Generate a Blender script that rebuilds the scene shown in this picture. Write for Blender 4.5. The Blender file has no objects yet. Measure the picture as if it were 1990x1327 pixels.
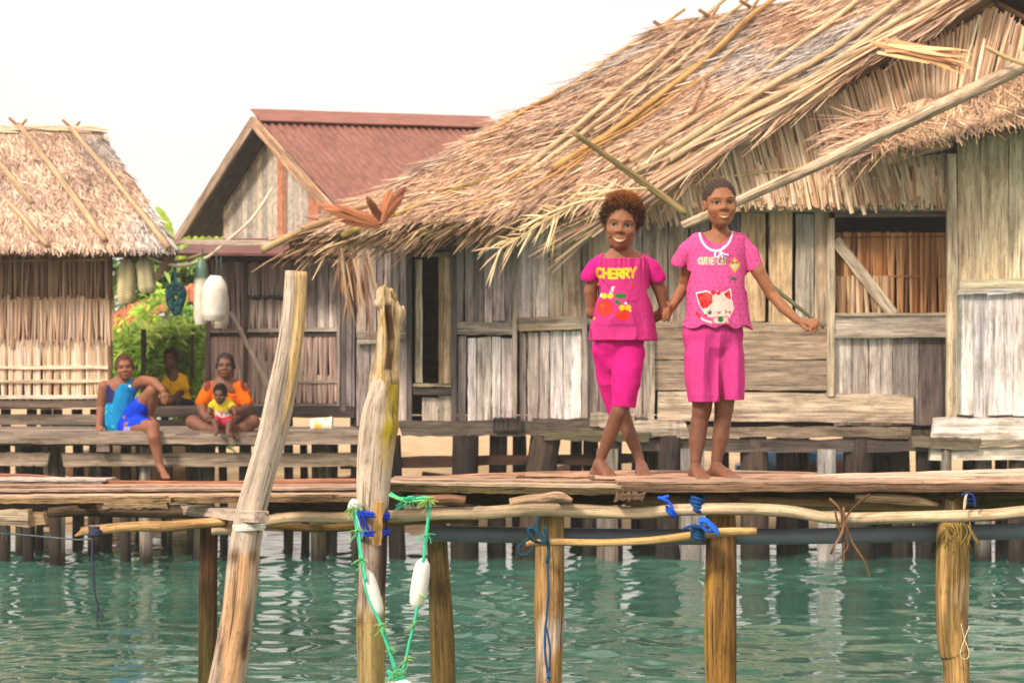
import bpy, math, random
import numpy as np
from mathutils import Vector, Matrix
from mathutils.bvhtree import BVHTree

SC = bpy.context.scene
COLL = SC.collection
rnd = random.Random(7)
NR = np.random.default_rng(11)
R = math.radians

# ---------------------------------------------------------------- camera, sky, sun, exposure
F, HC, CX, CY = 3789.0, 1.87, 995.0, 730.0     # focal length in photo pixels, eye height, principal column, horizon row
cam_d = bpy.data.cameras.new('camera')
cam = bpy.data.objects.new('camera', cam_d)
COLL.objects.link(cam)
SC.camera = cam
cam.location = (0, 0, HC)
cam.rotation_euler = (R(90), 0, 0)
cam_d.sensor_fit = 'HORIZONTAL'
cam_d.sensor_width = 36.0
cam_d.lens = 36.0 * F / 1990.0
cam_d.shift_y = (CY - 663.5) / 1990.0
cam_d.clip_start = 0.1
cam_d.clip_end = 1500
cam_d.dof.use_dof = True
cam_d.dof.focus_distance = 9.35
cam_d.dof.aperture_fstop = 4.8

SUN_EL, SUN_AZ = 37.0, 220.0                    # compass-style azimuth, clockwise from +Y: behind the camera and to the left
W_ = bpy.data.worlds.new('World')
SC.world = W_
W_.use_nodes = True
nt = W_.node_tree
nt.nodes.clear()
sky = nt.nodes.new('ShaderNodeTexSky')
sky.sky_type = 'NISHITA'
sky.sun_disc = False
sky.sun_elevation = R(SUN_EL)
sky.sun_rotation = R(SUN_AZ)
sky.air_density = 1.0
sky.dust_density = 4.0
hs = nt.nodes.new('ShaderNodeHueSaturation')
hs.inputs['Saturation'].default_value = 0.10
mx = nt.nodes.new('ShaderNodeMix'); mx.data_type = 'RGBA'
mx.inputs['Factor'].default_value = 0.85        # the overcast layer over the clear sky
# overcast: paler towards the horizon, about twice as bright overhead, with faint cloud tone
tcw = nt.nodes.new('ShaderNodeTexCoord')
sep = nt.nodes.new('ShaderNodeSeparateXYZ')
nt.links.new(tcw.outputs['Generated'], sep.inputs[0])
rpw = nt.nodes.new('ShaderNodeValToRGB')
rpw.color_ramp.elements[0].position = 0.0
rpw.color_ramp.elements[0].color = (.84, .775, .725, 1)
rpw.color_ramp.elements[1].position = 0.85
rpw.color_ramp.elements[1].color = (1.76, 1.54, 1.38, 1)
nt.links.new(sep.outputs['Z'], rpw.inputs['Fac'])
ncl = nt.nodes.new('ShaderNodeTexNoise')
ncl.inputs['Scale'].default_value = 4.0
ncl.inputs['Detail'].default_value = 5.0
nt.links.new(tcw.outputs['Generated'], ncl.inputs['Vector'])
rcl = nt.nodes.new('ShaderNodeValToRGB')
rcl.color_ramp.elements[0].position = .3
rcl.color_ramp.elements[0].color = (9.6, 9.5, 9.4, 1)
rcl.color_ramp.elements[1].position = .7
rcl.color_ramp.elements[1].color = (11.4, 11.3, 11.1, 1)
nt.links.new(ncl.outputs['Fac'], rcl.inputs['Fac'])
mcl = nt.nodes.new('ShaderNodeMix'); mcl.data_type = 'RGBA'; mcl.blend_type = 'MULTIPLY'
mcl.inputs['Factor'].default_value = 1.0
nt.links.new(rpw.outputs['Color'], mcl.inputs['A'])
nt.links.new(rcl.outputs['Color'], mcl.inputs['B'])
nt.links.new(mcl.outputs['Result'], mx.inputs['B'])
bg = nt.nodes.new('ShaderNodeBackground')
bg.inputs['Strength'].default_value = 0.063
wo = nt.nodes.new('ShaderNodeOutputWorld')
nt.links.new(sky.outputs['Color'], hs.inputs['Color'])
nt.links.new(hs.outputs['Color'], mx.inputs['A'])
nt.links.new(mx.outputs['Result'], bg.inputs['Color'])
nt.links.new(bg.outputs['Background'], wo.inputs['Surface'])

sd = bpy.data.lights.new('sun', 'SUN')
sd.energy = 2.1
sd.angle = R(10)
sd.color = (1.0, 0.86, 0.73)
sun = bpy.data.objects.new('sun', sd)
COLL.objects.link(sun)
_az, _el = R(SUN_AZ), R(SUN_EL)
_tosun = Vector((math.sin(_az) * math.cos(_el), math.cos(_az) * math.cos(_el), math.sin(_el)))
sun.rotation_euler = _tosun.to_track_quat('Z', 'Y').to_euler()

SC.view_settings.view_transform = 'Standard'
SC.view_settings.look = 'None'
SC.view_settings.exposure = 1.03
SC.view_settings.gamma = 1.0
SC.render.engine = 'CYCLES'
SC.cycles.max_bounces = 6
SC.cycles.diffuse_bounces = 4
SC.cycles.glossy_bounces = 3
SC.cycles.transmission_bounces = 2
SC.cycles.use_denoising = True


def P(px, py, Y):
    """World point that stands at distance Y and is seen at photo pixel (px, py)."""
    return np.array([(px - CX) * Y / F, Y, HC - (py - CY) * Y / F])


def lin(r, g, b):
    """sRGB 0-255 to a linear colour."""
    o = []
    for c in (r, g, b):
        c /= 255.0
        o.append(c / 12.92 if c <= 0.04045 else ((c + 0.055) / 1.055) ** 2.4)
    return np.array(o)


def vary(c, amt=0.15, hue=0.04):
    k = 1 + rnd.uniform(-amt, amt)
    return np.clip(np.array([c[0] * k * (1 + rnd.uniform(-hue, hue)), c[1] * k, c[2] * k * (1 + rnd.uniform(-hue, hue))]), 0.002, 0.95)


# ---------------------------------------------------------------- vectorised noise
def _hash(ix, iy, iz):
    h = (ix.astype(np.int64) * 374761393 + iy.astype(np.int64) * 668265263 + iz.astype(np.int64) * 2147483647 + 1013904223)
    h = (h ^ (h >> 13)) * 1274126177
    h = h ^ (h >> 16)
    return (h & 0xFFFF).astype(np.float32) / 65535.0


def vnoise(p):
    """Smooth value noise in -1..1 at points p (n,3)."""
    p = np.asarray(p, dtype=np.float32)
    i = np.floor(p).astype(np.int64)
    f = p - i
    f = f * f * (3 - 2 * f)
    r = 0
    for dx in (0, 1):
        for dy in (0, 1):
            for dz in (0, 1):
                w = (f[..., 0] if dx else 1 - f[..., 0]) * (f[..., 1] if dy else 1 - f[..., 1]) * (f[..., 2] if dz else 1 - f[..., 2])
                r = r + w * _hash(i[..., 0] + dx, i[..., 1] + dy, i[..., 2] + dz)
    return r * 2 - 1


# ---------------------------------------------------------------- mesh builder
class MB:
    def __init__(self):
        self.v, self.q, self.t, self.c, self.g, self.n = [], [], [], [], [], 0

    def add(self, v, quads=None, tris=None, col=(0.5, 0.5, 0.5), gv=None):
        v = np.asarray(v, dtype=np.float64).reshape(-1, 3)
        n = len(v)
        col = np.asarray(col, dtype=np.float64)
        if col.ndim == 1:
            col = np.tile(col[:3], (n, 1))
        self.v.append(v)
        self.c.append(col)
        self.g.append(v.copy() if gv is None else np.asarray(gv, dtype=np.float64))
        if quads is not None and len(quads):
            self.q.append(np.asarray(quads, dtype=np.int64) + self.n)
        if tris is not None and len(tris):
            self.t.append(np.asarray(tris, dtype=np.int64) + self.n)
        self.n += n

    def build(self, name, mat, parent=None, loc=None, smooth=False):
        """Link everything gathered as ONE mesh object; vertices are world points unless a parent or loc gives the origin."""
        v = np.concatenate(self.v) if self.v else np.zeros((0, 3))
        c = np.concatenate(self.c)
        g = np.concatenate(self.g)
        if loc is None and parent is not None:
            org = np.array(world_loc(parent))
        elif loc is not None:
            org = np.array(loc)
        else:
            lo, hi = v.min(0), v.max(0)
            org = np.array([(lo[0] + hi[0]) / 2, (lo[1] + hi[1]) / 2, lo[2]])
        q = np.concatenate(self.q) if self.q else np.zeros((0, 4), np.int64)
        t = np.concatenate(self.t) if self.t else np.zeros((0, 3), np.int64)
        me = bpy.data.meshes.new(name)
        me.vertices.add(len(v))
        me.vertices.foreach_set('co', (v - org).astype(np.float32).ravel())
        nl = len(q) * 4 + len(t) * 3
        me.loops.add(nl)
        me.loops.foreach_set('vertex_index', np.concatenate([q.ravel(), t.ravel()]).astype(np.int32))
        me.polygons.add(len(q) + len(t))
        st = np.concatenate([np.arange(len(q)) * 4, len(q) * 4 + np.arange(len(t)) * 3]).astype(np.int32)
        me.polygons.foreach_set('loop_start', st)
        me.polygons.foreach_set('use_smooth', np.full(len(q) + len(t), smooth))
        me.update(calc_edges=True)
        a = me.attributes.new('Col', 'FLOAT_COLOR', 'POINT')
        a.data.foreach_set('color', np.hstack([c, np.ones((len(c), 1))]).astype(np.float32).ravel())
        a = me.attributes.new('gv', 'FLOAT_VECTOR', 'POINT')
        a.data.foreach_set('vector', g.astype(np.float32).ravel())
        me.validate()
        me.materials.append(mat)
        o = bpy.data.objects.new(name, me)
        COLL.objects.link(o)
        if parent is not None:
            o.parent = parent
        else:
            o.location = org
        return o


def world_loc(o):
    l = Vector(o.location)
    while o.parent is not None:
        o = o.parent
        l = l + Vector(o.location)
    return l


def empty(name, loc, label=None, cat=None, group=None, kind=None):
    o = bpy.data.objects.new(name, None)
    o.empty_display_size = 0.1
    COLL.objects.link(o)
    o.location = Vector([float(a) for a in loc])
    return tag(o, label, cat, group, kind)


def tag(o, label=None, cat=None, group=None, kind=None):
    if label:
        o['label'] = label
    if cat:
        o['category'] = cat
    if group:
        o['group'] = group
    if kind:
        o['kind'] = kind
    return o


def unit(a):
    a = np.asarray(a, dtype=np.float64)
    return a / (np.linalg.norm(a) + 1e-12)


def board(mb, a, b, wdir, w, t, col, segs=7, jit=0.003, rag=0.0, taper=1.0):
    """A sawn board from a to b (centre line), w wide along wdir and t thick, edges slightly uneven."""
    a, b = np.asarray(a, float), np.asarray(b, float)
    L = np.linalg.norm(b - a)
    d = (b - a) / L
    wd = np.asarray(wdir, float)
    wd = unit(wd - d * np.dot(wd, d))
    nd = np.cross(d, wd)
    s = np.linspace(0, 1, segs + 1)
    off = rnd.uniform(0, 500)
    vs, gs = [], []
    for k, u in enumerate(s):
        j1, j2, j3 = rnd.uniform(-jit, jit), rnd.uniform(-jit, jit), rnd.uniform(-jit, jit) * .6
        ww = w * (1 + (taper - 1) * u)
        e1 = e2 = 0.0
        if k == 0 or k == segs:
            e1, e2 = rnd.uniform(-rag, rag), rnd.uniform(-rag, rag)
        for (sw, sn, e) in ((-1, -1, e1), (1, -1, e2), (1, 1, e2), (-1, 1, e1)):
            hw = sw * ww / 2 + (j1 if sw < 0 else j2)
            vs.append(a + d * (L * u + e) + wd * hw + nd * (sn * t / 2 + j3))
            gs.append((L * u + off, hw + off * .37, sn * t / 2 + off * .11))
    q = []
    for k in range(segs):
        for m in range(4):
            q.append((k * 4 + m, k * 4 + (m + 1) % 4, k * 4 + 4 + (m + 1) % 4, k * 4 + 4 + m))
    q.append((3, 2, 1, 0))
    e = segs * 4
    q.append((e, e + 1, e + 2, e + 3))
    mb.add(vs, quads=q, col=col, gv=gs)


def catmull(pts, sub):
    pts = np.asarray(pts, float)
    if len(pts) < 3 or sub <= 1:
        return pts if sub <= 1 else np.concatenate([np.linspace(pts[i], pts[i + 1], sub, endpoint=False) for i in range(len(pts) - 1)] + [pts[-1:]])
    e = np.vstack([2 * pts[0] - pts[1], pts, 2 * pts[-1] - pts[-2]])
    out = []
    for i in range(1, len(e) - 2):
        for k in range(sub):
            t = k / sub
            out.append(0.5 * ((2 * e[i]) + (-e[i - 1] + e[i + 1]) * t + (2 * e[i - 1] - 5 * e[i] + 4 * e[i + 1] - e[i + 2]) * t * t + (-e[i - 1] + 3 * e[i] - 3 * e[i + 1] + e[i + 2]) * t ** 3))
    out.append(e[-2])
    return np.array(out)


def tube(mb, pts, rad, n=10, sub=4, col=(.5, .5, .5), lump=0.06, freq=6.0, colf=None, cap=True, flat=None):
    """A round stick along pts; rad a number or one radius per point; lump = relative unevenness; colf(points, angle, t) -> colours."""
    pts = np.asarray(pts, float)
    rr = np.full(len(pts), rad, float) if np.isscalar(rad) else np.asarray(rad, float)
    pr = catmull(np.hstack([pts, rr[:, None]]), sub)
    c, rr = pr[:, :3], pr[:, 3]
    m = len(c)
    tg = np.gradient(c, axis=0)
    tg /= np.linalg.norm(tg, axis=1)[:, None] + 1e-12
    up = np.array([0, 0, 1.0]) if abs(tg[0][2]) < .9 else np.array([0, -1.0, 0])
    nrm = unit(np.cross(tg[0], up))
    U = np.zeros_like(c); V = np.zeros_like(c)
    for i in range(m):
        nrm = unit(nrm - tg[i] * np.dot(nrm, tg[i]))
        U[i] = nrm
        V[i] = np.cross(tg[i], nrm)
    th = np.linspace(0, 2 * np.pi, n, endpoint=False)
    cs, sn = np.cos(th), np.sin(th)
    s = np.concatenate([[0], np.cumsum(np.linalg.norm(np.diff(c, axis=0), axis=1))])
    off = rnd.uniform(0, 500)
    lumpn = vnoise(np.stack([np.repeat(s * freq + off, n), np.tile(cs * 1.3 + off, m), np.tile(sn * 1.3, m)], 1)).reshape(m, n)
    rad2 = rr[:, None] * (1 + lump * lumpn)
    v = c[:, None, :] + rad2[..., None] * (cs[None, :, None] * U[:, None, :] + sn[None, :, None] * V[:, None, :])
    if flat is not None:
        ax, k = np.asarray(flat[0], float), flat[1]
        dd = v - c[:, None, :]
        v = v - (dd @ ax)[..., None] * ax * (1 - k)
    gv = np.stack([np.broadcast_to((s + off)[:, None], (m, n)), rr[:, None] * cs[None] + off * .37, rr[:, None] * sn[None] + off * .11], -1)
    v = v.reshape(-1, 3); gv = gv.reshape(-1, 3)
    i, j = np.meshgrid(np.arange(m - 1), np.arange(n), indexing='ij')
    j2 = (j + 1) % n
    q = np.stack([i * n + j, i * n + j2, (i + 1) * n + j2, (i + 1) * n + j], -1).reshape(-1, 4)
    tr = []
    if cap:
        v = np.vstack([v, c[0], c[-1]])
        gv = np.vstack([gv, [off, off, off], [s[-1] + off, off, off]])
        for j in range(n):
            tr.append((m * n, (j + 1) % n, j))
            tr.append((m * n + 1, (m - 1) * n + j, (m - 1) * n + (j + 1) % n))
    if colf is not None:
        ang = np.concatenate([np.tile(th, m), [0, 0]]) if cap else np.tile(th, m)
        tt = np.concatenate([np.repeat(s / s[-1], n), [0, 1]]) if cap else np.repeat(s / s[-1], n)
        col = colf(v, ang, tt)
    mb.add(v, quads=q, tris=tr, col=col, gv=gv)


def leaves(mb, p0, d, nrm, L, Wd, col, droop=0.0, segs=3, fold=0.25, bend=None, tipw=0.35, basew=0.7):
    """Many narrow leaf strips at once: base p0 (n,3), direction d, normal nrm, lengths, widths, colours; droop bends them downwards."""
    n = len(p0)
    d = d / (np.linalg.norm(d, axis=1)[:, None] + 1e-9)
    sd_ = np.cross(d, nrm)
    sd_ /= np.linalg.norm(sd_, axis=1)[:, None] + 1e-9
    nn = np.cross(sd_, d)
    L = np.broadcast_to(np.asarray(L, float), (n,)); Wd = np.broadcast_to(np.asarray(Wd, float), (n,))
    droop = np.broadcast_to(np.asarray(droop, float), (n,))
    k = segs + 1
    s = np.linspace(0, 1, k)
    prof = np.interp(s, [0, .35, .8, 1], [basew, 1, .85, tipw])
    cen = p0[:, None, :] + d[:, None, :] * (L[:, None] * s[None])[..., None]
    cen[..., 2] -= (droop * L)[:, None] * (s ** 2)[None]
    if bend is not None:
        cen += sd_[:, None, :] * (bend[:, None] * L[:, None] * (s ** 2)[None])[..., None]
    hw = 0.5 * Wd[:, None] * prof[None]
    vl = cen - sd_[:, None, :] * hw[..., None]
    vr = cen + sd_[:, None, :] * hw[..., None]
    vm = cen + nn[:, None, :] * (hw * fold)[..., None]
    v = np.stack([vl, vm, vr], 2).reshape(-1, 3)
    base = np.arange(n)[:, None, None] * (k * 3)
    a = np.arange(segs)[None, :, None] * 3 + np.array([0, 1])[None, None, :]
    i0 = (base + a).reshape(-1)
    q = np.stack([i0, i0 + 1, i0 + 4, i0 + 3], 1)
    col = np.asarray(col, float)
    if col.ndim == 1:
        col = np.tile(col, (n, 1))
    cc = np.repeat(col, k * 3, axis=0)
    off = NR.uniform(0, 300, n)
    gv = np.stack([(L[:, None, None] * s[None, :, None] + off[:, None, None]) + np.zeros((1, 1, 3)),
                   np.stack([-hw, 0 * hw, hw], 2) + (off * .37)[:, None, None], np.zeros((n, k, 3)) + (off * .1)[:, None, None]], -1).reshape(-1, 3)
    mb.add(v, quads=q, col=cc, gv=gv)


def palette(cols, n, amt=0.16):
    c = np.array(cols)[NR.integers(0, len(cols), n)]
    return np.clip(c * (1 + NR.uniform(-amt, amt, (n, 1))) * (1 + NR.uniform(-.03, .03, (n, 3))), 0.003, 0.93)


def lerp3(c, d, w):
    w = np.clip(w, 0, 1)[:, None]
    return c * (1 - w) + np.asarray(d) * w


def seg_d(P2, segs):
    """Smallest distance of 2-D points to a list of segments ((x0,y0),(x1,y1))."""
    d = np.full(len(P2), 1e9)
    for (a, b) in segs:
        a, b = np.array(a, float), np.array(b, float)
        ba = b - a
        t = np.clip(((P2 - a) @ ba) / (ba @ ba + 1e-12), 0, 1)
        d = np.minimum(d, np.linalg.norm(P2 - a - t[:, None] * ba, axis=1))
    return d


def px_of(v, base):
    """Photo pixels of local points of an object standing at base."""
    w = v + np.asarray(base)
    return np.stack([CX + w[:, 0] * F / w[:, 1], CY - (w[:, 2] - HC) * F / w[:, 1]], 1)


# ---------------------------------------------------------------- materials
def _m(name):
    m = bpy.data.materials.new(name)
    m.use_nodes = True
    t = m.node_tree
    t.nodes.clear()
    o = t.nodes.new('ShaderNodeOutputMaterial')
    b = t.nodes.new('ShaderNodeBsdfPrincipled')
    t.links.new(b.outputs[0], o.inputs['Surface'])
    return m, t, b


def _attr(t, name, typ='GEOMETRY'):
    a = t.nodes.new('ShaderNodeAttribute')
    a.attribute_type = typ
    a.attribute_name = name
    return a


def _noise(t, vec, scale, detail=4, rough=.55):
    """Noise of the grain coordinates stretched by a 3-vector scale."""
    mp = t.nodes.new('ShaderNodeMapping')
    mp.inputs['Scale'].default_value = scale
    t.links.new(vec, mp.inputs['Vector'])
    n = t.nodes.new('ShaderNodeTexNoise')
    n.inputs['Scale'].default_value = 1.0
    n.inputs['Detail'].default_value = detail
    n.inputs['Roughness'].default_value = rough
    t.links.new(mp.outputs[0], n.inputs['Vector'])
    return n.outputs['Fac']


def _ramp(t, fac, stops):
    r = t.nodes.new('ShaderNodeValToRGB')
    el = r.color_ramp.elements
    while len(el) < len(stops):
        el.new(0.5)
    for e, (p, c) in zip(el, stops):
        e.position = p
        e.color = (c, c, c, 1) if np.isscalar(c) else (*c, 1)
    t.links.new(fac, r.inputs['Fac'])
    return r.outputs['Color']


def _mul(t, a, b, fac=1.0, mode='MULTIPLY'):
    m = t.nodes.new('ShaderNodeMix')
    m.data_type = 'RGBA'
    m.blend_type = mode
    m.inputs['Factor'].default_value = fac
    t.links.new(a, m.inputs['A'])
    t.links.new(b, m.inputs['B'])
    return m.outputs['Result']


def _bump(t, b, h, strength, dist):
    n = t.nodes.new('ShaderNodeBump')
    n.inputs['Strength'].default_value = strength
    n.inputs['Distance'].default_value = dist
    t.links.new(h, n.inputs['Height'])
    t.links.new(n.outputs[0], b.inputs['Normal'])


def mat_wood(name, fine=70., broad=14., along=1.6, lo=.45, hi=1.35, rough=.82, spot=0.35, tint=(.62, .58, .52), bump=.5, gain=(1, 1, 1)):
    m, t, b = _m(name)
    col = _attr(t, 'Col').outputs['Color']
    g = _attr(t, 'gv').outputs['Vector']
    n1 = _noise(t, g, (along * 2.2, fine, fine), 5, .65)
    n2 = _noise(t, g, (along * .7, broad, broad), 3, .5)
    n3 = _noise(t, g, (3.0, 7.0, 7.0), 5, .7)
    c = _mul(t, col, _ramp(t, n1, [(.30, tuple(lo * .75 * k for k in gain)), (.46, tuple(.92 * k for k in gain)), (.62, tuple(hi * .9 * k for k in gain)), (.75, tuple(hi * k for k in gain))]))
    c = _mul(t, c, _ramp(t, n2, [(.3, lo + .1), (.5, 1.0), (.7, hi)]))
    c = _mul(t, c, _ramp(t, n3, [(.34, tint), (.5, (1., 1., 1.)), (.72, (1.12, 1.1, 1.05))]), spot * 2)
    crack = _ramp(t, _noise(t, g, (along * 1.1, fine * .8, fine * .8), 2, .4), [(.30, .18), (.36, 1.0), (1, 1.0)])
    c = _mul(t, c, crack, .85)
    n4 = _noise(t, g, (26., 60., 60.), 3, .7)
    c = _mul(t, c, _ramp(t, n4, [(.30, .42), (.40, .95), (.62, 1.0), (.74, 1.22)]), .75)
    t.links.new(c, b.inputs['Base Color'])
    b.inputs['Roughness'].default_value = rough
    b.inputs['Specular IOR Level'].default_value = .25
    _bump(t, b, _mul(t, n1 if False else _ramp(t, n1, [(.3, 0.), (.7, 1.)]), crack), bump, .004)
    return m


def mat_col(name, rough=.7, spec=.3, ns=(40., 40., 40.), lo=.8, hi=1.15, bump=0.0, bd=.002, sss=0.0, trans=0.0, sheen=0.0, coords='gv'):
    m, t, b = _m(name)
    col = _attr(t, 'Col').outputs['Color']
    if coords == 'gv':
        g = _attr(t, 'gv').outputs['Vector']
    else:
        g = t.nodes.new('ShaderNodeTexCoord').outputs['Object']
    n1 = _noise(t, g, ns, 4, .6)
    c = _mul(t, col, _ramp(t, n1, [(.28, lo), (.5, 1.0), (.72, hi)]))
    t.links.new(c, b.inputs['Base Color'])
    b.inputs['Roughness'].default_value = rough
    b.inputs['Specular IOR Level'].default_value = spec
    if sss:
        b.inputs['Subsurface Weight'].default_value = sss
        b.inputs['Subsurface Radius'].default_value = (.9, .35, .2)
        b.inputs['Subsurface Scale'].default_value = .006
    if sheen:
        b.inputs['Sheen Weight'].default_value = sheen
        b.inputs['Sheen Roughness'].default_value = .5
    if bump:
        _bump(t, b, n1, bump, bd)
    if trans:
        tr = t.nodes.new('ShaderNodeBsdfTranslucent')
        t.links.new(c, tr.inputs['Color'])
        ms = t.nodes.new('ShaderNodeMixShader')
        ms.inputs[0].default_value = trans
        t.links.new(b.outputs[0], ms.inputs[1])
        t.links.new(tr.outputs[0], ms.inputs[2])
        t.links.new(ms.outputs[0], [n for n in t.nodes if n.type == 'OUTPUT_MATERIAL'][0].inputs['Surface'])
    return m


M_WOOD = mat_wood('weathered_wood', fine=75., broad=16., lo=.44, hi=1.38, spot=.42, bump=.7, gain=(1.22, 1.16, 1.22))
M_BEAM = mat_wood('dark_beam_wood', fine=70., broad=15., lo=.40, hi=1.40, spot=.5, bump=.7, gain=(.74, .68, .66))
M_LOG = mat_wood('log_wood', fine=120., broad=34., along=2.6, lo=.36, hi=1.42, spot=.5, bump=.9, gain=(.86, .83, .84))
M_BARK = mat_wood('peeled_pole', fine=95., broad=26., along=1.6, lo=.58, hi=1.26, spot=.42, bump=.7, gain=(.90, .86, .85))
M_THATCH = mat_col('thatch', .8, .2, (5., 120., 120.), .62, 1.28)
M_REED = mat_col('reed_strips', .75, .2, (4., 90., 90.), .6, 1.3)
M_SKIN = mat_col('skin', .56, .28, (38., 38., 38.), .80, 1.14, bump=.16, bd=.003, sss=.10)
M_HAIR = mat_col('hair', .7, .08, (160., 160., 160.), .6, 1.5, bump=.5, bd=.004)
M_CLOTH = mat_col('cotton', .9, .08, (330., 330., 330.), .85, 1.12, bump=.2, bd=.001)
def wrinkle(m):
    """Soft wrinkles: a second, broader bump laid under the weave."""
    t = m.node_tree
    b = [n for n in t.nodes if n.type == 'BSDF_PRINCIPLED'][0]
    old = [n for n in t.nodes if n.type == 'BUMP'][0]
    n = _noise(t, _attr(t, 'gv').outputs['Vector'], (20., 20., 10.), 2, .45)
    n.node.inputs['Distortion'].default_value = .35
    r = _ramp(t, n, [(.30, 0.), (.50, .8), (.58, 1.), (.66, .75), (.80, .1)])
    bp = t.nodes.new('ShaderNodeBump')
    bp.inputs['Strength'].default_value = .45
    bp.inputs['Distance'].default_value = .008
    t.links.new(r, bp.inputs['Height'])
    t.links.new(bp.outputs[0], old.inputs['Normal'])


wrinkle(M_CLOTH)
M_ROPE = mat_col('rope_fibre', .8, .2, (60., 500., 500.), .5, 1.4, bump=.6, bd=.002)
M_PLASTIC = mat_col('aged_plastic', .4, .4, (9., 9., 9.), .82, 1.1)
M_FOAM = mat_col('foam', .75, .2, (60., 60., 60.), .9, 1.06, bump=.25, bd=.002)
M_RUST = mat_col('rusty_sheet', .6, .3, (4., 16., 16.), .6, 1.35)
M_LEAF = mat_col('leaf', .5, .3, (14., 60., 60.), .75, 1.25, trans=.45)
M_PAINT = mat_col('boat_paint', .5, .35, (5., 30., 30.), .6, 1.2)
# ================================================================ setting: water, sand, sea bed
def A(r, g, b, k=1.08):
    return np.clip(lin(r, g, b) / k, .003, .92)


def make_water():
    xs = np.concatenate([np.linspace(-60, -8, 14, endpoint=False), np.linspace(-8, 8, 400), np.linspace(8, 60, 15)[1:]])
    ys = np.concatenate([np.linspace(-40, 9.5, 12, endpoint=False), np.linspace(9.5, 26, 560)])
    X, Y = np.meshgrid(xs, ys, indexing='ij')
    Z = np.zeros_like(X)
    r = np.random.default_rng(3)
    for k in range(52):
        lam = 10 ** r.uniform(-.78, .05)
        a = R(90) + r.normal(0, .55)
        kx, ky = math.cos(a) * 2 * np.pi / lam, math.sin(a) * 2 * np.pi / lam
        Z += .0115 * lam * r.uniform(.3, 1) * np.sin(kx * X + ky * Y + r.uniform(0, 7) + 1.3 * np.sin(1.1 * X + .6 * Y + k) + .6 * np.sin(2.7 * X - .9 * Y + 2 * k))
    Z *= .66 * np.clip((26.5 - Y) / 6, .35, 1)
    Z *= .6 + .55 * vnoise(np.stack([X * .8, Y * .5, 0 * X], -1).reshape(-1, 3)).reshape(X.shape)
    v = np.stack([X, Y, Z], -1).reshape(-1, 3)
    n, m = X.shape
    i, j = np.meshgrid(np.arange(n - 1), np.arange(m - 1), indexing='ij')
    q = np.stack([i * m + j, (i + 1) * m + j, (i + 1) * m + j + 1, i * m + j + 1], -1).reshape(-1, 4)
    mb = MB()
    mb.add(v, quads=q)
    mt, t, b = _m('sea_water')
    tc = t.nodes.new('ShaderNodeTexCoord').outputs['Object']
    n0 = _noise(t, tc, (.22, .4, 1), 3, .5)
    deep = t.nodes.new('ShaderNodeValToRGB')
    deep.color_ramp.elements[0].position = .35
    deep.color_ramp.elements[0].color = (.020, .076, .055, 1)
    deep.color_ramp.elements[1].position = .68
    deep.color_ramp.elements[1].color = (.044, .125, .09, 1)
    t.links.new(n0, deep.inputs['Fac'])
    t.links.new(deep.outputs['Color'], b.inputs['Base Color'])
    b.inputs['Roughness'].default_value = .015
    b.inputs['IOR'].default_value = 1.33
    b.inputs['Specular IOR Level'].default_value = .5
    n1 = _noise(t, tc, (7., 17., 1), 2, .5)
    _bump(t, b, n1, .16, .012)
    o = mb.build('water', mt, loc=(0, 0, 0), smooth=True)
    tag(o, 'rippled green sea water under the wooden jetty', 'water', kind='structure')


make_water()


def make_ground():
    xs = np.concatenate([np.linspace(-300, -22, 16, endpoint=False), np.linspace(-22, 22, 111), np.linspace(22, 300, 17)[1:]])
    ys = np.concatenate([np.linspace(14, 34, 70), np.linspace(35, 60, 15), np.array([90, 150, 260, 400])])
    X, Y = np.meshgrid(xs, ys, indexing='ij')
    Z = np.interp(Y, [14, 19, 23.1, 26, 32, 400], [-.9, -.45, .0, .22, .52, .6])
    wob = vnoise(np.stack([X * .5, Y * .5, 0 * X], -1).reshape(-1, 3)).reshape(X.shape)
    Z += .07 * wob + .03 * vnoise(np.stack([X * 1.7, Y * 1.7, 0 * X], -1).reshape(-1, 3)).reshape(X.shape)
    v = np.stack([X, Y, Z], -1).reshape(-1, 3)
    n, m = X.shape
    i, j = np.meshgrid(np.arange(n - 1), np.arange(m - 1), indexing='ij')
    q = np.stack([i * m + j, (i + 1) * m + j, (i + 1) * m + j + 1, i * m + j + 1], -1).reshape(-1, 4)
    mb = MB()
    mb.add(v, quads=q, col=A(178, 152, 118))
    mt = mat_col('beach_sand', .95, .1, (2.5, 2.5, 2.5), .72, 1.12, bump=.5, bd=.03, coords='obj')
    o = mb.build('sand', mt, loc=(0, 0, 0), smooth=True)
    tag(o, 'pale beach sand rising out of the water behind the stilts', 'sand', kind='structure')


make_ground()

GREY = [A(172, 159, 149), A(148, 136, 128), A(192, 180, 168), A(126, 115, 109), A(164, 149, 134)]
GREYL = [np.clip(g * 1.32, 0, .8) for g in GREY]
PALE = [A(214, 205, 194), A(198, 188, 176), A(180, 168, 156), A(222, 216, 208), A(146, 134, 124)]
TAN = [A(208, 186, 156), A(194, 171, 142), A(200, 180, 152), A(168, 152, 132)]
DARKW = [A(72, 62, 54), A(56, 48, 43), A(86, 74, 64)]
INNER = [A(48, 40, 35), A(40, 34, 30)]


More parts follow.
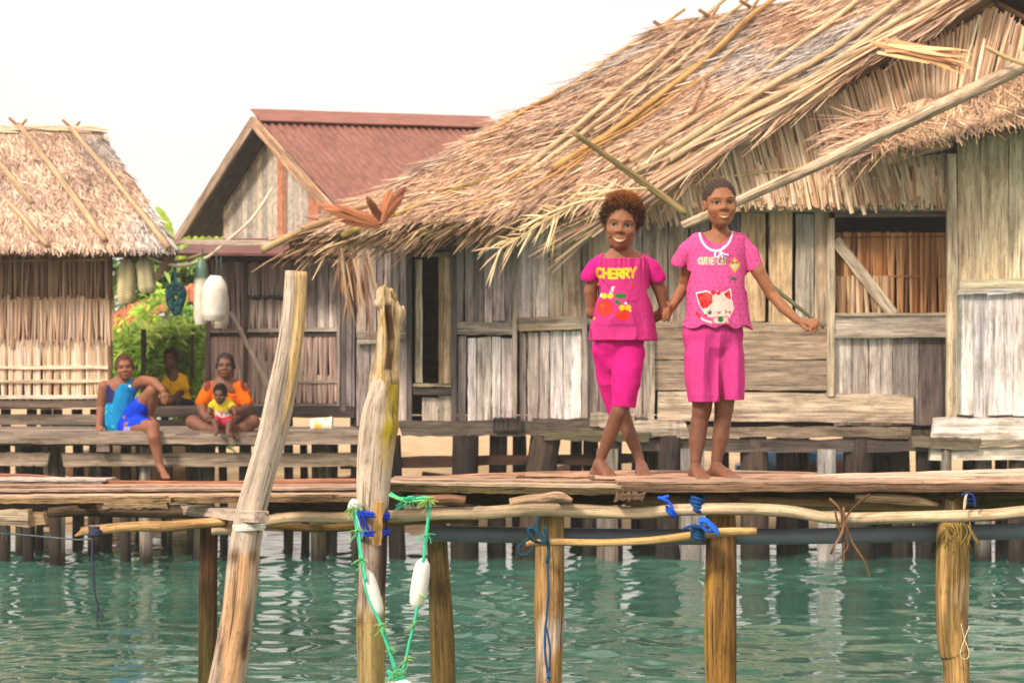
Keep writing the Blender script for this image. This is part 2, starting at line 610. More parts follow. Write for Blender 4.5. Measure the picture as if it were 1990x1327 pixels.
def plank_fill(mb, x0, x1, y0, y1, Y, wpx, pal, gap=1.0, thick=.022, jit=.004, rag=.012, skew=.0):
    """Upright boards side by side filling a pixel rectangle of the wall standing at distance Y."""
    x = x0
    while x < x1 - 1:
        w = min(rnd.uniform(*wpx), x1 - x)
        if x1 - (x + w) < wpx[0] * .5:
            w = x1 - x
        c = vary(rnd.choice(pal), .16)
        g = gap * (1 + (rnd.random() < .12) * rnd.uniform(1, 3))
        yy = Y + rnd.uniform(-.009, .009)
        t = rnd.uniform(-skew, skew)
        board(mb, P(x + w / 2 + t, y1 + rnd.uniform(-2, 2), yy), P(x + w / 2 - t, y0 + rnd.uniform(-2, 2), yy), (1, 0, 0), (w - g) * yy / F, thick, c, 8, jit, rag)
        x += w


def hb(mb, x0, y0, x1, y1, h, Y, t=.05, col=None, pal=GREY, segs=9, jit=.004, rag=.01, Y1=None, sink=0.0):
    """A board lying across the wall: pixel line of its centre, pixel height h; its back at distance Y, standing t proud."""
    Y1 = Y if Y1 is None else Y1
    col = vary(rnd.choice(pal), .12) if col is None else col
    a, b = P(x0, y0, Y - t / 2), P(x1, y1, Y1 - t / 2)
    board(mb, a, b, (0, 0, 1), h * Y / F, t, col, segs, jit, rag)


def vb(mb, x, y0, y1, w, Y, t=.05, col=None, pal=GREY, x2=None, jit=.004, segs=8):
    col = vary(rnd.choice(pal), .12) if col is None else col
    board(mb, P(x, y1, Y - t / 2), P(x if x2 is None else x2, y0, Y - t / 2), (1, 0, 0), w * Y / F, t, col, segs, jit, .006)


def one(fn, name, mat, parent, *a, **k):
    mb = MB()
    fn(mb, *a, **k)
    return mb.build(name, mat, parent)


def pile(px, y0, Y, w, parent, name='stilt', col=None, lean=0.0, zbot=-.7, square=False, mat=None):
    """A stilt from pixel row y0 down into the sea bed."""
    mb = MB()
    top = P(px, y0, Y)
    bot = np.array([top[0] + lean, Y + rnd.uniform(-.03, .03), zbot])
    c = vary(rnd.choice(DARKW), .25) if col is None else col
    r = w * Y / F / 2

    def cf(v, ang, t):
        wet = np.clip((.30 - v[:, 2]) / .25, 0, 1)[:, None]
        return np.clip(c * (1 - wet) + A(46, 44, 36) * wet, .004, 1)
    if square:
        board(mb, bot, top, (1, 0, 0), 2 * r, 2 * r * .5, c, 8, .006, .01)
    else:
        mid = (top + bot) / 2 + np.array([rnd.uniform(-.02, .02), 0, 0])
        tube(mb, [bot, mid, top], [r * 1.08, r, r * .97], 10, 5, colf=cf, lump=.12, freq=3)
    return mb.build(name, mat or M_LOG, parent, smooth=not square)


def bil(E1, E2, R2, R1, u, v):
    u = np.asarray(u)[:, None]; v = np.asarray(v)[:, None]
    return (1 - v) * ((1 - u) * E1 + u * E2) + v * ((1 - u) * R1 + u * R2)


def thatch(mb, E1, E2, R2, R1, n, Lr, Wr, pal, ang=.10, lift=.05, base=.015, rows=None, eave=0, dark=A(96, 72, 50), slab=.05, vmin=0.0, amt=.2, sag=None, side_rag=.0, nseg=3, drp=.06):
    """A thatched slope: an uneven bed plus n leaf strips laid in courses down the slope of a four-cornered (possibly twisted) surface."""
    E1, E2, R2, R1 = map(np.asarray, (E1, E2, R2, R1))

    def Q(u, v):
        p = bil(E1, E2, R2, R1, u, v)
        if sag is not None:
            p[:, 2] += sag * np.sin(np.pi * np.clip(v, 0, 1)) * (0.7 + .3 * np.sin(5 * u)) + .03 * vnoise(p * 1.6)
        return p

    def frame(u, v):
        e = 1e-3
        du = Q(u + e, v) - Q(u - e, v)
        dv = Q(u, v + e) - Q(u, v - e)
        nn = np.cross(du, dv)
        nn /= np.linalg.norm(nn, axis=1)[:, None]
        nn *= np.sign(nn[:, 2])[:, None]
        return du, dv, nn
    gu, gvn = 26, 18
    U, V = np.meshgrid(np.linspace(0, 1, gu), np.linspace(0, 1, gvn), indexing='ij')
    top = Q(U.ravel(), V.ravel())
    _, _, nn = frame(U.ravel(), V.ravel())
    bot = top - nn * slab
    i, j = np.meshgrid(np.arange(gu - 1), np.arange(gvn - 1), indexing='ij')
    a = (i * gvn + j).ravel(); b = ((i + 1) * gvn + j).ravel()
    q = np.stack([a, b, b + 1, a + 1], 1)
    o = gu * gvn
    q2 = np.stack([a + 1 + o, b + 1 + o, b + o, a + o], 1)
    side = []
    idx = lambda i, j: i * gvn + j
    for i in range(gu - 1):
        side += [(idx(i, 0), idx(i, 0) + o, idx(i + 1, 0) + o, idx(i + 1, 0)), (idx(i, gvn - 1), idx(i + 1, gvn - 1), idx(i + 1, gvn - 1) + o, idx(i, gvn - 1) + o)]
    for j in range(gvn - 1):
        side += [(idx(0, j), idx(0, j + 1), idx(0, j + 1) + o, idx(0, j) + o), (idx(gu - 1, j), idx(gu - 1, j) + o, idx(gu - 1, j + 1) + o, idx(gu - 1, j + 1))]
    mb.add(np.vstack([top, bot]), quads=np.vstack([q, q2, np.array(side)]), col=dark)
    slope = np.linalg.norm((R1 + R2) / 2 - (E1 + E2) / 2)
    L = NR.uniform(*Lr, n)
    u = NR.uniform(-side_rag, 1 + side_rag, n)
    if rows:
        k = NR.integers(0, rows, n)
        ve = k / rows + NR.normal(0, .008, n) + .004
    else:
        ve = NR.uniform(0, 1, n)
    if eave:
        m = int(eave)
        ve[:m] = NR.normal(-.012, .012, m)
    ve = np.maximum(ve + vmin * (ve < 0), -.05)
    vs = ve + L / slope
    over = vs > 1.02
    vs[over] = 1.02
    L[over] = np.maximum((vs - ve)[over] * slope, .05)
    p = Q(u, vs)
    du, dv, nn = frame(u, vs)
    d = -dv / np.linalg.norm(dv, axis=1)[:, None]
    s = du / np.linalg.norm(du, axis=1)[:, None]
    d = d + s * NR.normal(0, ang, n)[:, None] + nn * (NR.uniform(.3, 1.0, n) * lift / L)[:, None]
    p = p + nn * (base * NR.uniform(.2, 1.6, n))[:, None]
    pc = palette(pal, n, amt) * (1 + .28 * vnoise(p * 1.7) + .16 * vnoise(p * 5.))[:, None]
    gw = np.clip(vnoise(p * 1.1 + 7.) * 1.8 - .1, 0, .75)[:, None]
    pc = np.clip(pc * (1 - gw) + pc.mean(1)[:, None] * np.array([1.02, .97, .93]) * gw, .004, .9)
    leaves(mb, p, d, nn + s * NR.normal(0, .5, n)[:, None], L, NR.uniform(*Wr, n), pc, droop=np.where(ve < .03, drp * 1.6, drp * .4) * NR.uniform(.3, 1.5, n), segs=nseg, bend=NR.normal(0, .11, n))
    return Q, frame


def reed_panel(mb, xs, ytop, ybot, Y, pal, tilt=0.0, wpx=(3, 7), rows=1, amt=.2, depth=.03, rag=6):
    """Upright leaf or reed strips; ytop/ybot are functions of the pixel column."""
    x = xs[0]
    P0, D, L, Wd = [], [], [], []
    while x < xs[1]:
        w = rnd.uniform(*wpx)
        yt, yb = ytop(x), ybot(x)
        tl = tilt(x) if callable(tilt) else tilt
        for k in range(rows):
            a = yt + (yb - yt) * k / rows + rnd.uniform(-rag, rag) * .5
            b_ = yt + (yb - yt) * (k + 1) / rows + rnd.uniform(-rag, rag) + (10 if k < rows - 1 else 0)
            if b_ - a < 4:
                continue
            yy = Y - depth * rnd.random() - .012 * (rows - k)
            dx = tl * (b_ - a) + rnd.gauss(0, .03) * (b_ - a)
            p0, p1 = P(x, a, yy), P(x + dx, b_, yy - .01 * rnd.random())
            P0.append(p0); D.append(p1 - p0); L.append(np.linalg.norm(p1 - p0)); Wd.append(w * 1.25 * Y / F)
        x += w * .8
    n = len(P0)
    leaves(mb, np.array(P0), np.array(D), np.tile([[0, -1.0, 0]], (n, 1)) + NR.normal(0, .25, (n, 3)), np.array(L), np.array(Wd), palette(pal, n, amt), segs=2, fold=.5, bend=NR.normal(0, .02, n), tipw=.75, basew=.9)


def slab(mb, x0, x1, y0, y1, z0, z1, col):
    v = [(x, y, z) for x in (x0, x1) for y in (y0, y1) for z in (z0, z1)]
    q = [(0, 1, 3, 2), (4, 6, 7, 5), (0, 4, 5, 1), (2, 3, 7, 6), (0, 2, 6, 4), (1, 5, 7, 3)]
    mb.add(v, quads=q, col=col)


STRAW = [A(240, 202, 164, 1.36), A(224, 180, 142, 1.36), A(206, 160, 126, 1.36), A(248, 218, 184, 1.36), A(178, 136, 108, 1.36), A(216, 178, 150, 1.36), A(190, 164, 146, 1.36)]
STRAWD = [A(206, 170, 132, 1.3), A(182, 146, 108, 1.3), A(222, 188, 146, 1.3), A(150, 116, 88, 1.3), A(232, 204, 160, 1.3)]
PINKT = [A(224, 194, 168, 1.3), A(208, 176, 152, 1.3), A(190, 156, 134, 1.3), A(234, 208, 182, 1.3), A(168, 136, 116, 1.3)]
REED = [A(206, 178, 136), A(186, 156, 116), A(216, 192, 152), A(160, 130, 98), A(196, 172, 138)]


# ================================================================ the big thatched house on stilts
HY = 20.0
house = empty('stilt_house', P(1240, 838, HY), 'large weathered plank house on stilts with a sagging thatched roof and thatched gable', 'house', 'houses of the stilt village')


def build_house():
    h = house
    # board walls, section by section
    mb = MB()
    plank_fill(mb, 884, 996, 440, 628, HY, (16, 26), GREYL + TAN[:1], 1.5)
    plank_fill(mb, 1004, 1130, 428, 620, HY, (18, 34), GREYL + TAN, 1.5)
    plank_fill(mb, 1142, 1248, 412, 620, HY, (18, 32), TAN + GREYL, 1.5)
    mb.build('board_wall', M_WOOD, h)
    mb = MB()
    plank_fill(mb, 888, 996, 655, 824, HY, (16, 30), PALE, 1.6)
    plank_fill(mb, 1008, 1130, 645, 824, HY, (16, 32), PALE, 1.8)
    plank_fill(mb, 1142, 1262, 640, 824, HY, (14, 26), GREY, 1.6)
    mb.build('board_wall', M_WOOD, h)
    mb = MB()
    plank_fill(mb, 692, 800, 470, 660, HY + .03, (14, 26), GREY, 1.5)
    plank_fill(mb, 692, 800, 660, 826, HY + .03, (22, 40), GREYL + PALE, 1.5)
    mb.build('board_wall', M_WOOD, h)
    mb = MB()
    plank_fill(mb, 1248, 1438, 412, 626, HY, (34, 58), [A(120, 118, 112), A(134, 128, 116), TAN[3]], 2.0)
    plank_fill(mb, 1438, 1545, 412, 626, HY - .01, (48, 56), [A(196, 170, 128), A(188, 164, 124)], 3.0)
    plank_fill(mb, 1545, 1612, 412, 626, HY, (32, 42), [A(168, 154, 128), A(150, 142, 126)], 2.5)
    mb.build('board_wall', M_WOOD, h)
    mb = MB()
    for (x0, x1, c) in ((1620, 1655, A(206, 200, 186)), (1655, 1688, A(158, 152, 140)), (1688, 1734, A(186, 180, 166)), (1734, 1785, A(128, 122, 116)), (1785, 1832, A(96, 88, 80)), (1832, 1842, A(80, 74, 66))):
        board(mb, P((x0 + x1) / 2, 826, HY), P((x0 + x1) / 2, 655, HY), (1, 0, 0), (x1 - x0 - 1.5) * HY / F, .024, vary(c, .06), 9, .004, .01)
    mb.build('board_wall', M_WOOD, h)
    # wide lying boards under and beside the window
    for (x0, y0, x1, y1, hh, c, yy) in ((1268, 662, 1618, 662, 72, A(158, 140, 116), .03), (1270, 729, 1622, 729, 58, A(150, 135, 114), .026), (1278, 788, 1775, 794, 56, A(182, 166, 140), .05)):
        one(hb, 'lying_board', M_WOOD, h, x0, y0, x1, y1, hh, HY - .013, yy, col=c, segs=16, jit=.005)
    # rails, plates, posts
    for (x0, y0, x1, y1, hh, t_, c) in ((884, 638, 998, 638, 24, .05, A(150, 142, 124)), (1006, 630, 1132, 628, 26, .05, A(160, 150, 128)), (1008, 642, 1132, 636, 5, .07, A(176, 160, 124)), (1142, 622, 1262, 622, 20, .05, A(150, 140, 120)),
                                      (1618, 632, 1842, 632, 40, .06, A(164, 154, 138)), (1618, 654, 1842, 652, 6, .08, A(180, 170, 150)), (694, 652, 800, 652, 16, .05, A(140, 130, 112)), (694, 664, 742, 664, 8, .06, A(186, 176, 156))):
        one(hb, 'wall_rail', M_WOOD, h, x0, y0, x1, y1, hh, HY - .013, t_, col=c, segs=12)
    for (x0, y0, x1, y1, hh, c) in ((1212, 405, 1843, 403, 16, A(190, 176, 148)), (1000, 424, 1275, 408, 14, A(170, 156, 124)), (884, 446, 1002, 430, 12, A(120, 108, 90))):
        one(hb, 'top_plate', M_WOOD, h, x0, y0, x1, y1, hh, HY - .014, .13, col=c, segs=16, jit=.008)
    for (x, y0, y1, w, c) in ((1000, 432, 824, 9, A(150, 140, 124)), (1136, 420, 824, 11, A(140, 132, 120)), (1614, 424, 770, 14, A(176, 164, 138)), (882, 465, 824, 11, A(96, 90, 84)), (1264, 640, 822, 15, A(180, 170, 150)), (795, 480, 820, 10, A(86, 80, 76)), (668, 520, 800, 9, A(88, 82, 76))):
        one(vb, 'wall_post', M_WOOD, h, x, y0, y1, w, HY - .014, .075, col=c)
    # the door: tall, half open on the dark room
    d = empty('door', P(838, 748, HY))
    d.parent = h
    d.location = Vector(P(838, 748, HY)) - Vector(h.location)
    for (x, y0, y1, w_, t_, c) in ((814, 505, 744, 13, .03, A(178, 168, 140)), (857, 500, 744, 9, .03, A(150, 128, 96)), (869, 500, 744, 14, .03, A(172, 154, 122))):
        one(vb, 'door_plank', M_WOOD, d, x, y0, y1, w_, HY - .015, t_, c)
    for (y, hh, t_, c) in ((480, 9, .06, A(96, 88, 78)), (494, 10, .04, A(120, 110, 92)), (748, 6, .09, A(160, 146, 122)), (760, 14, .06, A(86, 78, 70))):
        one(hb, 'frame_rail', M_WOOD, d, 804, y, 876, y, hh, HY - .015, t_, c)
    pn = MB()
    plank_fill(pn, 820, 880, 770, 824, HY, (26, 34), [A(178, 168, 150)], 1)
    pn.build('door_panel', M_WOOD, d)
    # the window: black gap above a reed screen held by a slanting plank
    w = empty('window', P(1730, 612, HY))
    w.parent = h
    w.location = Vector(P(1730, 612, HY)) - Vector(h.location)
    one(hb, 'window_head', M_WOOD, w, 1622, 418, 1842, 416, 10, HY - .015, .07, A(120, 108, 88))
    one(hb, 'window_sill', M_WOOD, w, 1622, 612, 1842, 610, 6, HY - .015, .08, A(170, 156, 132))
    sc = MB()
    brown = [A(176, 124, 78), A(150, 98, 58), A(192, 142, 96), A(126, 80, 48)]
    palew = [A(200, 170, 136), A(176, 144, 110), A(150, 116, 84)]
    reed_panel(sc, (1622, 1842), lambda x: 452, lambda x: 612, HY + .06, brown, 0, (4.5, 7), amt=.12, rag=2)
    reed_panel(sc, (1618, 1725), lambda x: 536, lambda x: 612, HY + .03, palew, .02, (6, 9), amt=.12, rag=2)
    sc.build('reed_screen', M_REED, w)
    br = MB()
    for yy, c in ((538, A(150, 104, 66)), (462, A(120, 80, 50))):
        hb(br, 1622, yy, 1842, yy - 2, 2.5, HY + .03, .02, c)
    br.build('screen_batten', M_WOOD, w)
    one(lambda m: board(m, P(1623, 466, HY - .06), P(1736, 612, HY - .06), (1, 0, .6), 22 * HY / F, .03, A(170, 158, 134), 9, .004, .01), 'slanting_plank', M_WOOD, w)
    # dark room behind the openings
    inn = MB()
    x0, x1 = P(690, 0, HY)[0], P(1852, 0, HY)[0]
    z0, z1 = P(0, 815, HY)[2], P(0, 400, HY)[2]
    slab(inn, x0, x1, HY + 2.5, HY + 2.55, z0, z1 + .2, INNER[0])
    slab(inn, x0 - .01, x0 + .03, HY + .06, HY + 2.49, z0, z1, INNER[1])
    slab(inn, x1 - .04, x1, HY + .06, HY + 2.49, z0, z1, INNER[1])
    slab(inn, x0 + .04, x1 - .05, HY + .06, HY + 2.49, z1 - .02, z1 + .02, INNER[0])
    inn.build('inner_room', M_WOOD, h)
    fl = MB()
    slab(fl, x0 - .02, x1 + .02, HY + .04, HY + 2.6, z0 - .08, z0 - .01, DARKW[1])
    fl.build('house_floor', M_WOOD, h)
    # sill and bearer beams
    for (x0_, y0, x1_, y1, hh, t_, c) in ((778, 832, 1045, 832, 28, .14, A(116, 108, 98)), (1040, 829, 1262, 827, 30, .14, A(120, 112, 102)), (960, 824, 1012, 824, 26, .20, A(74, 66, 60)), (1150, 816, 1236, 816, 26, .17, A(186, 178, 160, .8)),
                                         (1232, 832, 1335, 832, 32, .18, A(186, 176, 160, .8)), (1335, 838, 1770, 840, 20, .15, A(150, 136, 118)), (1060, 846, 1262, 848, 18, .22, A(112, 110, 84)), (1225, 864, 1800, 866, 24, .12, A(108, 100, 94)), (660, 900, 1230, 890, 20, -.05, A(82, 58, 44)), (1770, 852, 1836, 852, 30, .19, A(96, 90, 74))):
        one(hb, 'sill_beam', M_BEAM, h, x0_, y0, x1_, y1, hh, HY - .016, t_, col=c, segs=14, jit=.012, rag=.03)
    # stilts
    for (px, Y, wd, ln) in ((762, 20.0, 34, .06), (905, 19.9, 52, 0), (968, 20.2, 36, 0), (1060, 19.95, 60, -.22), (1148, 20.3, 30, 0), (1188, 19.9, 44, 0), (1262, 20.4, 40, 0), (1300, 19.9, 46, 0), (1404, 20.6, 30, 0), (1465, 20.0, 54, 0), (1528, 20.5, 42, 0), (1668, 20.0, 62, 0), (1716, 21.0, 30, 0), (1748, 20.2, 40, .04), (1795, 20.0, 34, 0),
                            (905, 22.2, 30, 0), (1010, 22.2, 34, 0), (1120, 22.2, 30, 0), (1240, 22.2, 34, 0), (1400, 22.2, 30, 0), (1560, 22.2, 34, 0), (1700, 22.2, 30, 0), (1830, 22.2, 34, 0)):
        pile(px, 846, Y, wd * (.8 if Y > 21.5 else 1), h, lean=ln)
    for (px, Y, wd, c) in ((1345, 19.85, 46, A(132, 130, 122)), (1606, 19.85, 32, A(150, 150, 142)), (1180, 19.8, 40, A(112, 106, 94))):
        pile(px, 872, Y, wd, h, col=c, square=True, mat=M_WOOD)

    # roof: a twisted thatched slope with poles laid over it, its back slope, and the thatched gable
    E1, E2, R2, R1 = P(560, 470, 18.9), P(1262, 374, 19.3), P(2030, -84, 19.4), P(1292, 54, 23.1)
    r = MB()
    Q, fr_ = thatch(r, E1, E2, R2, R1, 30000, (.25, .8), (.006, .022), STRAW, ang=.15, lift=.06, rows=20, eave=900, sag=-.10, side_rag=.008, slab=.09, drp=.02)
    thatch(r, R1, R2, R2 + np.array([2.6, 1.6, -2.2]), R1 + np.array([2.6, 2.6, -2.2]), 900, (.4, .9), (.02, .05), STRAW, slab=.07)
    # loose bundles along the rake above the gable
    n = 420
    u = NR.normal(.985, .012, n); v = NR.uniform(-.02, .98, n)
    p = Q(u, v)
    du, dv, nn = fr_(u, v)
    d = -dv / np.linalg.norm(dv, axis=1)[:, None] + NR.normal(0, .06, (n, 3))
    leaves(r, p + nn * NR.uniform(.0, .12, n)[:, None], d, nn, NR.uniform(.5, 1.4, n), NR.uniform(.015, .04, n), palette(STRAW + [A(244, 216, 168, 1.5)] * 3, n, .15), droop=.02)
    # a shaggy thick eave: bundled ends that hang down in front of the wall top
    n = 2600
    u = NR.uniform(-.01, .97, n); v = NR.normal(.075, .03, n)
    p = Q(u, v)
    du, dv, nn = fr_(u, v)
    d = -dv / np.linalg.norm(dv, axis=1)[:, None] + NR.normal(0, .16, (n, 3))
    leaves(r, p - nn * NR.uniform(0, .16, n)[:, None], d, nn + NR.normal(0, .5, (n, 3)), NR.uniform(.25, .62, n), NR.uniform(.008, .024, n), palette(STRAWD + [A(110, 86, 62)], n, .22), droop=NR.uniform(-.04, .14, n))
    rf = r.build('thatch_roof', M_THATCH, h)

    def rpole(u0, v0, u1, v1, rad, c, lift=.09, tip=0.0, name='roof_pole'):
        k = np.linspace(0, 1, 6)
        pts = Q(u0 + (u1 - u0) * k, v0 + (v1 - v0) * k)
        _, _, n_ = fr_(np.full(6, .5), np.full(6, .5))
        pts = pts + n_ * lift
        pts[1:-1] += NR.normal(0, .012, (4, 3))
        m = MB()
        tube(m, pts, np.linspace(rad * 1.1, rad * .8, 6), 8, 3, col=c, lump=.1)
        m.build(name, M_BARK, rf, smooth=True)
    honey, palep = A(226, 180, 112, 1.4), A(238, 212, 168, 1.4)
    rpole(.42, .22, .10, 1.10, .030, palep)
    rpole(.47, .18, .20, 1.09, .028, palep)
    rpole(.56, .16, .32, 1.08, .036, honey, .11)
    rpole(.04, .45, -.01, 1.08, .022, honey, .06)
    rpole(.80, .14, .62, 1.0, .030, palep)
    rpole(.90, .06, .80, 1.0, .038, palep, .12)
    rpole(.955, .10, .93, 1.02, .034, palep, .14)
    rpole(.985, .02, .99, .95, .026, A(200, 164, 118, 1.4), .10)
    rpole(.20, -.04, .33, .20, .026, A(196, 172, 92, 1.3), .05)
    rpole(.40, -.02, .55, .12, .024, A(206, 176, 122, 1.3), .05)
    rpole(.0, -.05, .10, .12, .032, A(214, 184, 134, 1.3), .07)
    rpole(.14, -.02, .24, .10, .022, A(160, 140, 116), .02)
    for k in range(13):
        u0, v0 = rnd.uniform(.12, .97), rnd.uniform(.0, .55)
        rpole(u0, v0, u0 - rnd.uniform(.0, .16), v0 + rnd.uniform(.18, .5), rnd.uniform(.008, .017), vary(rnd.choice([honey, palep, A(176, 136, 98, 1.4)]), .12), rnd.uniform(.06, .11))
    for (x, y, Y) in ((1293, 52, 23.0), (1382, 30, 22.4), (1462, 12, 21.9)):
        m = MB()
        c = P(x, y, Y)
        tube(m, [c + np.array([-.14, 0, .06]), c + np.array([.16, .1, -.10])], .022, 7, 3, col=A(150, 112, 70))
        tube(m, [c + np.array([-.05, .0, -.1]), c + np.array([.08, -.05, .09])], .018, 7, 3, col=A(190, 150, 100))
        m.build('ridge_pin', M_BARK, rf, smooth=True)
    # gable of hanging leaf strips
    g = MB()
    rake = lambda x: 365 - (min(x, 1930) - 1257) * .535 + max(0, x - 1930) * .5
    top = lambda x: rake(x) + 26
    mid1 = lambda x: 20 + rake(x) + (404 - rake(x)) * .52
    GY = HY - .34
    back = MB()
    vs = []
    for x in np.linspace(1262, 2300, 40):
        vs += [P(x, 402, GY + .05), P(x, rake(x) + 30, GY + .05)]
    k = len(vs)
    q = [(i, i + 2, i + 3, i + 1) for i in range(0, k - 2, 2)]
    vs2 = [a + np.array([0, .05, 0]) for a in vs]
    q2 = [(i + 1 + k, i + 3 + k, i + 2 + k, i + k) for i in range(0, k - 2, 2)]
    rim = [(0, 1, 1 + k, k), (k - 1, k - 2, 2 * k - 2, 2 * k - 1)] + [(i, i + k, i + 2 + k, i + 2) for i in range(0, k - 2, 2)] + [(i + 1, i + 3, i + 3 + k, i + 1 + k) for i in range(0, k - 2, 2)]
    g.add(np.array(vs + vs2), quads=q + q2 + rim, col=A(150, 118, 84))
    GP = [A(242, 210, 174), A(230, 194, 156), A(216, 178, 142), A(246, 220, 188), A(190, 144, 110), A(222, 188, 156)]
    lean = lambda x: .26 if x < 1750 else .26 - .5 * min(1, (x - 1750) / 160)
    reed_panel(g, (1262, 2250), mid1, lambda x: 401 if x < 1780 else (392 if x < 1846 else 262), GY, GP, lean, (1.4, 4.2), 1, .22, .05, 10)
    reed_panel(g, (1236, 2250), lambda x: rake(x) + 12, lambda x: mid1(x) + 30 if x < 1846 else min(262, mid1(x) + 30), GY - .05, GP, lean, (1.4, 4.2), 1, .22, .05, 16)
    reed_panel(g, (1250, 2250), lambda x: rake(x) + 70, lambda x: min(400 if x < 1846 else 258, mid1(x) + 90), GY - .04, GP, lean, (3, 9), 1, .25, .05, 20)
    reed_panel(g, (1270, 1850), lambda x: 350 + 10 * math.sin(x * .05), lambda x: 401, GY - .03, GP, .12, (1.5, 5), 1, .2, .05, 8)
    reed_panel(g, (1775, 1850), lambda x: 300, lambda x: 388 + 9 * math.sin(x), GY - .06, GP, .02, (4, 9), 1, .2, .02, 10)
    gp = g.build('gable_panel', M_REED, h)
    m = MB()
    tube(m, [P(1268, 362, GY - .10), P(1400, 345, GY - .10), P(1600, 322, GY - .10)], .016, 7, 4, col=A(214, 190, 140))
    m.build('gable_batten', M_BARK, gp, smooth=True)
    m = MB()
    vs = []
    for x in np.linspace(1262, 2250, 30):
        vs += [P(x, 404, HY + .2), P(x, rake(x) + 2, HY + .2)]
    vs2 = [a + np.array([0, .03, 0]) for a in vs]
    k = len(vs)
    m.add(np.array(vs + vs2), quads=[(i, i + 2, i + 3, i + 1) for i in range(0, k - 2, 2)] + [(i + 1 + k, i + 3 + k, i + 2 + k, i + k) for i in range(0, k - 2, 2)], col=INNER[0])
    m.build('gap_shade_sheet', M_WOOD, h)  # dark sheet added to stand for the shade in the rake gap
    m = MB()
    tube(m, [P(1262, 366, GY + .0), P(1560, 206, GY - .0), P(1930, 8, GY - .0)], .03, 7, 4, col=A(150, 116, 80))
    m.build('rafter', M_BARK, h, smooth=True)
    m = MB()
    tube(m, [P(1930, 4, GY), P(2250, 170, GY)], .03, 7, 4, col=A(150, 116, 80))
    m.build('rafter', M_BARK, h, smooth=True)


build_house()

# ================================================================ nearer house at the right edge
RY = 19.6
right_house = empty('plank_house', P(1915, 890, RY), 'pale plank house with a low ragged thatched eave beside the thatched gable', 'house', 'houses of the stilt village')


def build_right():
    h = right_house
    mb = MB()
    plank_fill(mb, 1860, 2120, 262, 548, RY, (40, 64), [A(206, 190, 152), A(196, 178, 142), A(214, 200, 166)], 1.5, skew=1)
    mb.build('board_wall', M_WOOD, h)
    mb = MB()
    plank_fill(mb, 1860, 2120, 570, 808, RY, (22, 52), [A(206, 204, 196), A(190, 188, 180), A(216, 214, 204), A(196, 190, 178)], 1.5)
    mb.build('board_wall', M_WOOD, h)
    side = P(1848, 0, RY)[0]
    one(hb, 'wall_rail', M_WOOD, h, 1856, 554, 2120, 548, 20, RY - .013, .05, col=A(190, 184, 152), segs=10)
    one(hb, 'wall_rail', M_WOOD, h, 1856, 568, 2120, 562, 6, RY - .013, .07, col=A(206, 204, 182), segs=10)
    one(vb, 'corner_post', M_WOOD, h, 1849, 300, 826, 17, RY - .014, .09, col=A(186, 174, 142))
    for (x0, y0, x1, y1, hh, t_, c) in ((1812, 832, 2120, 832, 40, .12, A(214, 210, 192, .62)), (1806, 882, 2120, 880, 26, .10, A(200, 196, 182, .66)), (1770, 858, 1900, 862, 22, .16, A(120, 112, 92)), (1860, 862, 2120, 856, 12, .15, A(170, 164, 142)), (1780, 296, 1856, 292, 13, .06, A(110, 90, 70))):
        one(hb, 'sill_beam', M_BEAM, h, x0, y0, x1, y1, hh, RY - .014, t_, col=c, segs=12, jit=.009, rag=.02)
    for (px, wd, c, Y) in ((1838, 22, A(130, 126, 112), 19.5), (1912, 34, A(140, 138, 128), 19.7), (1945, 26, DARKW[1], 20.6), (1886, 30, DARKW[1], 21.0), (1975, 34, DARKW[0], 19.6), (1812, 26, DARKW[1], 20.8)):
        pile(px, 872, Y, wd, h, col=c)
    fl = MB()
    slab(fl, side + .03, side + 3, RY + .03, RY + 2.8, P(0, 850, RY)[2], P(0, 815, RY)[2], DARKW[1])
    fl.build('house_floor', M_WOOD, h)
    E1, E2, R2, R1 = P(1690, 292, 18.8), P(2200, 208, 18.8), P(2300, 36, 19.7), P(1672, 236, 19.3)
    r = MB()
    Q, fr_ = thatch(r, E1, E2, R2, R1, 3600, (.22, .6), (.007, .022), STRAWD + STRAW, ang=.7, lift=.04, rows=9, eave=600, slab=.06, drp=.03)
    n = 500
    u = NR.uniform(-.03, .10, n); v = NR.uniform(-.1, 1.05, n)
    p = Q(u, v)
    du, dv, nn = fr_(u, v)
    d = -du / np.linalg.norm(du, axis=1)[:, None] + NR.normal(0, .28, (n, 3))
    leaves(r, p + nn * NR.uniform(-.03, .05, n)[:, None], d, nn, NR.uniform(.15, .55, n), NR.uniform(.008, .022, n), palette(STRAW, n, .2), droop=NR.uniform(0, .35, n))
    r.build('thatch_roof', M_THATCH, h)
    m = MB()
    board(m, P(1722, 312, 18.8), P(1850, 278, 18.8), (0, 0, 1), 16 * RY / F, .03, A(130, 116, 84), 6, .004, .02)
    m.build('eave_board', M_WOOD, h)


build_right()

# ================================================================ hut with the neat thatch, left edge
LY = 21.2
left_hut = empty('thatched_hut', P(90, 800, LY), 'small hut with woven leaf walls and a neat steep thatched roof beside the hanging floats', 'hut', 'houses of the stilt village')


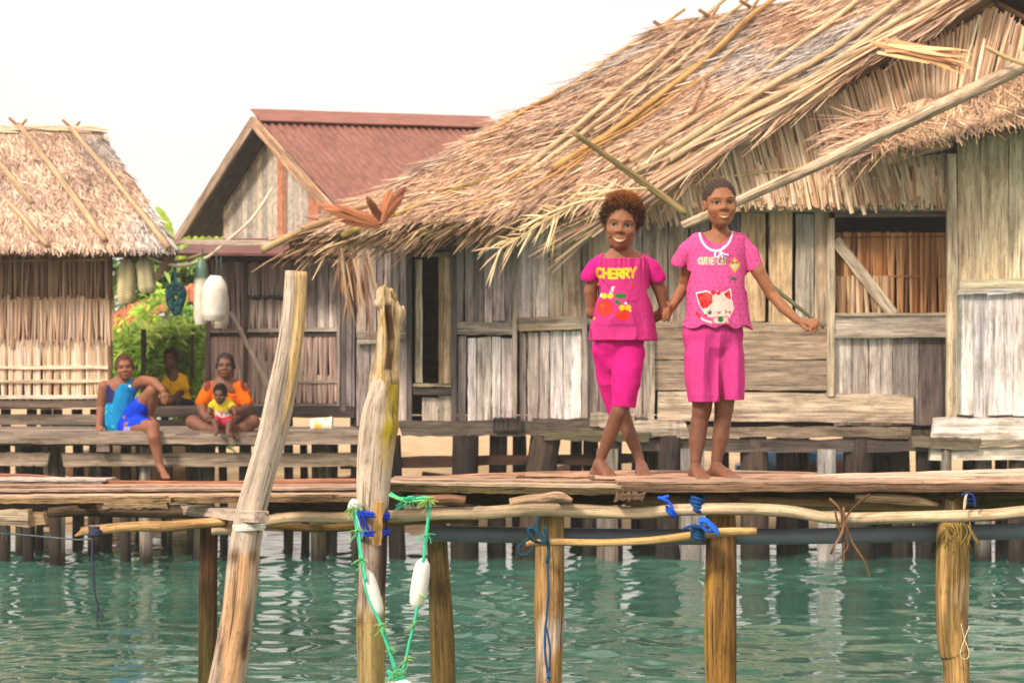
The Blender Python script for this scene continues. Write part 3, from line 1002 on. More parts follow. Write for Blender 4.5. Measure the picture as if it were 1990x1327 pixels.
def build_left():
    h = left_hut
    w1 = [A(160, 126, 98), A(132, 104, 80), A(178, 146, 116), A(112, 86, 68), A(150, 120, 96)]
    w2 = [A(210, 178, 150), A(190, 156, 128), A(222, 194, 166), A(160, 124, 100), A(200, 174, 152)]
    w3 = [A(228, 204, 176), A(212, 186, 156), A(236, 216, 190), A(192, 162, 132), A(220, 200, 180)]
    b = MB()
    x0, x1 = P(-120, 0, LY)[0], P(217, 0, LY)[0]
    zb, zt = P(0, 782, LY)[2], P(0, 470, LY)[2]
    slab(b, x0, x1, LY + .03, LY + .06, zb, zt, A(110, 84, 62))
    xr = P(214, 0, LY + 3)[0]
    board(b, ((x1 + xr) / 2 - .02, LY + 1.5, zb), ((x1 + xr) / 2 - .02, LY + 1.5, zt), (xr - x1, 3, 0), 2.9, .03, A(120, 94, 70), 3)
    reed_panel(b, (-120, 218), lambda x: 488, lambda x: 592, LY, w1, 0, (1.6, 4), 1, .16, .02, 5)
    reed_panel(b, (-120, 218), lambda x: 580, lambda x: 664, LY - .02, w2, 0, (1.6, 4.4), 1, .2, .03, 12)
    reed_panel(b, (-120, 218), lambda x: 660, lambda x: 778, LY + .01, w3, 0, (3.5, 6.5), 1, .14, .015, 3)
    b.build('woven_wall', M_REED, h)
    for (y0, y1, hh, c, t_) in ((509, 505, 3, A(190, 150, 84), .03), (585, 582, 3.5, A(196, 158, 88), .045), (714, 714, 6, A(214, 196, 166), .04), (742, 740, 6, A(206, 188, 156), .04), (772, 771, 7, A(216, 204, 180), .05)):
        one(hb, 'wall_batten', M_WOOD, h, -120, y0, 217, y1, hh, LY - .012, t_, col=c, segs=10)
    one(vb, 'corner_post', M_WOOD, h, 214, 486, 780, 7, LY - .013, .05, col=A(120, 92, 68))
    for (y0, hh, c, t_, xx) in ((785, 14, A(130, 118, 106), .12, 215), (815, 20, A(140, 130, 118), .06, 200)):
        one(hb, 'sill_beam', M_BEAM, h, -120, y0, xx, y0, hh, LY - .014, t_, col=c, segs=10)
    fl = MB()
    slab(fl, x0, x1 - .6, LY + .02, LY + 3, zb - .07, zb - .005, DARKW[1])
    fl.build('hut_floor', M_WOOD, h)
    for px in (12, 62, 112, 185, 208):
        pile(px, 795, LY + .1, 20, h)
    for px in (-20, 90, 150, 200):
        pile(px, 795, LY + 2.6, 22, h)
    E1, E2, R2, R1 = P(-160, 488, 20.6), P(345, 488, 20.6), P(183, 254, 22.6), P(-160, 250, 22.6)
    r = MB()
    thatch(r, E1, E2, R2, R1, 15000, (.14, .34), (.010, .026), PINKT, ang=.22, lift=.025, rows=26, eave=900, slab=.06, amt=.16, nseg=2, drp=.05)
    C = P(345, 488, 20.6) + np.array([-.78, 4.0, 0])
    thatch(r, E2, C, R2 + np.array([0, .05, 0]), R2, 1600, (.15, .35), (.012, .028), PINKT, ang=.2, rows=20, slab=.05, nseg=2)
    thatch(r, R1 + np.array([0, 2.2, -1.3]), R2 + np.array([0.0, 2.2, -1.3]), R2 + np.array([0, .03, 0]), R1 + np.array([0, .03, 0]), 600, (.2, .4), (.02, .04), PINKT, slab=.05)
    rf = r.build('thatch_roof', M_THATCH, h)
    rc = MB()
    n = 700
    p = np.stack([NR.uniform(R1[0], R2[0] - .25, n), NR.normal(22.52, .03, n), NR.uniform(R2[2] - .10, R2[2] + .03, n)], 1)
    leaves(rc, p, np.tile([[1., 0, 0]], (n, 1)) + NR.normal(0, .035, (n, 3)), np.tile([[0, -1., .6]], (n, 1)), NR.uniform(.25, .5, n), NR.uniform(.02, .05, n), palette(PINKT[:2] + [A(234, 204, 160, 1.4)], n, .12), droop=.04)
    rc.build('ridge_cap', M_THATCH, rf)
    for (x0, y0, x1, y1, e) in ((36, 242, 205, 467, 0), (137, 248, 328, 482, 0), (-2, 376, 92, 478, .1), (-60, 250, 62, 396, .05)):
        m = MB()
        Y0 = 22.6 - .08 if y0 < 300 else 21.55
        Y1 = 20.6 - .06 + (488 - y1) * .0085
        a_, b_ = P(x0, y0, Y0 - .05), P(x1, y1, Y1 - .05)
        tube(m, [a_, a_ * .5 + b_ * .5 + np.array([0, 0, .02]), b_], [.026, .03, .034], 8, 4, col=A(222, 192, 152, 1.35), lump=.12)
        m.build('roof_pole', M_BARK, rf, smooth=True)
    for (x, y) in ((36, 246), (140, 250)):
        m = MB()
        c = P(x, y, 22.5)
        tube(m, [c + np.array([-.11, 0, .10]), c + np.array([.12, .05, -.12])], .018, 7, 3, col=A(170, 132, 84))
        tube(m, [c + np.array([.09, 0, .08]), c + np.array([-.09, .05, -.12])], .016, 7, 3, col=A(190, 152, 100))
        m.build('ridge_pin', M_BARK, rf, smooth=True)
    m = MB()
    board(m, P(250, 376, 23.3), P(273, 376, 23.3), (0, 0, 1), .06, .06, A(170, 140, 100), 3)
    m.build('purlin_end', M_WOOD, h)


build_left()

# ================================================================ house with the red metal roof, between the two
metal_house = empty('metal_roof_house', P(560, 790, 24.0), 'grey house with a rust red corrugated metal gable roof between the two thatched ones', 'house', 'houses of the stilt village')


def build_metal():
    h = metal_house
    NRp, FRp, FB, BB = P(500, 229, 25), P(962, 243, 26.5), P(664, 414, 23.0), P(350, 462, 27.0)
    FRb = FB + (FRp - NRp)
    BBb = BB + (FRp - NRp)

    def sheet(name, a, b, c, d, col, nb, under):
        # corrugated: a-b along the ridge, d-c along the eave
        nu, nv = nb * 6, 10
        s = np.linspace(0, 1, nu); t = np.linspace(0, 1, nv)
        S, T = np.meshgrid(s, t, indexing='ij')
        p = (1 - T)[..., None] * ((1 - S)[..., None] * a + S[..., None] * b) + T[..., None] * ((1 - S)[..., None] * d + S[..., None] * c)
        nn = unit(np.cross(b - a, d - a)); nn = nn * np.sign(nn[2])
        p = p + nn * (.016 * np.sin(S * nb * 2 * np.pi) + .010 * np.floor(T * 2.999))[..., None]
        n, m = S.shape
        i, j = np.meshgrid(np.arange(n - 1), np.arange(m - 1), indexing='ij')
        q = np.stack([i * m + j, (i + 1) * m + j, (i + 1) * m + j + 1, i * m + j + 1], -1).reshape(-1, 4)
        mb = MB()
        v = p.reshape(-1, 3)
        k = len(v)
        cc = np.tile(col, (k, 1)) * (1 + .18 * vnoise(v * np.array([3., 3., 2.])))[:, None]
        g = np.stack([T.ravel() * 4, S.ravel() * nb * .12, 0 * S.ravel()], 1)
        mb.add(np.vstack([v, v - nn * .004]), quads=np.vstack([q, q[:, ::-1] + k]), col=np.vstack([cc, np.tile(under, (k, 1))]), gv=np.vstack([g, g]))
        return mb.build(name, M_RUST, h, smooth=True)
    red = A(140, 92, 78, 1.35)
    sheet('metal_roof', NRp, FRp, FRb, FB, red, 34, A(66, 62, 66))
    sheet('metal_roof', NRp, FRp, BBb, BB, A(120, 76, 62), 34, A(84, 82, 90))
    m = MB()
    board(m, NRp + np.array([-.02, -.02, .03]), FRp + np.array([0, -.02, .03]), (.3, -.8, -.45), .42, .02, A(150, 96, 82, 1.35), 10, .003)
    m.build('ridge_cap', M_RUST, h)
    up = np.array([0, 0, -.06])
    for (p0, p1, c) in ((NRp, FB, A(168, 138, 108)), (NRp, BB, A(140, 124, 104))):
        m = MB()
        o = np.array([-.05, -.05, 0])
        board(m, p0 + up + o, p1 + up + o, (0, 0, 1), .15, .03, c, 10, .004)
        m.build('barge_board', M_WOOD, h)
    # gable wall set back under the verge
    off = unit(FRp - NRp) * .30
    apex = NRp + off + np.array([0, 0, -.05])
    a, b = FB + off + np.array([0, 0, -.05]), BB + off + np.array([0, 0, -.05])
    a = apex + (a - apex) * .92; b = apex + (b - apex) * .70
    zb = P(0, 800, 24)[2]
    m = MB()
    nst = 26
    col_ = []
    for k in range(nst):
        t0, t1 = k / nst, (k + .96) / nst
        def top(t):
            x = b + (a - b) * t
            tr = np.array([*x[:2], 0])
            # height under the two slopes
            s = np.linalg.norm((apex - b)[:2]) / (np.linalg.norm((apex - b)[:2]) + np.linalg.norm((a - apex)[:2]))
            if t < s:
                q_ = b + (apex - b) * (t / s)
            else:
                q_ = apex + (a - apex) * ((t - s) / (1 - s))
            return q_
        p0, p1 = top(t0), top(t1)
        c = vary(rnd.choice([A(176, 166, 154), A(158, 150, 142), A(188, 176, 158)]), .08)
        if k in (17, 18, 11):
            c = A(190, 122, 92)
        if k in (19, 12):
            c = A(150, 112, 90)
        th = np.array([.03, .03, 0])
        v = [np.array([p0[0], p0[1], zb]), np.array([p1[0], p1[1], zb]), p1, p0]
        v += [x + th for x in v]
        m.add(v, quads=[(0, 1, 2, 3), (7, 6, 5, 4), (0, 4, 5, 1), (1, 5, 6, 2), (2, 6, 7, 3), (3, 7, 4, 0)], col=c)
    m.build('gable_wall', M_RUST, h)
    # long side wall below the front slope
    m = MB()
    A1, B1 = a + np.array([0, 0, -.05]), a + (FRp - NRp) * .85
    v = [np.array([A1[0], A1[1], zb]), np.array([B1[0], B1[1], zb]), np.array([B1[0], B1[1], A1[2]]), A1]
    v += [x + np.array([0, .05, 0]) for x in v]
    m.add(v, quads=[(0, 1, 2, 3), (7, 6, 5, 4), (0, 4, 5, 1), (1, 5, 6, 2), (2, 6, 7, 3), (3, 7, 4, 0)], col=A(120, 112, 104))
    m.build('side_wall', M_WOOD, h)


build_metal()

# ================================================================ low woven wing in front of it
WY = 22.4
wing = empty('woven_hut', P(540, 800, WY), 'low grey woven hut under a dark eave, behind the man in orange', 'hut', 'houses of the stilt village')


def build_wing():
    h = wing
    grey = [A(190, 170, 158), A(168, 148, 138), A(204, 184, 170), A(146, 128, 120), A(194, 174, 162)]
    pink = [A(208, 180, 166), A(190, 160, 148), A(218, 192, 176)]
    b = MB()
    x0, x1 = P(400, 0, WY)[0], P(700, 0, WY)[0]
    zb, zt = P(0, 790, WY)[2], P(0, 492, WY)[2]
    slab(b, x0, x1, WY + .03, WY + .06, zb, zt, A(80, 68, 60))
    slab(b, x0, x0 + .03, WY + .06, WY + 2.0, zb, zt, A(90, 78, 68))
    for (xa, xb, ya, yb, pal) in ((402, 476, 505, 640, grey), (402, 476, 650, 785, pink), (480, 566, 510, 575, grey), (480, 566, 582, 645, grey), (480, 575, 650, 712, pink), (480, 575, 700, 785, pink), (575, 655, 650, 740, pink), (575, 655, 730, 785, pink)):
        reed_panel(b, (xa, xb), lambda x: ya, lambda x: yb, WY - .01 * rnd.random(), pal, 0, (3, 6), 1, .14, .02, 5)
    b.build('woven_wall', M_REED, h)
    m = MB()
    plank_fill(m, 566, 662, 505, 640, WY - .015, (14, 26), [A(184, 172, 160), A(160, 150, 140), A(200, 190, 178)], 1.5)
    plank_fill(m, 660, 695, 500, 795, WY - .015, (16, 24), [A(150, 142, 136), A(168, 160, 152)], 1.5)
    m.build('board_wall', M_WOOD, h)
    for (x0_, y0, x1_, y1, hh, t_, c) in ((402, 643, 656, 640, 7, .04, A(180, 172, 156)), (402, 652, 656, 650, 5, .03, A(80, 74, 68)), (480, 578, 566, 577, 4, .035, A(96, 86, 78)), (575, 742, 655, 741, 5, .04, A(180, 168, 148)), (400, 786, 660, 786, 6, .05, A(170, 160, 146)), (400, 800, 700, 800, 22, .10, A(92, 82, 76)), (430, 506, 560, 502, 9, .06, A(84, 74, 66))):
        one(hb, 'wall_rail', M_WOOD, h, x0_, y0, x1_, y1, hh, WY - .02, t_, col=c)
    for (x, w_, c) in ((404, 8, A(130, 118, 104)), (478, 7, A(96, 88, 80)), (570, 7, A(104, 96, 88)), (658, 6, A(150, 142, 130))):
        one(vb, 'wall_post', M_WOOD, h, x, 495, 790, w_, WY - .02, .05, col=c)
    one(lambda mm: board(mm, P(448, 606, WY - .3), P(524, 754, WY - .3), (1, 0, 0.4), 9 * WY / F, .03, A(176, 164, 146), 6), 'slanting_brace', M_WOOD, h)
    # red eave, its fascia and the plank above it
    m = MB()
    e0, e1 = P(338, 492, 21.75), P(720, 492, 21.75)
    t0, t1 = P(395, 464, 23.2), P(740, 462, 23.2)
    v = np.array([e0, e1, t1, t0, e0 + [0, 0, -.03], e1 + [0, 0, -.03], t1 + [0, 0, -.03], t0 + [0, 0, -.03]])
    m.add(v, quads=[(0, 1, 2, 3), (7, 6, 5, 4), (0, 4, 5, 1), (1, 5, 6, 2), (2, 6, 7, 3), (3, 7, 4, 0)], col=A(110, 64, 58))
    m.build('metal_eave', M_RUST, h)
    one(hb, 'fascia', M_WOOD, h, 346, 470, 548, 474, 10, 21.2, .05, col=A(178, 164, 144))
    for px in (402, 475, 560, 640, 690):
        pile(px, 800, WY, 18, h)
    fl = MB()
    slab(fl, x0, x1, WY + .06, WY + 2.0, zb - .08, zb, DARKW[1])
    fl.build('hut_floor', M_WOOD, h)


build_wing()
# ================================================================ the jetty in front (deck boards, beams, its own posts)
jetty = empty('jetty', P(1100, 945, 9.4), 'rickety jetty of rough boards and logs on crooked posts, two girls standing on it', 'jetty')
BROWN = A(170, 122, 92)
LOGP = [A(186, 142, 112), A(170, 132, 106), A(196, 160, 130)]


def deck(px0, py0, px1, py1, Y, dep, thk, col, mat=None, name='deck_board', Y1=None, jit=.006, rag=.02, segs=22, face=None):
    """A deck board given by the pixel line of its upper front edge at distance Y; dep front-to-back, thk high."""
    a, b = P(px0, py0, Y), P(px1, py1, Y if Y1 is None else Y1)
    o = np.array([0, dep / 2, -thk / 2])
    mb = MB()
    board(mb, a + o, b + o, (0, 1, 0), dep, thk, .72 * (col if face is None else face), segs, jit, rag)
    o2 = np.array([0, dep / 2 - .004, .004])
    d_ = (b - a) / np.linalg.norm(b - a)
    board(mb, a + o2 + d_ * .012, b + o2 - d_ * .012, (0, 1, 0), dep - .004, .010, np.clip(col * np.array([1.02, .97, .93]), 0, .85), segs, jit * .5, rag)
    return mb.build(name, mat or M_LOG, jetty)


def stick(px, Y, rad, col, parent=None, name='pole', n=12, sub=6, lump=.1, mat=None, colf=None, freq=5, lab=None, cat=None, flat=None, group=None):
    """A crooked stick through photo pixels; Y a number or one per point, rad in pixels."""
    Ys = [Y] * len(px) if np.isscalar(Y) else Y
    pts = [P(a, b, y) for (a, b), y in zip(px, Ys)]
    rr = [rad] * len(px) if np.isscalar(rad) else rad
    mb = MB()
    tube(mb, pts, [r * y / F for r, y in zip(rr, Ys)], n, sub, col=col, lump=lump, colf=colf, freq=freq, flat=flat)
    o = mb.build(name, mat or M_BARK, parent, smooth=True)
    if lab:
        tag(o, lab, cat, group)
    return o


def build_jetty():
    j = jetty
    # upper boards the girls stand on
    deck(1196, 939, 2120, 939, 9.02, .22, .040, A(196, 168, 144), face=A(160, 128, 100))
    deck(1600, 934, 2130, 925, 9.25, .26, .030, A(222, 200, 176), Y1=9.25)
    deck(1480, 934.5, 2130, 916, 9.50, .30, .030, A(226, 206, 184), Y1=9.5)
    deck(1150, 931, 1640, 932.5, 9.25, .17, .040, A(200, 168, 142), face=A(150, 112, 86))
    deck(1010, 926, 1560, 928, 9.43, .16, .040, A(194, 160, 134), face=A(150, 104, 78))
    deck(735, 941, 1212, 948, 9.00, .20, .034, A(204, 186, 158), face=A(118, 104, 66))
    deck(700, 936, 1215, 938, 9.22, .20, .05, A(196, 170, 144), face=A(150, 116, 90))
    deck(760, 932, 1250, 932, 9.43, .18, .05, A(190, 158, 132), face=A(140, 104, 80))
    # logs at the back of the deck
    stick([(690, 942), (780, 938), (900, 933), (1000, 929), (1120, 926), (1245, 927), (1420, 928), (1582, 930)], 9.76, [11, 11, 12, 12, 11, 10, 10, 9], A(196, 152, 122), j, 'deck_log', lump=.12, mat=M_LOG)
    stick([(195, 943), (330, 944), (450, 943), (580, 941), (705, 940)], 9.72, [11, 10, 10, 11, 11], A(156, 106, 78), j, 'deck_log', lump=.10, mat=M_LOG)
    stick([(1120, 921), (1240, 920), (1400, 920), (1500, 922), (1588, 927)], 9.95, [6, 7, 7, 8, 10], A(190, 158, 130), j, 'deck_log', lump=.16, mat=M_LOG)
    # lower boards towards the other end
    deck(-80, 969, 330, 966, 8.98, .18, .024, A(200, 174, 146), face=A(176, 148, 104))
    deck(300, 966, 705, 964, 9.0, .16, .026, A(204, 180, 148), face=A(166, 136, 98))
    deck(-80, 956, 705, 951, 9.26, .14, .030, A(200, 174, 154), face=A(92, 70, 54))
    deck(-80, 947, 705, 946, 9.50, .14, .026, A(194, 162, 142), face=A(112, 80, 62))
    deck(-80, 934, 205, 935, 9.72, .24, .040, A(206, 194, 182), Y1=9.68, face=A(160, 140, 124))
    stick([(-80, 926), (60, 928), (130, 934)], 10.0, [8, 7, 5], A(150, 100, 82), j, 'deck_log', mat=M_LOG)
    # beams and joists underneath
    for (x0, y0, x1, y1, hh, Y, c) in ((780, 968, 1240, 966, 26, 9.45, A(96, 78, 58)), (470, 982, 720, 984, 30, 9.5, A(70, 58, 46)), (200, 979, 330, 980, 16, 9.3, A(160, 140, 112)), (1240, 966, 2100, 962, 22, 9.6, A(110, 92, 60)), (1480, 976, 1990, 980, 30, 9.75, A(126, 116, 52)), (1196, 965, 1246, 964, 14, 8.99, A(140, 116, 92)), (-60, 983, 160, 984, 16, 9.75, A(92, 82, 72))):
        mb = MB()
        board(mb, P(x0, y0, Y), P(x1, y1, Y), (0, 0, 1), hh * Y / F, .07, c, 14, .008, .03)
        mb.build('bearer_beam', M_LOG, j)
    for (px, py, w, Y0, Y1, c) in ((842, 971, 12, 9.02, 10.2, A(126, 92, 62)), (1090, 968, 11, 8.98, 10.2, A(150, 124, 96)), (1428, 965, 11, 9.1, 10.2, A(110, 92, 70)), (1850, 962, 11, 9.1, 10.2, A(120, 100, 76)), (560, 976, 11, 9.1, 10.2, A(96, 80, 62)), (160, 978, 11, 9.2, 10.2, A(110, 92, 74))):
        a = P(px, py, Y0)
        mb = MB()
        tube(mb, [a, a + np.array([.02, .6, 0]), a + np.array([0, Y1 - Y0, 0])], w * Y0 / F, 10, 4, col=c, lump=.14)
        mb.build('cross_joist', M_LOG, j, smooth=True)
    stick([(800, 972), (870, 970), (905, 973)], 9.02, [13, 12, 11], A(150, 112, 84), j, 'cross_log', mat=M_LOG, lump=.14)
    stick([(990, 975), (1040, 968), (1085, 966), (1112, 973)], 8.95, [7, 9, 11, 6], A(196, 164, 132), j, 'cross_log', mat=M_LOG, lump=.35, freq=14)
    stick([(1215, 972), (1400, 974), (1600, 979), (1830, 984)], 9.2, [11, 12, 12, 11], A(150, 126, 86), j, 'bearer_pole', lump=.12)
    stick([(1662, 965), (1710, 968), (1775, 972), (1822, 980)], 9.1, [8, 10, 10, 4], A(206, 176, 140), j, 'broken_branch', mat=M_LOG, lump=.2, freq=10)
    stick([(505, 1018), (640, 1026), (800, 1012), (930, 1008)], 9.35, [7, 8, 8, 7], A(150, 120, 66), j, 'bearer_pole', lump=.12)
    stick([(95, 996), (180, 990), (300, 993), (420, 1000)], 9.3, [10, 13, 13, 9], A(104, 86, 66), j, 'bearer_pole', lump=.14, mat=M_LOG)

    # the jetty's own posts, wet and mossy towards the water
    def post(px, Y, rad, c, low, moss=None, band=None, name='support_post', lump=.07, mat=None):
        def cf(v, ang, t):
            n1 = vnoise(v * np.array([16, 16, 2.6]) + 5.3)[:, None]
            n2 = vnoise(v * np.array([9, 9, 5.0]) + 1.7)[:, None]
            z = v[:, 2][:, None]
            w = np.clip((1.02 - z) / .5 + .35 * n2, 0, 1)
            k = c * (1 - w) + low * w
            if moss is not None:
                m = np.clip(n1 * 1.8 - .1, 0, 1) * .8
                k = k * (1 - m) + moss * m
            if band is not None:
                m = np.clip(n2 * 2.5 - .6, 0, 1)
                k = k * (1 - m) + band * m
            return np.clip(k, .004, .95)
        pts = [P(a, b, Y) for a, b in px]
        pts.append(pts[-1] + np.array([(pts[-1] - pts[-2])[0] * 2, 0, -1.0]))
        mb = MB()
        tube(mb, pts, [r * Y / F for r in rad + [rad[-1]]], 18, 10, colf=cf, lump=lump, freq=4)
        return mb.build(name, mat or M_LOG, j, smooth=True)
    post([(406, 1024), (405, 1130), (403, 1327)], 9.32, [18, 18, 19], A(96, 70, 42), A(88, 80, 36), moss=A(44, 34, 26))
    post([(848, 1012), (853, 1100), (858, 1200), (862, 1327)], 9.55, [19, 21, 23, 25], A(164, 140, 88), A(126, 104, 54), moss=A(136, 126, 66))
    post([(1070, 985), (1069, 1060), (1069, 1180), (1066, 1327)], 9.22, [27, 29, 29, 27], A(206, 168, 110), A(186, 148, 92), moss=A(166, 128, 76), band=A(208, 190, 164))
    post([(1400, 980), (1401, 1060), (1400, 1180), (1401, 1327)], 9.25, [28, 30, 30, 30], A(166, 122, 66), A(158, 118, 52), moss=A(206, 166, 62), band=A(110, 84, 56))
    post([(1853, 955), (1852, 1010), (1852, 1060), (1851, 1130), (1850, 1200), (1853, 1260), (1860, 1327)], 9.22, [20, 27, 32, 33, 33, 30, 26], A(196, 160, 96), A(186, 150, 92), moss=A(146, 122, 66), band=A(216, 188, 142), lump=.14)


build_jetty()

# ================================================================ the two tall posts in front of it
TOP_TODO = []


def tall_posts():
    def cf1(v, ang, t):
        n = vnoise(v * np.array([26, 26, 4.5]))
        n2 = vnoise(v * np.array([12, 12, 3.]) + 4)
        py = px_of(v, (0, 0, 0))[:, 1]
        c = np.tile(A(200, 186, 168), (len(v), 1)) * (1 + .08 * n2)[:, None]
        low = np.clip((py - 1066 + 14 * n) / 8, 0, 1)
        c = lerp3(c, A(204, 164, 122), low)
        c = lerp3(c, A(196, 176, 154), low * np.clip(n2 * 3, 0, 1))
        band = np.exp(-((py - 1082) / 16) ** 2) * np.clip(n * 3 + .6, 0, 1)
        c = lerp3(c, A(96, 70, 50), np.clip(band, 0, 1) * .9)
        c = lerp3(c, A(92, 70, 54), np.clip(n * 4 - .9, 0, 1) * low * .85)
        return lerp3(c, A(150, 124, 92), np.clip((560 - py) / 40, 0, 1) * .5)
    Y = 8.78
    o = empty('mooring_post', P(440, 1327, Y), 'tall pale post leaning over the water beside the short dark post, split down one side', 'post', 'mooring posts')
    mb = MB()
    px = [(575, 527), (571, 600), (560, 690), (545, 770), (528, 850), (505, 930), (487, 1000), (476, 1060), (470, 1120), (462, 1200), (449, 1280), (440, 1330), (425, 1420)]
    rad = [21, 23, 25, 27, 28, 29, 30, 30, 32, 32, 33, 34, 34]
    tube(mb, [P(a, b, Y) for a, b in px], [r * Y / F for r in rad], 20, 6, colf=cf1, lump=.09, freq=3)
    mb.build('trunk', M_BARK, o, smooth=True)
    mb = MB()
    tube(mb, [P(a + 13, b, Y - .045) for a, b in [(572, 528), (571, 600), (561, 690), (547, 770), (531, 850)]], [12 * Y / F, 12 * Y / F, 11 * Y / F, 8 * Y / F, 2 * Y / F], 12, 6, colf=lambda v, a, t: A(196, 168, 118) + 0 * v, lump=.12, freq=5)
    mb.build('split_half', M_LOG, o, smooth=True)

    def cf2(v, ang, t):
        n = vnoise(v * np.array([24, 24, 3.]))
        n2 = vnoise(v * np.array([12, 12, 7.]) + 3)
        px, py = px_of(v, (0, 0, 0)).T
        xc = np.interp(py, [716, 800, 850, 960, 1327], [752, 740, 733, 725, 720])
        c = np.tile(A(212, 196, 174), (len(v), 1)) * (1 + .08 * n2)[:, None]
        right = np.clip((px - xc - 4 + 10 * n2) / 8, 0, 1)
        c = lerp3(c, A(196, 170, 112), right * np.clip((930 - py) / 40, 0, 1) * .8)
        c = lerp3(c, A(180, 160, 24), right * np.clip((py - 705) / 25, 0, 1) * np.clip((880 - py) / 40, 0, 1) * np.clip(n2 * 2 + .9, 0, 1))
        dark = np.clip((py - 985 + 10 * n) / 14, 0, 1) * np.clip((1190 - py + 60 * n) / 30, 0, 1)
        c = lerp3(c, A(112, 94, 84), dark * np.clip(n * 3 + .65, 0, 1) * .9)
        c = lerp3(c, A(70, 54, 46), dark * np.clip(n * 4 - .9, 0, 1))
        low = np.clip((py - 1170 + 30 * n) / 30, 0, 1)
        c = lerp3(c, A(182, 160, 106), low)
        c = lerp3(c, A(156, 142, 76), low * np.clip(n2 * 2 + .2, 0, 1) * .7)
        for (kx, ky, kr) in ((716, 892, 7), (735, 690, 7), (700, 1205, 9)):
            c = lerp3(c, A(112, 82, 54), np.clip((kr - np.hypot(px - kx, (py - ky) * .8)) / 3, 0, 1) * (v[:, 1] < 8.85) * .8)
        return c
    Y = 8.85
    o = empty('mooring_post', P(722, 1327, Y), 'thick pale post with a hollow forked top and yellow moss, roped with blue cord', 'post', 'mooring posts')
    mb = MB()
    px = [(751, 725), (748, 748), (739, 800), (737, 826), (733, 850), (728, 905), (725, 960), (724, 1010), (724, 1080), (722, 1150), (721, 1220), (720, 1327), (720, 1420)]
    rad = [22, 29, 35, 37, 35, 33, 31, 29, 28, 27, 28, 27, 27]
    tube(mb, [P(a, b, Y) for a, b in px], [r * Y / F for r in rad], 22, 6, colf=cf2, lump=.07, freq=4)
    mb.build('trunk', M_BARK, o, smooth=True)
    TOP_TODO.append(o)
    mb = MB()
    board(mb, P(733, 1062, 8.74), P(737, 978, 8.74), (1, 0, 0), 17 * Y / F, .04, A(206, 160, 92), 8, .004, .01)
    w = mb.build('wedge', M_LOG)
    tag(w, 'short tan stick wedged under the blue cord on the hollow post', 'stick')


tall_posts()

# loose long poles, stub, board, pipe
stick([(412, 1030), (460, 1027), (520, 1012), (580, 1004), (640, 1005), (700, 1005), (780, 1002), (850, 997), (950, 995), (1040, 989), (1130, 992), (1250, 996), (1330, 990), (1440, 989), (1530, 993), (1600, 1004), (1660, 1007), (1760, 1005), (1860, 1002), (1930, 1000), (1990, 994), (2100, 986)],
      9.06, [9, 10, 11, 11, 11, 12, 12, 13, 13, 13, 13, 12, 12, 12, 12, 11, 12, 12, 12, 12, 12, 12], A(220, 198, 162), lab='long crooked peeled pole lashed along the whole front of the jetty', cat='pole', name='lashed_pole', lump=.07, n=16)
stick([(146, 1041), (168, 1031), (190, 1029), (260, 1023), (330, 1022), (385, 1017), (440, 1014)], 8.95, [2, 9, 10, 10, 10, 10, 10], A(206, 168, 112), lab='short weathered pole with a pointed tip wound with dark cord', cat='pole', name='pointed_pole', mat=M_LOG, lump=.1)
stick([(1022, 1055), (1080, 1053), (1180, 1054), (1260, 1050), (1330, 1042), (1400, 1034), (1470, 1032)], 9.02, [6, 7, 7, 7, 8, 9, 8], A(214, 178, 116), lab='thin crooked stick tied below the long pole with blue rope', cat='stick', name='tied_stick', lump=.12)


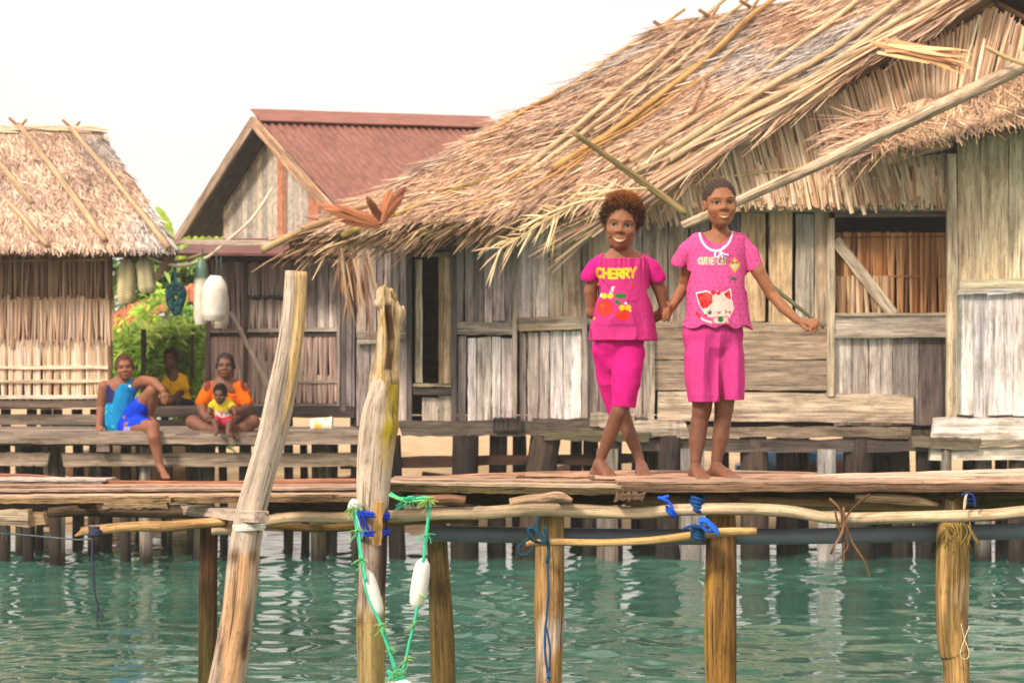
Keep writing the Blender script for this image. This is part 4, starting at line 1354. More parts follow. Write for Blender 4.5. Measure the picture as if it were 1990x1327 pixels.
def loose_things():
    mb = MB()
    board(mb, P(-90, 1003, 8.95), P(55, 1006, 8.95), (0, 0, 1), 30 * 8.95 / F, .10, A(196, 178, 146), 8, .006, .02)
    o = mb.build('beam_stub', M_LOG)
    tag(o, 'thick weathered beam stub at the edge of the picture with a rope below', 'beam')
    mb = MB()
    board(mb, P(50, 1008, 8.97), P(88, 1008, 8.97), (0, 0, 1), 22 * 8.95 / F, .08, A(176, 150, 112), 4, .006, .02)
    mb.build('tenon', M_LOG, o)
    mb = MB()
    board(mb, P(330, 986, 9.5), P(508, 1004, 8.62), (0, 0, 1), 19 * 8.9 / F, .07, A(170, 156, 138), 8, .003, .004)
    tag(mb.build('nailed_board', M_WOOD), 'grey board running under the deck to the leaning pale post', 'board')
    # grey plastic pipe
    a, b = P(838, 1036, 9.33), P(1990, 1035, 9.33)
    pts = [a + (b - a) * t + np.array([0, 0, -.018 * math.sin(math.pi * min(1, t * 1.1)) + .02 * max(0, t - .7)]) for t in np.linspace(0, 1.12, 9)]
    mb = MB()
    tube(mb, pts, 15.5 * 9.33 / F, 20, 4, col=A(112, 122, 132), lump=.0)
    tag(mb.build('drain_pipe', M_PLASTIC, smooth=True), 'long dark grey plastic pipe slung under the jetty', 'pipe')
    mb = MB()
    tube(mb, [pts[0] + np.array([-.002, 0, 0]), pts[0] + np.array([.003, 0, 0])], 13 * 9.33 / F, 20, 1, col=A(20, 22, 24), lump=0)
    mb.build('pipe_mouth', M_PLASTIC, bpy.data.objects['drain_pipe'])
    # bunch of dry roots
    mb = MB()
    for pts, r in (([(1640, 985), (1638, 1030), (1620, 1062), (1615, 1075)], 4), ([(1636, 1000), (1640, 1050), (1640, 1098)], 3.4), ([(1642, 1010), (1655, 1050), (1680, 1090), (1692, 1122)], 3.6), ([(1622, 990), (1632, 1030), (1648, 1060), (1626, 1090)], 2.6), ([(1690, 960), (1660, 985), (1640, 1010)], 3), ([(1612, 968), (1632, 990), (1644, 1030)], 3)):
        tube(mb, [P(x, y, 8.98 + rnd.uniform(-.02, .02)) for x, y in pts], [r * 7 / F, r * 7 / F] + [r * .55 * 9 / F] * (len(pts) - 2), 7, 5, col=vary(A(130, 98, 70), .15), lump=.2, freq=20)
    tag(mb.build('root_bunch', M_LOG, smooth=True), 'bunch of dry brown roots dangling over the grey pipe', 'roots')


loose_things()


# ================================================================ ropes and fishing floats on the jetty
def rope(mb, px, Y, rpx, col, n=7, sub=6):
    Ys = [Y] * len(px) if np.isscalar(Y) else Y
    tube(mb, [P(a, b, y) for (a, b), y in zip(px, Ys)], .78 * rpx * 8.9 / F, n, sub, col=col, lump=.35, freq=80)


def coil(mb, cx, cy, Y, rx, rz, turns, rpx, col, sp=6, depth=.05, tilt=0.0):
    """Turns of cord wound round a stick or post: an ellipse rx px wide, seen edge-on, stacked rz px."""
    m = int(turns * 14)
    pts = []
    for k in range(m):
        a = k / 14 * 2 * math.pi
        pts.append(P(cx + rx * math.cos(a), cy + rz * (k / m - .5) + tilt * math.cos(a), Y + depth * math.sin(a)))
    tube(mb, pts, rpx * 8.9 / F, 6, 2, col=col, lump=.2, freq=60)


def fray(mb, px, py, Y, n, L, col, rpx=.7, spread=1.0):
    for _ in range(n):
        a = rnd.uniform(0, 2 * math.pi)
        l = L * rnd.uniform(.4, 1.2)
        p = [(px, py), (px + .5 * l * math.cos(a) * spread, py + .4 * l * math.sin(a) + .1 * l), (px + l * math.cos(a + .5) * spread, py + .7 * l * math.sin(a) + .4 * l)]
        tube(mb, [P(x, y, Y + rnd.uniform(-.02, .02)) for x, y in p], rpx * 8.9 / F, 5, 4, col=col, lump=.1, cap=False)


def ropes():
    GR, GR2 = A(70, 196, 150), A(120, 196, 120)
    BL, BL2 = A(24, 64, 190), A(30, 90, 160)
    TE = A(24, 70, 88)
    Y = 8.62
    o = empty('float_line', P(770, 1327, Y), 'frayed green rope hanging from the hollow post in a loop with two white floats', 'rope')
    mb = MB()
    rope(mb, [(758, 958), (772, 966), (800, 970), (828, 966), (836, 975), (832, 1010), (826, 1060), (820, 1110), (811, 1180), (800, 1230), (786, 1290), (776, 1312)], Y, 4, GR)
    rope(mb, [(755, 962), (790, 974), (830, 972), (838, 985)], Y - .02, 3, GR2)
    rope(mb, [(684, 984), (690, 1010), (698, 1060), (706, 1110), (716, 1160), (735, 1200), (752, 1245), (764, 1290), (772, 1310)], Y, 4.4, GR)
    rope(mb, [(690, 990), (697, 1030), (703, 1080), (712, 1130)], Y - .02, 3, A(90, 210, 176))
    rope(mb, [(740, 1220), (756, 1262), (770, 1300)], Y - .02, 3.4, GR)
    for k in range(5):
        a = rnd.uniform(0, 6)
        rope(mb, [(768 + 14 * math.cos(a + t), 1312 + 9 * math.sin(a * 1.7 + t * 1.3)) for t in np.linspace(0, 5, 7)], Y - .02, 3, GR)
    rope(mb, [(775, 1308), (792, 1322), (800, 1345)], Y, 5, A(80, 190, 140))
    for (x, y, n) in ((832, 972, 40), (790, 970, 26), (686, 984, 34), (770, 1308, 40), (703, 1085, 14), (740, 1215, 10), (818, 1160, 8), (694, 1030, 12), (808, 1210, 8), (826, 1040, 8), (790, 1280, 10), (756, 1262, 8)):
        fray(mb, x, y, Y - .02, n, 20, vary(rnd.choice([GR2, GR, A(150, 190, 110)]), .1))
    mb.build('rope', M_ROPE, o, smooth=True)
    for (x0, y0, x1, y1, w) in ((712, 1106, 738, 1200, 14), (824, 1082, 808, 1186, 17)):
        m = MB()
        a, b = P(x0, y0, Y + .02), P(x1, y1, Y + .02)
        k = np.linspace(0, 1, 11)
        tube(m, [a + (b - a) * t for t in k], [w * Y / F * math.sqrt(max(.02, 1 - abs(2 * t - 1) ** 3.2)) for t in k], 16, 3, col=A(232, 230, 222, 1.2), lump=.03)
        m.build('foam_float', M_FOAM, o, smooth=True)
    m = MB()
    tube(m, [P(682, 986, Y + .02), P(690, 979, Y), P(696, 975, Y)], [.02, .03, .016], 9, 4, col=A(226, 228, 226), lump=.2)
    m.build('foam_scrap', M_FOAM, o, smooth=True)
    m = MB()
    tube(m, [P(758, 1324, Y + .02), P(780, 1330, Y), P(800, 1336, Y)], [.03, .034, .02], 9, 4, col=A(226, 228, 226), lump=.2)
    m.build('foam_scrap', M_FOAM, o, smooth=True)
    # blue cord round the hollow post
    mb = MB()
    coil(mb, 724, 999, 8.82, 31, 12, 2.2, 3.6, BL, depth=.095, tilt=3)
    coil(mb, 724, 1036, 8.82, 31, 10, 2.2, 3.4, BL, depth=.095, tilt=-3)
    rope(mb, [(696, 988), (706, 1005), (716, 1030)], 8.72, 3.4, BL)
    rope(mb, [(700, 992), (700, 1015), (712, 1036)], 8.72, 3, BL)
    tag(mb.build('cord_binding', M_ROPE, smooth=True), 'bright blue cord wound twice round the hollow post', 'cord', 'blue cords on the jetty')
    # white string on the leaning post
    mb = MB()
    coil(mb, 484, 1024, 8.78, 31, 13, 4, 1.8, A(226, 222, 210), depth=.085, tilt=-2)
    rope(mb, [(508, 1026), (514, 1036), (518, 1044)], 8.68, 1.8, A(226, 222, 210))
    tag(mb.build('white_string', M_ROPE, smooth=True), 'white string wound round the leaning pale post', 'string')
    # dark cord on the pointed pole and the line to the frame edge
    mb = MB()
    coil(mb, 183, 1031, 8.95, 11, 18, 6, 2.6, A(64, 66, 90), depth=.034)
    coil(mb, 186, 1034, 8.95, 13, 10, 4, 2.6, A(54, 56, 78), depth=.036)
    rope(mb, [(180, 1046), (179, 1080), (182, 1120), (184, 1150), (190, 1178), (191, 1200)], 8.9, 2.6, A(58, 60, 84))
    rope(mb, [(188, 1168), (194, 1185), (199, 1196), (197, 1210)], 8.9, 1.4, A(50, 50, 70))
    rope(mb, [(190, 1175), (188, 1200), (192, 1222)], 8.9, 1.2, A(50, 50, 70))
    tag(mb.build('cord_end', M_ROPE, smooth=True), 'dark grey cord wound on the pointed pole with its frayed end hanging', 'cord')
    mb = MB()
    rope(mb, [(-60, 1034), (20, 1037), (80, 1042), (150, 1048), (180, 1046)], 8.92, 2.2, A(92, 104, 106))
    rope(mb, [(8, 1020), (12, 1036), (13, 1048)], 8.9, 2.2, A(60, 80, 80))
    tag(mb.build('thin_line', M_ROPE, smooth=True), 'thin grey line stretched from the beam stub to the pointed pole', 'line')
    # teal rope at the second support post
    mb = MB()
    for k in range(9):
        a = rnd.uniform(0, 6.3)
        rope(mb, [(1044 + 16 * math.cos(a + t) + rnd.uniform(-3, 3), 1040 + 15 * math.sin(a * 1.3 + t * 1.2)) for t in np.linspace(0, 5, 7)], 8.9 + rnd.uniform(-.03, .03), 3.2, vary(TE, .2))
    rope(mb, [(1048, 1002), (1044, 1018), (1046, 1036)], 8.95, 5, TE)
    rope(mb, [(1030, 1045), (1012, 1058), (1008, 1074), (1022, 1078), (1034, 1068)], 8.92, 3.4, TE)
    rope(mb, [(1058, 1022), (1066, 1060), (1064, 1094)], 8.9, 4.4, TE)
    rope(mb, [(1064, 1094), (1066, 1140), (1064, 1180), (1060, 1220), (1059, 1260), (1064, 1310)], 8.9, 3.0, A(34, 74, 120))
    rope(mb, [(1062, 1218), (1069, 1260), (1068, 1290), (1064, 1312)], 8.9, 2.6, A(30, 80, 130))
    fray(mb, 1064, 1312, 8.9, 14, 16, A(30, 130, 190), 1.2, .4)
    tag(mb.build('teal_rope', M_ROPE, smooth=True), 'dark teal rope knotted under the pole, its end hanging down the tan post', 'rope')
    # blue lashings near the girls' feet
    mb = MB()
    coil(mb, 1304, 994, 9.06, 9, 14, 2.4, 3.4, A(26, 90, 220), depth=.05, tilt=6)
    rope(mb, [(1278, 966), (1290, 970), (1302, 978), (1308, 992)], 8.97, 4, A(26, 90, 220))
    rope(mb, [(1280, 970), (1292, 966), (1300, 964)], 8.99, 4, A(26, 90, 220))
    tag(mb.build('cord_lashing', M_ROPE, smooth=True), 'small bright blue lashing round the long pole beneath the smaller girl', 'cord', 'blue cords on the jetty')
    mb = MB()
    coil(mb, 1354, 978, 9.1, 13, 30, 4, 4, A(28, 78, 140), depth=.07, tilt=3)
    for k in range(10):
        a = rnd.uniform(0, 6.3)
        rope(mb, [(1378 + 17 * math.cos(a + t), 1022 + 13 * math.sin(a * 1.3 + t * 1.2) - 3 * math.cos(a)) for t in np.linspace(0, 5, 7)], 8.93 + rnd.uniform(-.03, .03), 3.8, vary(A(30, 100, 210), .15))
    coil(mb, 1356, 1034, 9.02, 12, 26, 4, 3.6, A(28, 80, 120), depth=.05, tilt=3)
    rope(mb, [(1326, 1028), (1345, 1022), (1366, 1026)], 8.95, 4, A(28, 70, 130))
    tag(mb.build('blue_rope_knot', M_ROPE, smooth=True), 'big knot of blue rope on the orange brown post beneath the taller girl', 'rope')
    mb = MB()
    coil(mb, 1886, 972, 9.1, 10, 16, 2, 3, A(30, 50, 110), depth=.05)
    rope(mb, [(1868, 962), (1880, 958), (1892, 964), (1895, 985)], 9.0, 3.4, A(30, 50, 110))
    rope(mb, [(1874, 990), (1876, 968), (1880, 958)], 9.0, 4, A(206, 190, 160))
    tag(mb.build('navy_cord', M_ROPE, smooth=True), 'navy and white cord tied at the top of the split post', 'cord', 'blue cords on the jetty')
    # dry fibre and a thin loop on the split post
    mb = MB()
    for k in range(26):
        x = rnd.uniform(1828, 1886)
        rope(mb, [(x, 1018 + rnd.uniform(-4, 4)), (x + rnd.uniform(-6, 10), 1034), (x + rnd.uniform(-8, 24), 1050 + rnd.uniform(-6, 22))], 9.0 + rnd.uniform(-.03, .02), 1.4, vary(A(150, 124, 60), .2), 5, 3)
    tag(mb.build('fibre_tuft', M_ROPE, smooth=True), 'tuft of dry fibre hanging where the long pole crosses the split post', 'fibre')
    mb = MB()
    rope(mb, [(1868, 1212), (1874, 1240), (1882, 1262), (1882, 1276), (1874, 1280), (1866, 1272), (1872, 1248), (1884, 1216)], 8.93, 1.1, A(216, 204, 176))
    tag(mb.build('thin_loop', M_ROPE, smooth=True), 'thin pale loop of string hanging on the split post', 'string')


ropes()
# ================================================================ figures: smooth implicit bodies meshed with surface nets
class SDF:
    def __init__(s, lo, hi, res):
        s.lo = np.asarray(lo, float); s.res = res
        s.n = np.ceil((np.asarray(hi, float) - s.lo) / res).astype(int) + 1
        s.f = np.full(s.n, .08, np.float32)

    def _blk(s, lo, hi):
        a = np.clip(np.floor((np.asarray(lo) - s.lo) / s.res).astype(int), 0, s.n)
        b = np.clip(np.ceil((np.asarray(hi) - s.lo) / s.res).astype(int) + 1, 0, s.n)
        if np.any(b <= a):
            return None, None
        g = [s.lo[i] + s.res * np.arange(a[i], b[i]) for i in range(3)]
        return (slice(a[0], b[0]), slice(a[1], b[1]), slice(a[2], b[2])), np.stack(np.meshgrid(*g, indexing='ij'), -1)

    def _put(s, sl, d, k, mode):
        f = s.f[sl]
        d = d.astype(np.float32)
        if mode == 'sub':
            d = -d
            if k > 0:
                h = np.clip(.5 + .5 * (d - f) / k, 0, 1)
                r = f * (1 - h) + d * h + k * h * (1 - h)
            else:
                r = np.maximum(f, d)
        else:
            if k > 0:
                h = np.clip(.5 + .5 * (f - d) / k, 0, 1)
                r = f * (1 - h) + d * h - k * h * (1 - h)
            else:
                r = np.minimum(f, d)
        s.f[sl] = r

    def cone(s, a, b, ra, rb, k=.015, mode='add', fl=1.0):
        """Tapered limb from a to b; fl < 1 flattens it front to back."""
        a, b = np.asarray(a, float), np.asarray(b, float)
        m = max(ra, rb) + .06 + k
        sl, p = s._blk(np.minimum(a, b) - m, np.maximum(a, b) + m)
        if sl is None:
            return s
        ba = b - a
        t = np.clip(((p - a) @ ba) / (ba @ ba + 1e-12), 0, 1)
        d = p - (a + t[..., None] * ba)
        if fl != 1.0:
            d[..., 1] /= fl
        s._put(sl, np.linalg.norm(d, axis=-1) - (ra + (rb - ra) * t), k, mode)
        return s

    def chain(s, pts, rad, k=.012, fl=1.0):
        k = min(k, .005)
        for i in range(len(pts) - 1):
            s.cone(pts[i], pts[i + 1], rad[i], rad[i + 1], k, fl=fl)
        return s

    def ell(s, c, r, k=.012, mode='add', rot=None):
        c, r = np.asarray(c, float), np.asarray(r, float)
        m = max(r) + .05 + k
        sl, p = s._blk(c - m, c + m)
        if sl is None:
            return s
        q = p - c
        if rot is not None:
            q = q @ np.array(rot)
        k0 = np.linalg.norm(q / r, axis=-1)
        k1 = np.linalg.norm(q / r ** 2, axis=-1)
        s._put(sl, k0 * (k0 - 1) / (k1 + 1e-6), k, mode)
        return s

    def loft(s, rows, k=.015, mode='add', fold=None):
        """Elliptic sections stacked along z: rows of (z, cx, cy, rx, ry); fold(p, th) adds cloth folds."""
        rows = np.array(sorted(rows), float)
        m = rows[:, 3:].max() + .06
        lo = np.array([rows[:, 1].min() - m, rows[:, 2].min() - m, rows[0, 0]])
        hi = np.array([rows[:, 1].max() + m, rows[:, 2].max() + m, rows[-1, 0]])
        sl, p = s._blk(lo - [0, 0, .03], hi + [0, 0, .03])
        z = p[..., 2]
        cx, cy, rx, ry = [np.interp(z, rows[:, 0], rows[:, i]) for i in (1, 2, 3, 4)]
        dx, dy = p[..., 0] - cx, p[..., 1] - cy
        q = np.sqrt((dx / rx) ** 2 + (dy / ry) ** 2)
        d = (q - 1) * np.minimum(rx, ry) * .5 + (q - 1) * .5 * np.sqrt(dx ** 2 + dy ** 2) / np.maximum(q, .3)
        if fold is not None:
            d = d - fold(p, np.arctan2(dx, -dy))
        d = np.maximum(d, np.maximum(rows[0, 0] - z, z - rows[-1, 0]))
        s._put(sl, d, k, mode)
        return s

    def cut(s, c, n):
        """Remove everything on the side n points to."""
        g = [s.lo[i] + s.res * np.arange(s.n[i]) for i in range(3)]
        c, n = np.asarray(c, float), unit(n)
        d = (g[0] - c[0])[:, None, None] * n[0] + (g[1] - c[1])[None, :, None] * n[1] + (g[2] - c[2])[None, None, :] * n[2]
        s.f = np.maximum(s.f, d.astype(np.float32))
        return s

    def mesh(s):
        f = s.f.copy()
        f[0] = f[-1] = .05; f[:, 0] = f[:, -1] = .05; f[:, :, 0] = f[:, :, -1] = .05
        ins = f < 0
        cnt = np.zeros(np.array(f.shape) - 1, np.int8)
        for dx in (0, 1):
            for dy in (0, 1):
                for dz in (0, 1):
                    cnt += ins[dx:f.shape[0] - 1 + dx, dy:f.shape[1] - 1 + dy, dz:f.shape[2] - 1 + dz]
        act = (cnt > 0) & (cnt < 8)
        ix = np.argwhere(act)
        idx = np.full(act.shape, -1, np.int64)
        idx[act] = np.arange(len(ix))
        acc = np.zeros((len(ix), 3)); num = np.zeros(len(ix))
        cor = [(a, b, c) for a in (0, 1) for b in (0, 1) for c in (0, 1)]
        val = {c: f[ix[:, 0] + c[0], ix[:, 1] + c[1], ix[:, 2] + c[2]] for c in cor}
        for a in cor:
            for ax in range(3):
                if a[ax] == 0:
                    b = tuple(1 if i == ax else a[i] for i in range(3))
                    va, vb = val[a], val[b]
                    x = (va < 0) != (vb < 0)
                    t = np.where(x, va / np.where(x, va - vb, 1), 0)
                    pt = np.tile(np.array(a, float), (len(ix), 1))
                    pt[:, ax] += t
                    acc[x] += pt[x]; num[x] += 1
        v = s.lo + s.res * (ix + acc / num[:, None])
        quads = []
        for ax in range(3):
            o1, o2 = [(1, 2), (2, 0), (0, 1)][ax]
            sl0 = [slice(None)] * 3; sl1 = [slice(None)] * 3
            sl0[ax] = slice(0, -1); sl1[ax] = slice(1, None)
            A0, A1 = ins[tuple(sl0)], ins[tuple(sl1)]
            e = np.argwhere(A0 != A1)
            e = e[(e[:, o1] > 0) & (e[:, o2] > 0) & (e[:, o1] < f.shape[o1] - 1) & (e[:, o2] < f.shape[o2] - 1)]
            fl = A0[e[:, 0], e[:, 1], e[:, 2]]
            def at(d1, d2):
                q = e.copy()
                q[:, o1] -= d1; q[:, o2] -= d2
                return idx[q[:, 0], q[:, 1], q[:, 2]]
            q = np.stack([at(1, 1), at(0, 1), at(0, 0), at(1, 0)], 1)
            q[~fl] = q[~fl][:, ::-1]
            quads.append(q)
        q = np.concatenate(quads)
        q = q[(q >= 0).all(1)]
        return v, q


def relax(v, q, it=2, keep=None):
    n = len(v)
    for _ in range(it):
        s = np.zeros_like(v); c = np.zeros(n)
        for a, b in ((0, 1), (1, 2), (2, 3), (3, 0)):
            np.add.at(s, q[:, a], v[q[:, b]]); np.add.at(c, q[:, a], 1)
            np.add.at(s, q[:, b], v[q[:, a]]); np.add.at(c, q[:, b], 1)
        m = s / np.maximum(c, 1)[:, None]
        w = .6 if keep is None else .6 * (1 - keep)[:, None]
        v = v * (1 - w) + m * w
    return v


def rotm(yaw=0, roll=0, pitch=0):
    """Head rotation: yaw about z, roll about the facing axis, pitch nods (degrees)."""
    y, r, p = R(yaw), R(roll), R(pitch)
    Z = np.array([[math.cos(y), -math.sin(y), 0], [math.sin(y), math.cos(y), 0], [0, 0, 1]])
    Y = np.array([[math.cos(r), 0, math.sin(r)], [0, 1, 0], [-math.sin(r), 0, math.cos(r)]])
    X = np.array([[1, 0, 0], [0, math.cos(p), -math.sin(p)], [0, math.sin(p), math.cos(p)]])
    return Z @ Y @ X


def make_head(mb, org, rot, sc, skin, smile=1.0, open_=1.0, hairline=None, hair_col=None, res=.0021, wide=1.0, lipc=None, jaw=1.0, white=1.0):
    """Sculpted head (cranium, jaw, cheeks, nose, lids, lips, ears) in its own frame: x across, -y forward, z up, origin between the eyes."""
    s = SDF((-.1, -.14, -.135), (.1, .12, .135), res)
    w = wide
    s.ell((0, .012, .030), (.0745 * w, .092, .082), .01)
    s.ell((0, -.020, -.024), (.0650 * w, .068, .084), .03)
    s.ell((0, -.034, -.080), (.040 * w * jaw, .042, .033), .03)
    s.cone((-.036 * w * jaw, -.006, -.064), (.036 * w * jaw, -.006, -.064), .020, .020, .03)
    for x in (-1, 1):
        s.ell((x * .038, -.062, -.036 + .004 * smile), (.025, .021 + .002 * smile, .021), .022)
        s.cone((x * .014, -.078, .021), (x * .046, -.066, .020), .011, .009, .018)
        s.ell((x * .033, -.092, .000), (.017, .011, .0095), .010, 'sub')
        s.ell((x * .033, -.0640, -.0005), (.0155, .0150, .0105), .004)
        s.cone((x * .020, -.077, .0105), (x * .047, -.070, .008), .0034, .003, .006)
        s.cone((x * .022, -.078, -.0115), (x * .045, -.071, -.0095), .0026, .0024, .008)
        s.ell((x * .079 * w, .012, -.008), (.0085, .018, .030), .006, rot=rotm(-18 * x))
        s.ell((x * .086 * w, .008, -.008), (.0060, .009, .017), .004, 'sub', rot=rotm(-18 * x))
    s.cone((0, -.074, .012), (0, -.0955, -.025), .0065, .0125, .014)
    for x in (-1, 1):
        s.ell((x * .0160, -.086, -.0290), (.0108, .0110, .0092), .008)
        s.ell((x * .0085, -.0965, -.0365), (.0042, .0055, .0032), .003, 'sub')
    # mouth: teeth band between the two lips, corners drawn up and back by the smile
    mw = .024 + .0125 * smile
    up = .0085 * smile
    zu, zl = -.058 - .001 * smile, -.068 - .010 * open_
    ux = np.linspace(-1, 1, 9)
    yb = -.092 + .017 * (mw / .034) ** 2 * ux ** 2
    s.ell((0, -.070, -.066), (.032, .020, .024), .02)
    if open_ > .1:
        s.chain([(x * (mw - .006), y + .002, (zu + zl) / 2 + up * .7 * x * x) for x, y in zip(ux, yb)], [max(.0015, .0055 * open_ * (1 - .75 * abs(x))) for x in ux], .003) if False else None
        for x, y in zip(ux, yb):
            pass
    s.chain([(x * mw, y, zu + up * x * x - .002 * abs(x)) for x, y in zip(ux, yb)], [.0036 + .0018 * (1 - x * x) for x in ux], .004)
    s.chain([(x * mw * .96, y + .001, zl + (up + (zu - zl)) * x * x) for x, y in zip(ux, yb)], [.0036 + .0026 * (1 - x * x) for x in ux], .004)
    s.ell((0, -.070, -.094), (.018, .016, .013), .02)
    for x in (-1, 1):
        s.cone((x * .024, -.081, -.034), (x * (mw + .008), -.064, -.060), .0035, .004, .012)
    v, q = s.mesh()
    v = relax(v, q, 1)
    # colours of lips, teeth, eyes, brows by place on the face
    x, y, z = v[:, 0], v[:, 1], v[:, 2]
    ax = np.abs(x)
    n = len(v)
    c = np.tile(skin, (n, 1)) * (1 + .07 * vnoise(v * 45))[:, None]
    fr = y < -.035
    c = lerp3(c, skin * np.array([1.2, 1.08, 1.0]), np.exp(-((ax - .036) ** 2 + (z + .034) ** 2) / .018 ** 2) * fr * .5)
    c = lerp3(c, skin * np.array([.78, .74, .72]), np.exp(-((ax - .033) ** 2 / .022 ** 2 + (z - .002) ** 2 / .013 ** 2)) * fr * .6)
    lip = skin * np.array([.98, .66, .66]) if lipc is None else lipc
    u = x / mw
    ztop = zu + up * u * u - .002 * np.abs(u)
    zbot = zl + (up + (zu - zl)) * u * u
    on = fr & (np.abs(u) < 1.05) & (y < -.055)
    dl = np.minimum(np.abs(z - ztop), np.abs(z - zbot))
    lipw = np.clip(1 - (dl - .0048) / .002, 0, 1) * on
    inside = on & (z < ztop - .0015) & (z > zbot + .0015)
    c = lerp3(c, lip, np.maximum(lipw * .9, inside * 1.0))
    if open_ > .3:
        tz = np.clip((ztop - .0022 - z) / .0012, 0, 1) * np.clip((z - (zbot + .0034)) / .0012, 0, 1) * (np.abs(u) < .88) * on
        dark = inside & (np.abs(u) > .84)
        c = lerp3(c, (.05, .02, .018), dark * .8)
        teeth = np.array([.50, .41, .27])
        gap = np.clip(1 - np.abs(np.mod(x / .0078 + .5, 1) - .5) / .10, 0, 1) * .25
        c = lerp3(c, teeth, tz)
        c = lerp3(c, (.35, .26, .2), tz * gap)
    else:
        c = lerp3(c, (.06, .025, .02), on * np.clip(1 - np.abs(z - (ztop + zbot) / 2) / .0014, 0, 1) * .8)
    ex, ez = (ax - .033) / .0150, (z + .0002 - .0012 * (ax - .033) / .015) / .0064
    er = ex ** 2 + ez ** 2
    eye = fr & (er < 1)
    lid = fr & (er >= 1) & (er < 1.75) & (z > -.002)
    c = lerp3(c, (.05, .03, .025), lid * .85)
    c = lerp3(c, skin * .6, (fr & (er >= 1) & (er < 1.5) & (z <= -.002)) * .6)
    c = lerp3(c, np.array([.22, .19, .165]) * white, eye * .95)
    ir = np.sqrt((ax - .033) ** 2 + (z - .0005) ** 2)
    c = lerp3(c, (.020, .011, .008), eye * np.clip((.0088 - ir) / .0010, 0, 1))
    bz = .0200 + .004 * (1 - ((ax - .036) / .02) ** 2)
    bw = .0034 * np.clip(1.15 - ((ax - .034) / .024) ** 2, 0, 1)
    c = lerp3(c, (.020, .013, .010), fr * np.clip((bw - np.abs(z - bz)) / .0012 + .5, 0, 1) * (ax > .012) * (ax < .056) * .85)
    if hairline is not None:
        hw = np.clip((hairline(v) + .004 * vnoise(v * 160)) / .006, 0, 1)
        c = lerp3(c, hair_col, hw)
    V = (v * sc) @ rot.T + np.asarray(org)
    mb.add(V, quads=q, col=c, gv=v)
    return V


def hand(s, wrist, mid, tips, thumb, r=.0085, palm=(.018, .026), k=.006, side=(0, 0, 1)):
    """Palm from wrist to knuckles, four bent fingers of unequal length and a thumb; tips are (bend, tip) pairs."""
    wrist, mid, sd_ = np.asarray(wrist, float), np.asarray(mid, float), unit(side)
    for t in (-1, -.33, .33, 1):
        s.cone(wrist + sd_ * palm[0] * .55 * t, mid + sd_ * palm[1] * .72 * t, r * 1.15, r * 1.2, .010)
    for t, (b, e) in zip((-1, -.33, .33, 1), tips):
        kn = mid + sd_ * palm[1] * .8 * t
        s.cone(kn, b, r * 1.0, r * .92, k)
        s.cone(b, e, r * .92, r * .74, k * .6)
    a, b, e = [np.asarray(q, float) for q in thumb]
    s.cone(a, b, r * 1.25, r * 1.05, k); s.cone(b, e, r * 1.05, r * .8, k * .6)


def foot(s, ankle, toe, zdeck, w=.036, toes=True, heel_back=.045):
    """A bare foot on the deck from the ankle towards the toe point, with five toes."""
    ankle, toe = np.asarray(ankle, float), np.asarray(toe, float)
    d = toe - ankle; d[2] = 0
    L = np.linalg.norm(d); d /= L
    sd_ = np.array([-d[1], d[0], 0])
    heel = ankle - d * heel_back * .55
    s.cone(ankle, (heel[0], heel[1], zdeck + .026), .023, .024, .02)
    s.cone((heel[0], heel[1], zdeck + .024), (*(ankle + d * L * .55)[:2], zdeck + .026), .023, .025, .02)
    for t in (-1, 0, 1):
        b = ankle + d * L * .72 + sd_ * w * .62 * t
        s.cone(ankle + d * .02 + np.array([0, 0, -.005]), (b[0], b[1], zdeck + .015), .022, .015, .02)
    if toes:
        for i, t in enumerate((-1, -.45, 0, .45, .95)):
            ll = (.0, .012, .010, .004, -.008)[i]
            a = ankle + d * L * .72 + sd_ * w * .78 * t
            e = ankle + d * (L + ll) + sd_ * w * .86 * t
            s.cone((a[0], a[1], zdeck + .014), (e[0], e[1], zdeck + .009), .012, (.0115 if i == 0 else .0085), .006)


def letters(txt, x0, y0, w, h, gap=.25):
    """Stroke segments for capital letters in a box (y down)."""
    G = {'C': [[(1, .15), (.6, 0), (.2, .1), (0, .45), (.1, .85), (.5, 1), (1, .85)]], 'H': [[(0, 0), (0, 1)], [(1, 0), (1, 1)], [(0, .5), (1, .5)]], 'E': [[(1, 0), (0, 0), (0, 1), (1, 1)], [(0, .5), (.85, .5)]],
         'R': [[(0, 1), (0, 0), (.7, 0), (1, .22), (.7, .48), (0, .5)], [(.4, .5), (1, 1)]], 'Y': [[(0, 0), (.5, .5), (1, 0)], [(.5, .5), (.45, 1)]], 'U': [[(0, 0), (0, .7), (.3, 1), (.7, 1), (1, .7), (1, 0)]],
         'T': [[(0, 0), (1, 0)], [(.5, 0), (.5, 1)]], 'I': [[(.5, 0), (.5, 1)]], 'A': [[(0, 1), (.5, 0), (1, 1)], [(.2, .62), (.8, .62)]]}
    out = []
    n = len(txt)
    cw = w / (n + (n - 1) * gap)
    for i, ch in enumerate(txt):
        for pl in G.get(ch, []):
            q = [(x0 + i * cw * (1 + gap) + a * cw, y0 + b * h) for a, b in pl]
            out += list(zip(q[:-1], q[1:]))
    return out


def add_sdf(mb, s, col, it=2, base=(0, 0, 0)):
    v, q = s.mesh()
    v = relax(v, q, it)
    c = col(v) if callable(col) else np.tile(col, (len(v), 1))
    mb.add(v + np.asarray(base), quads=q, col=c, gv=v)
    return v


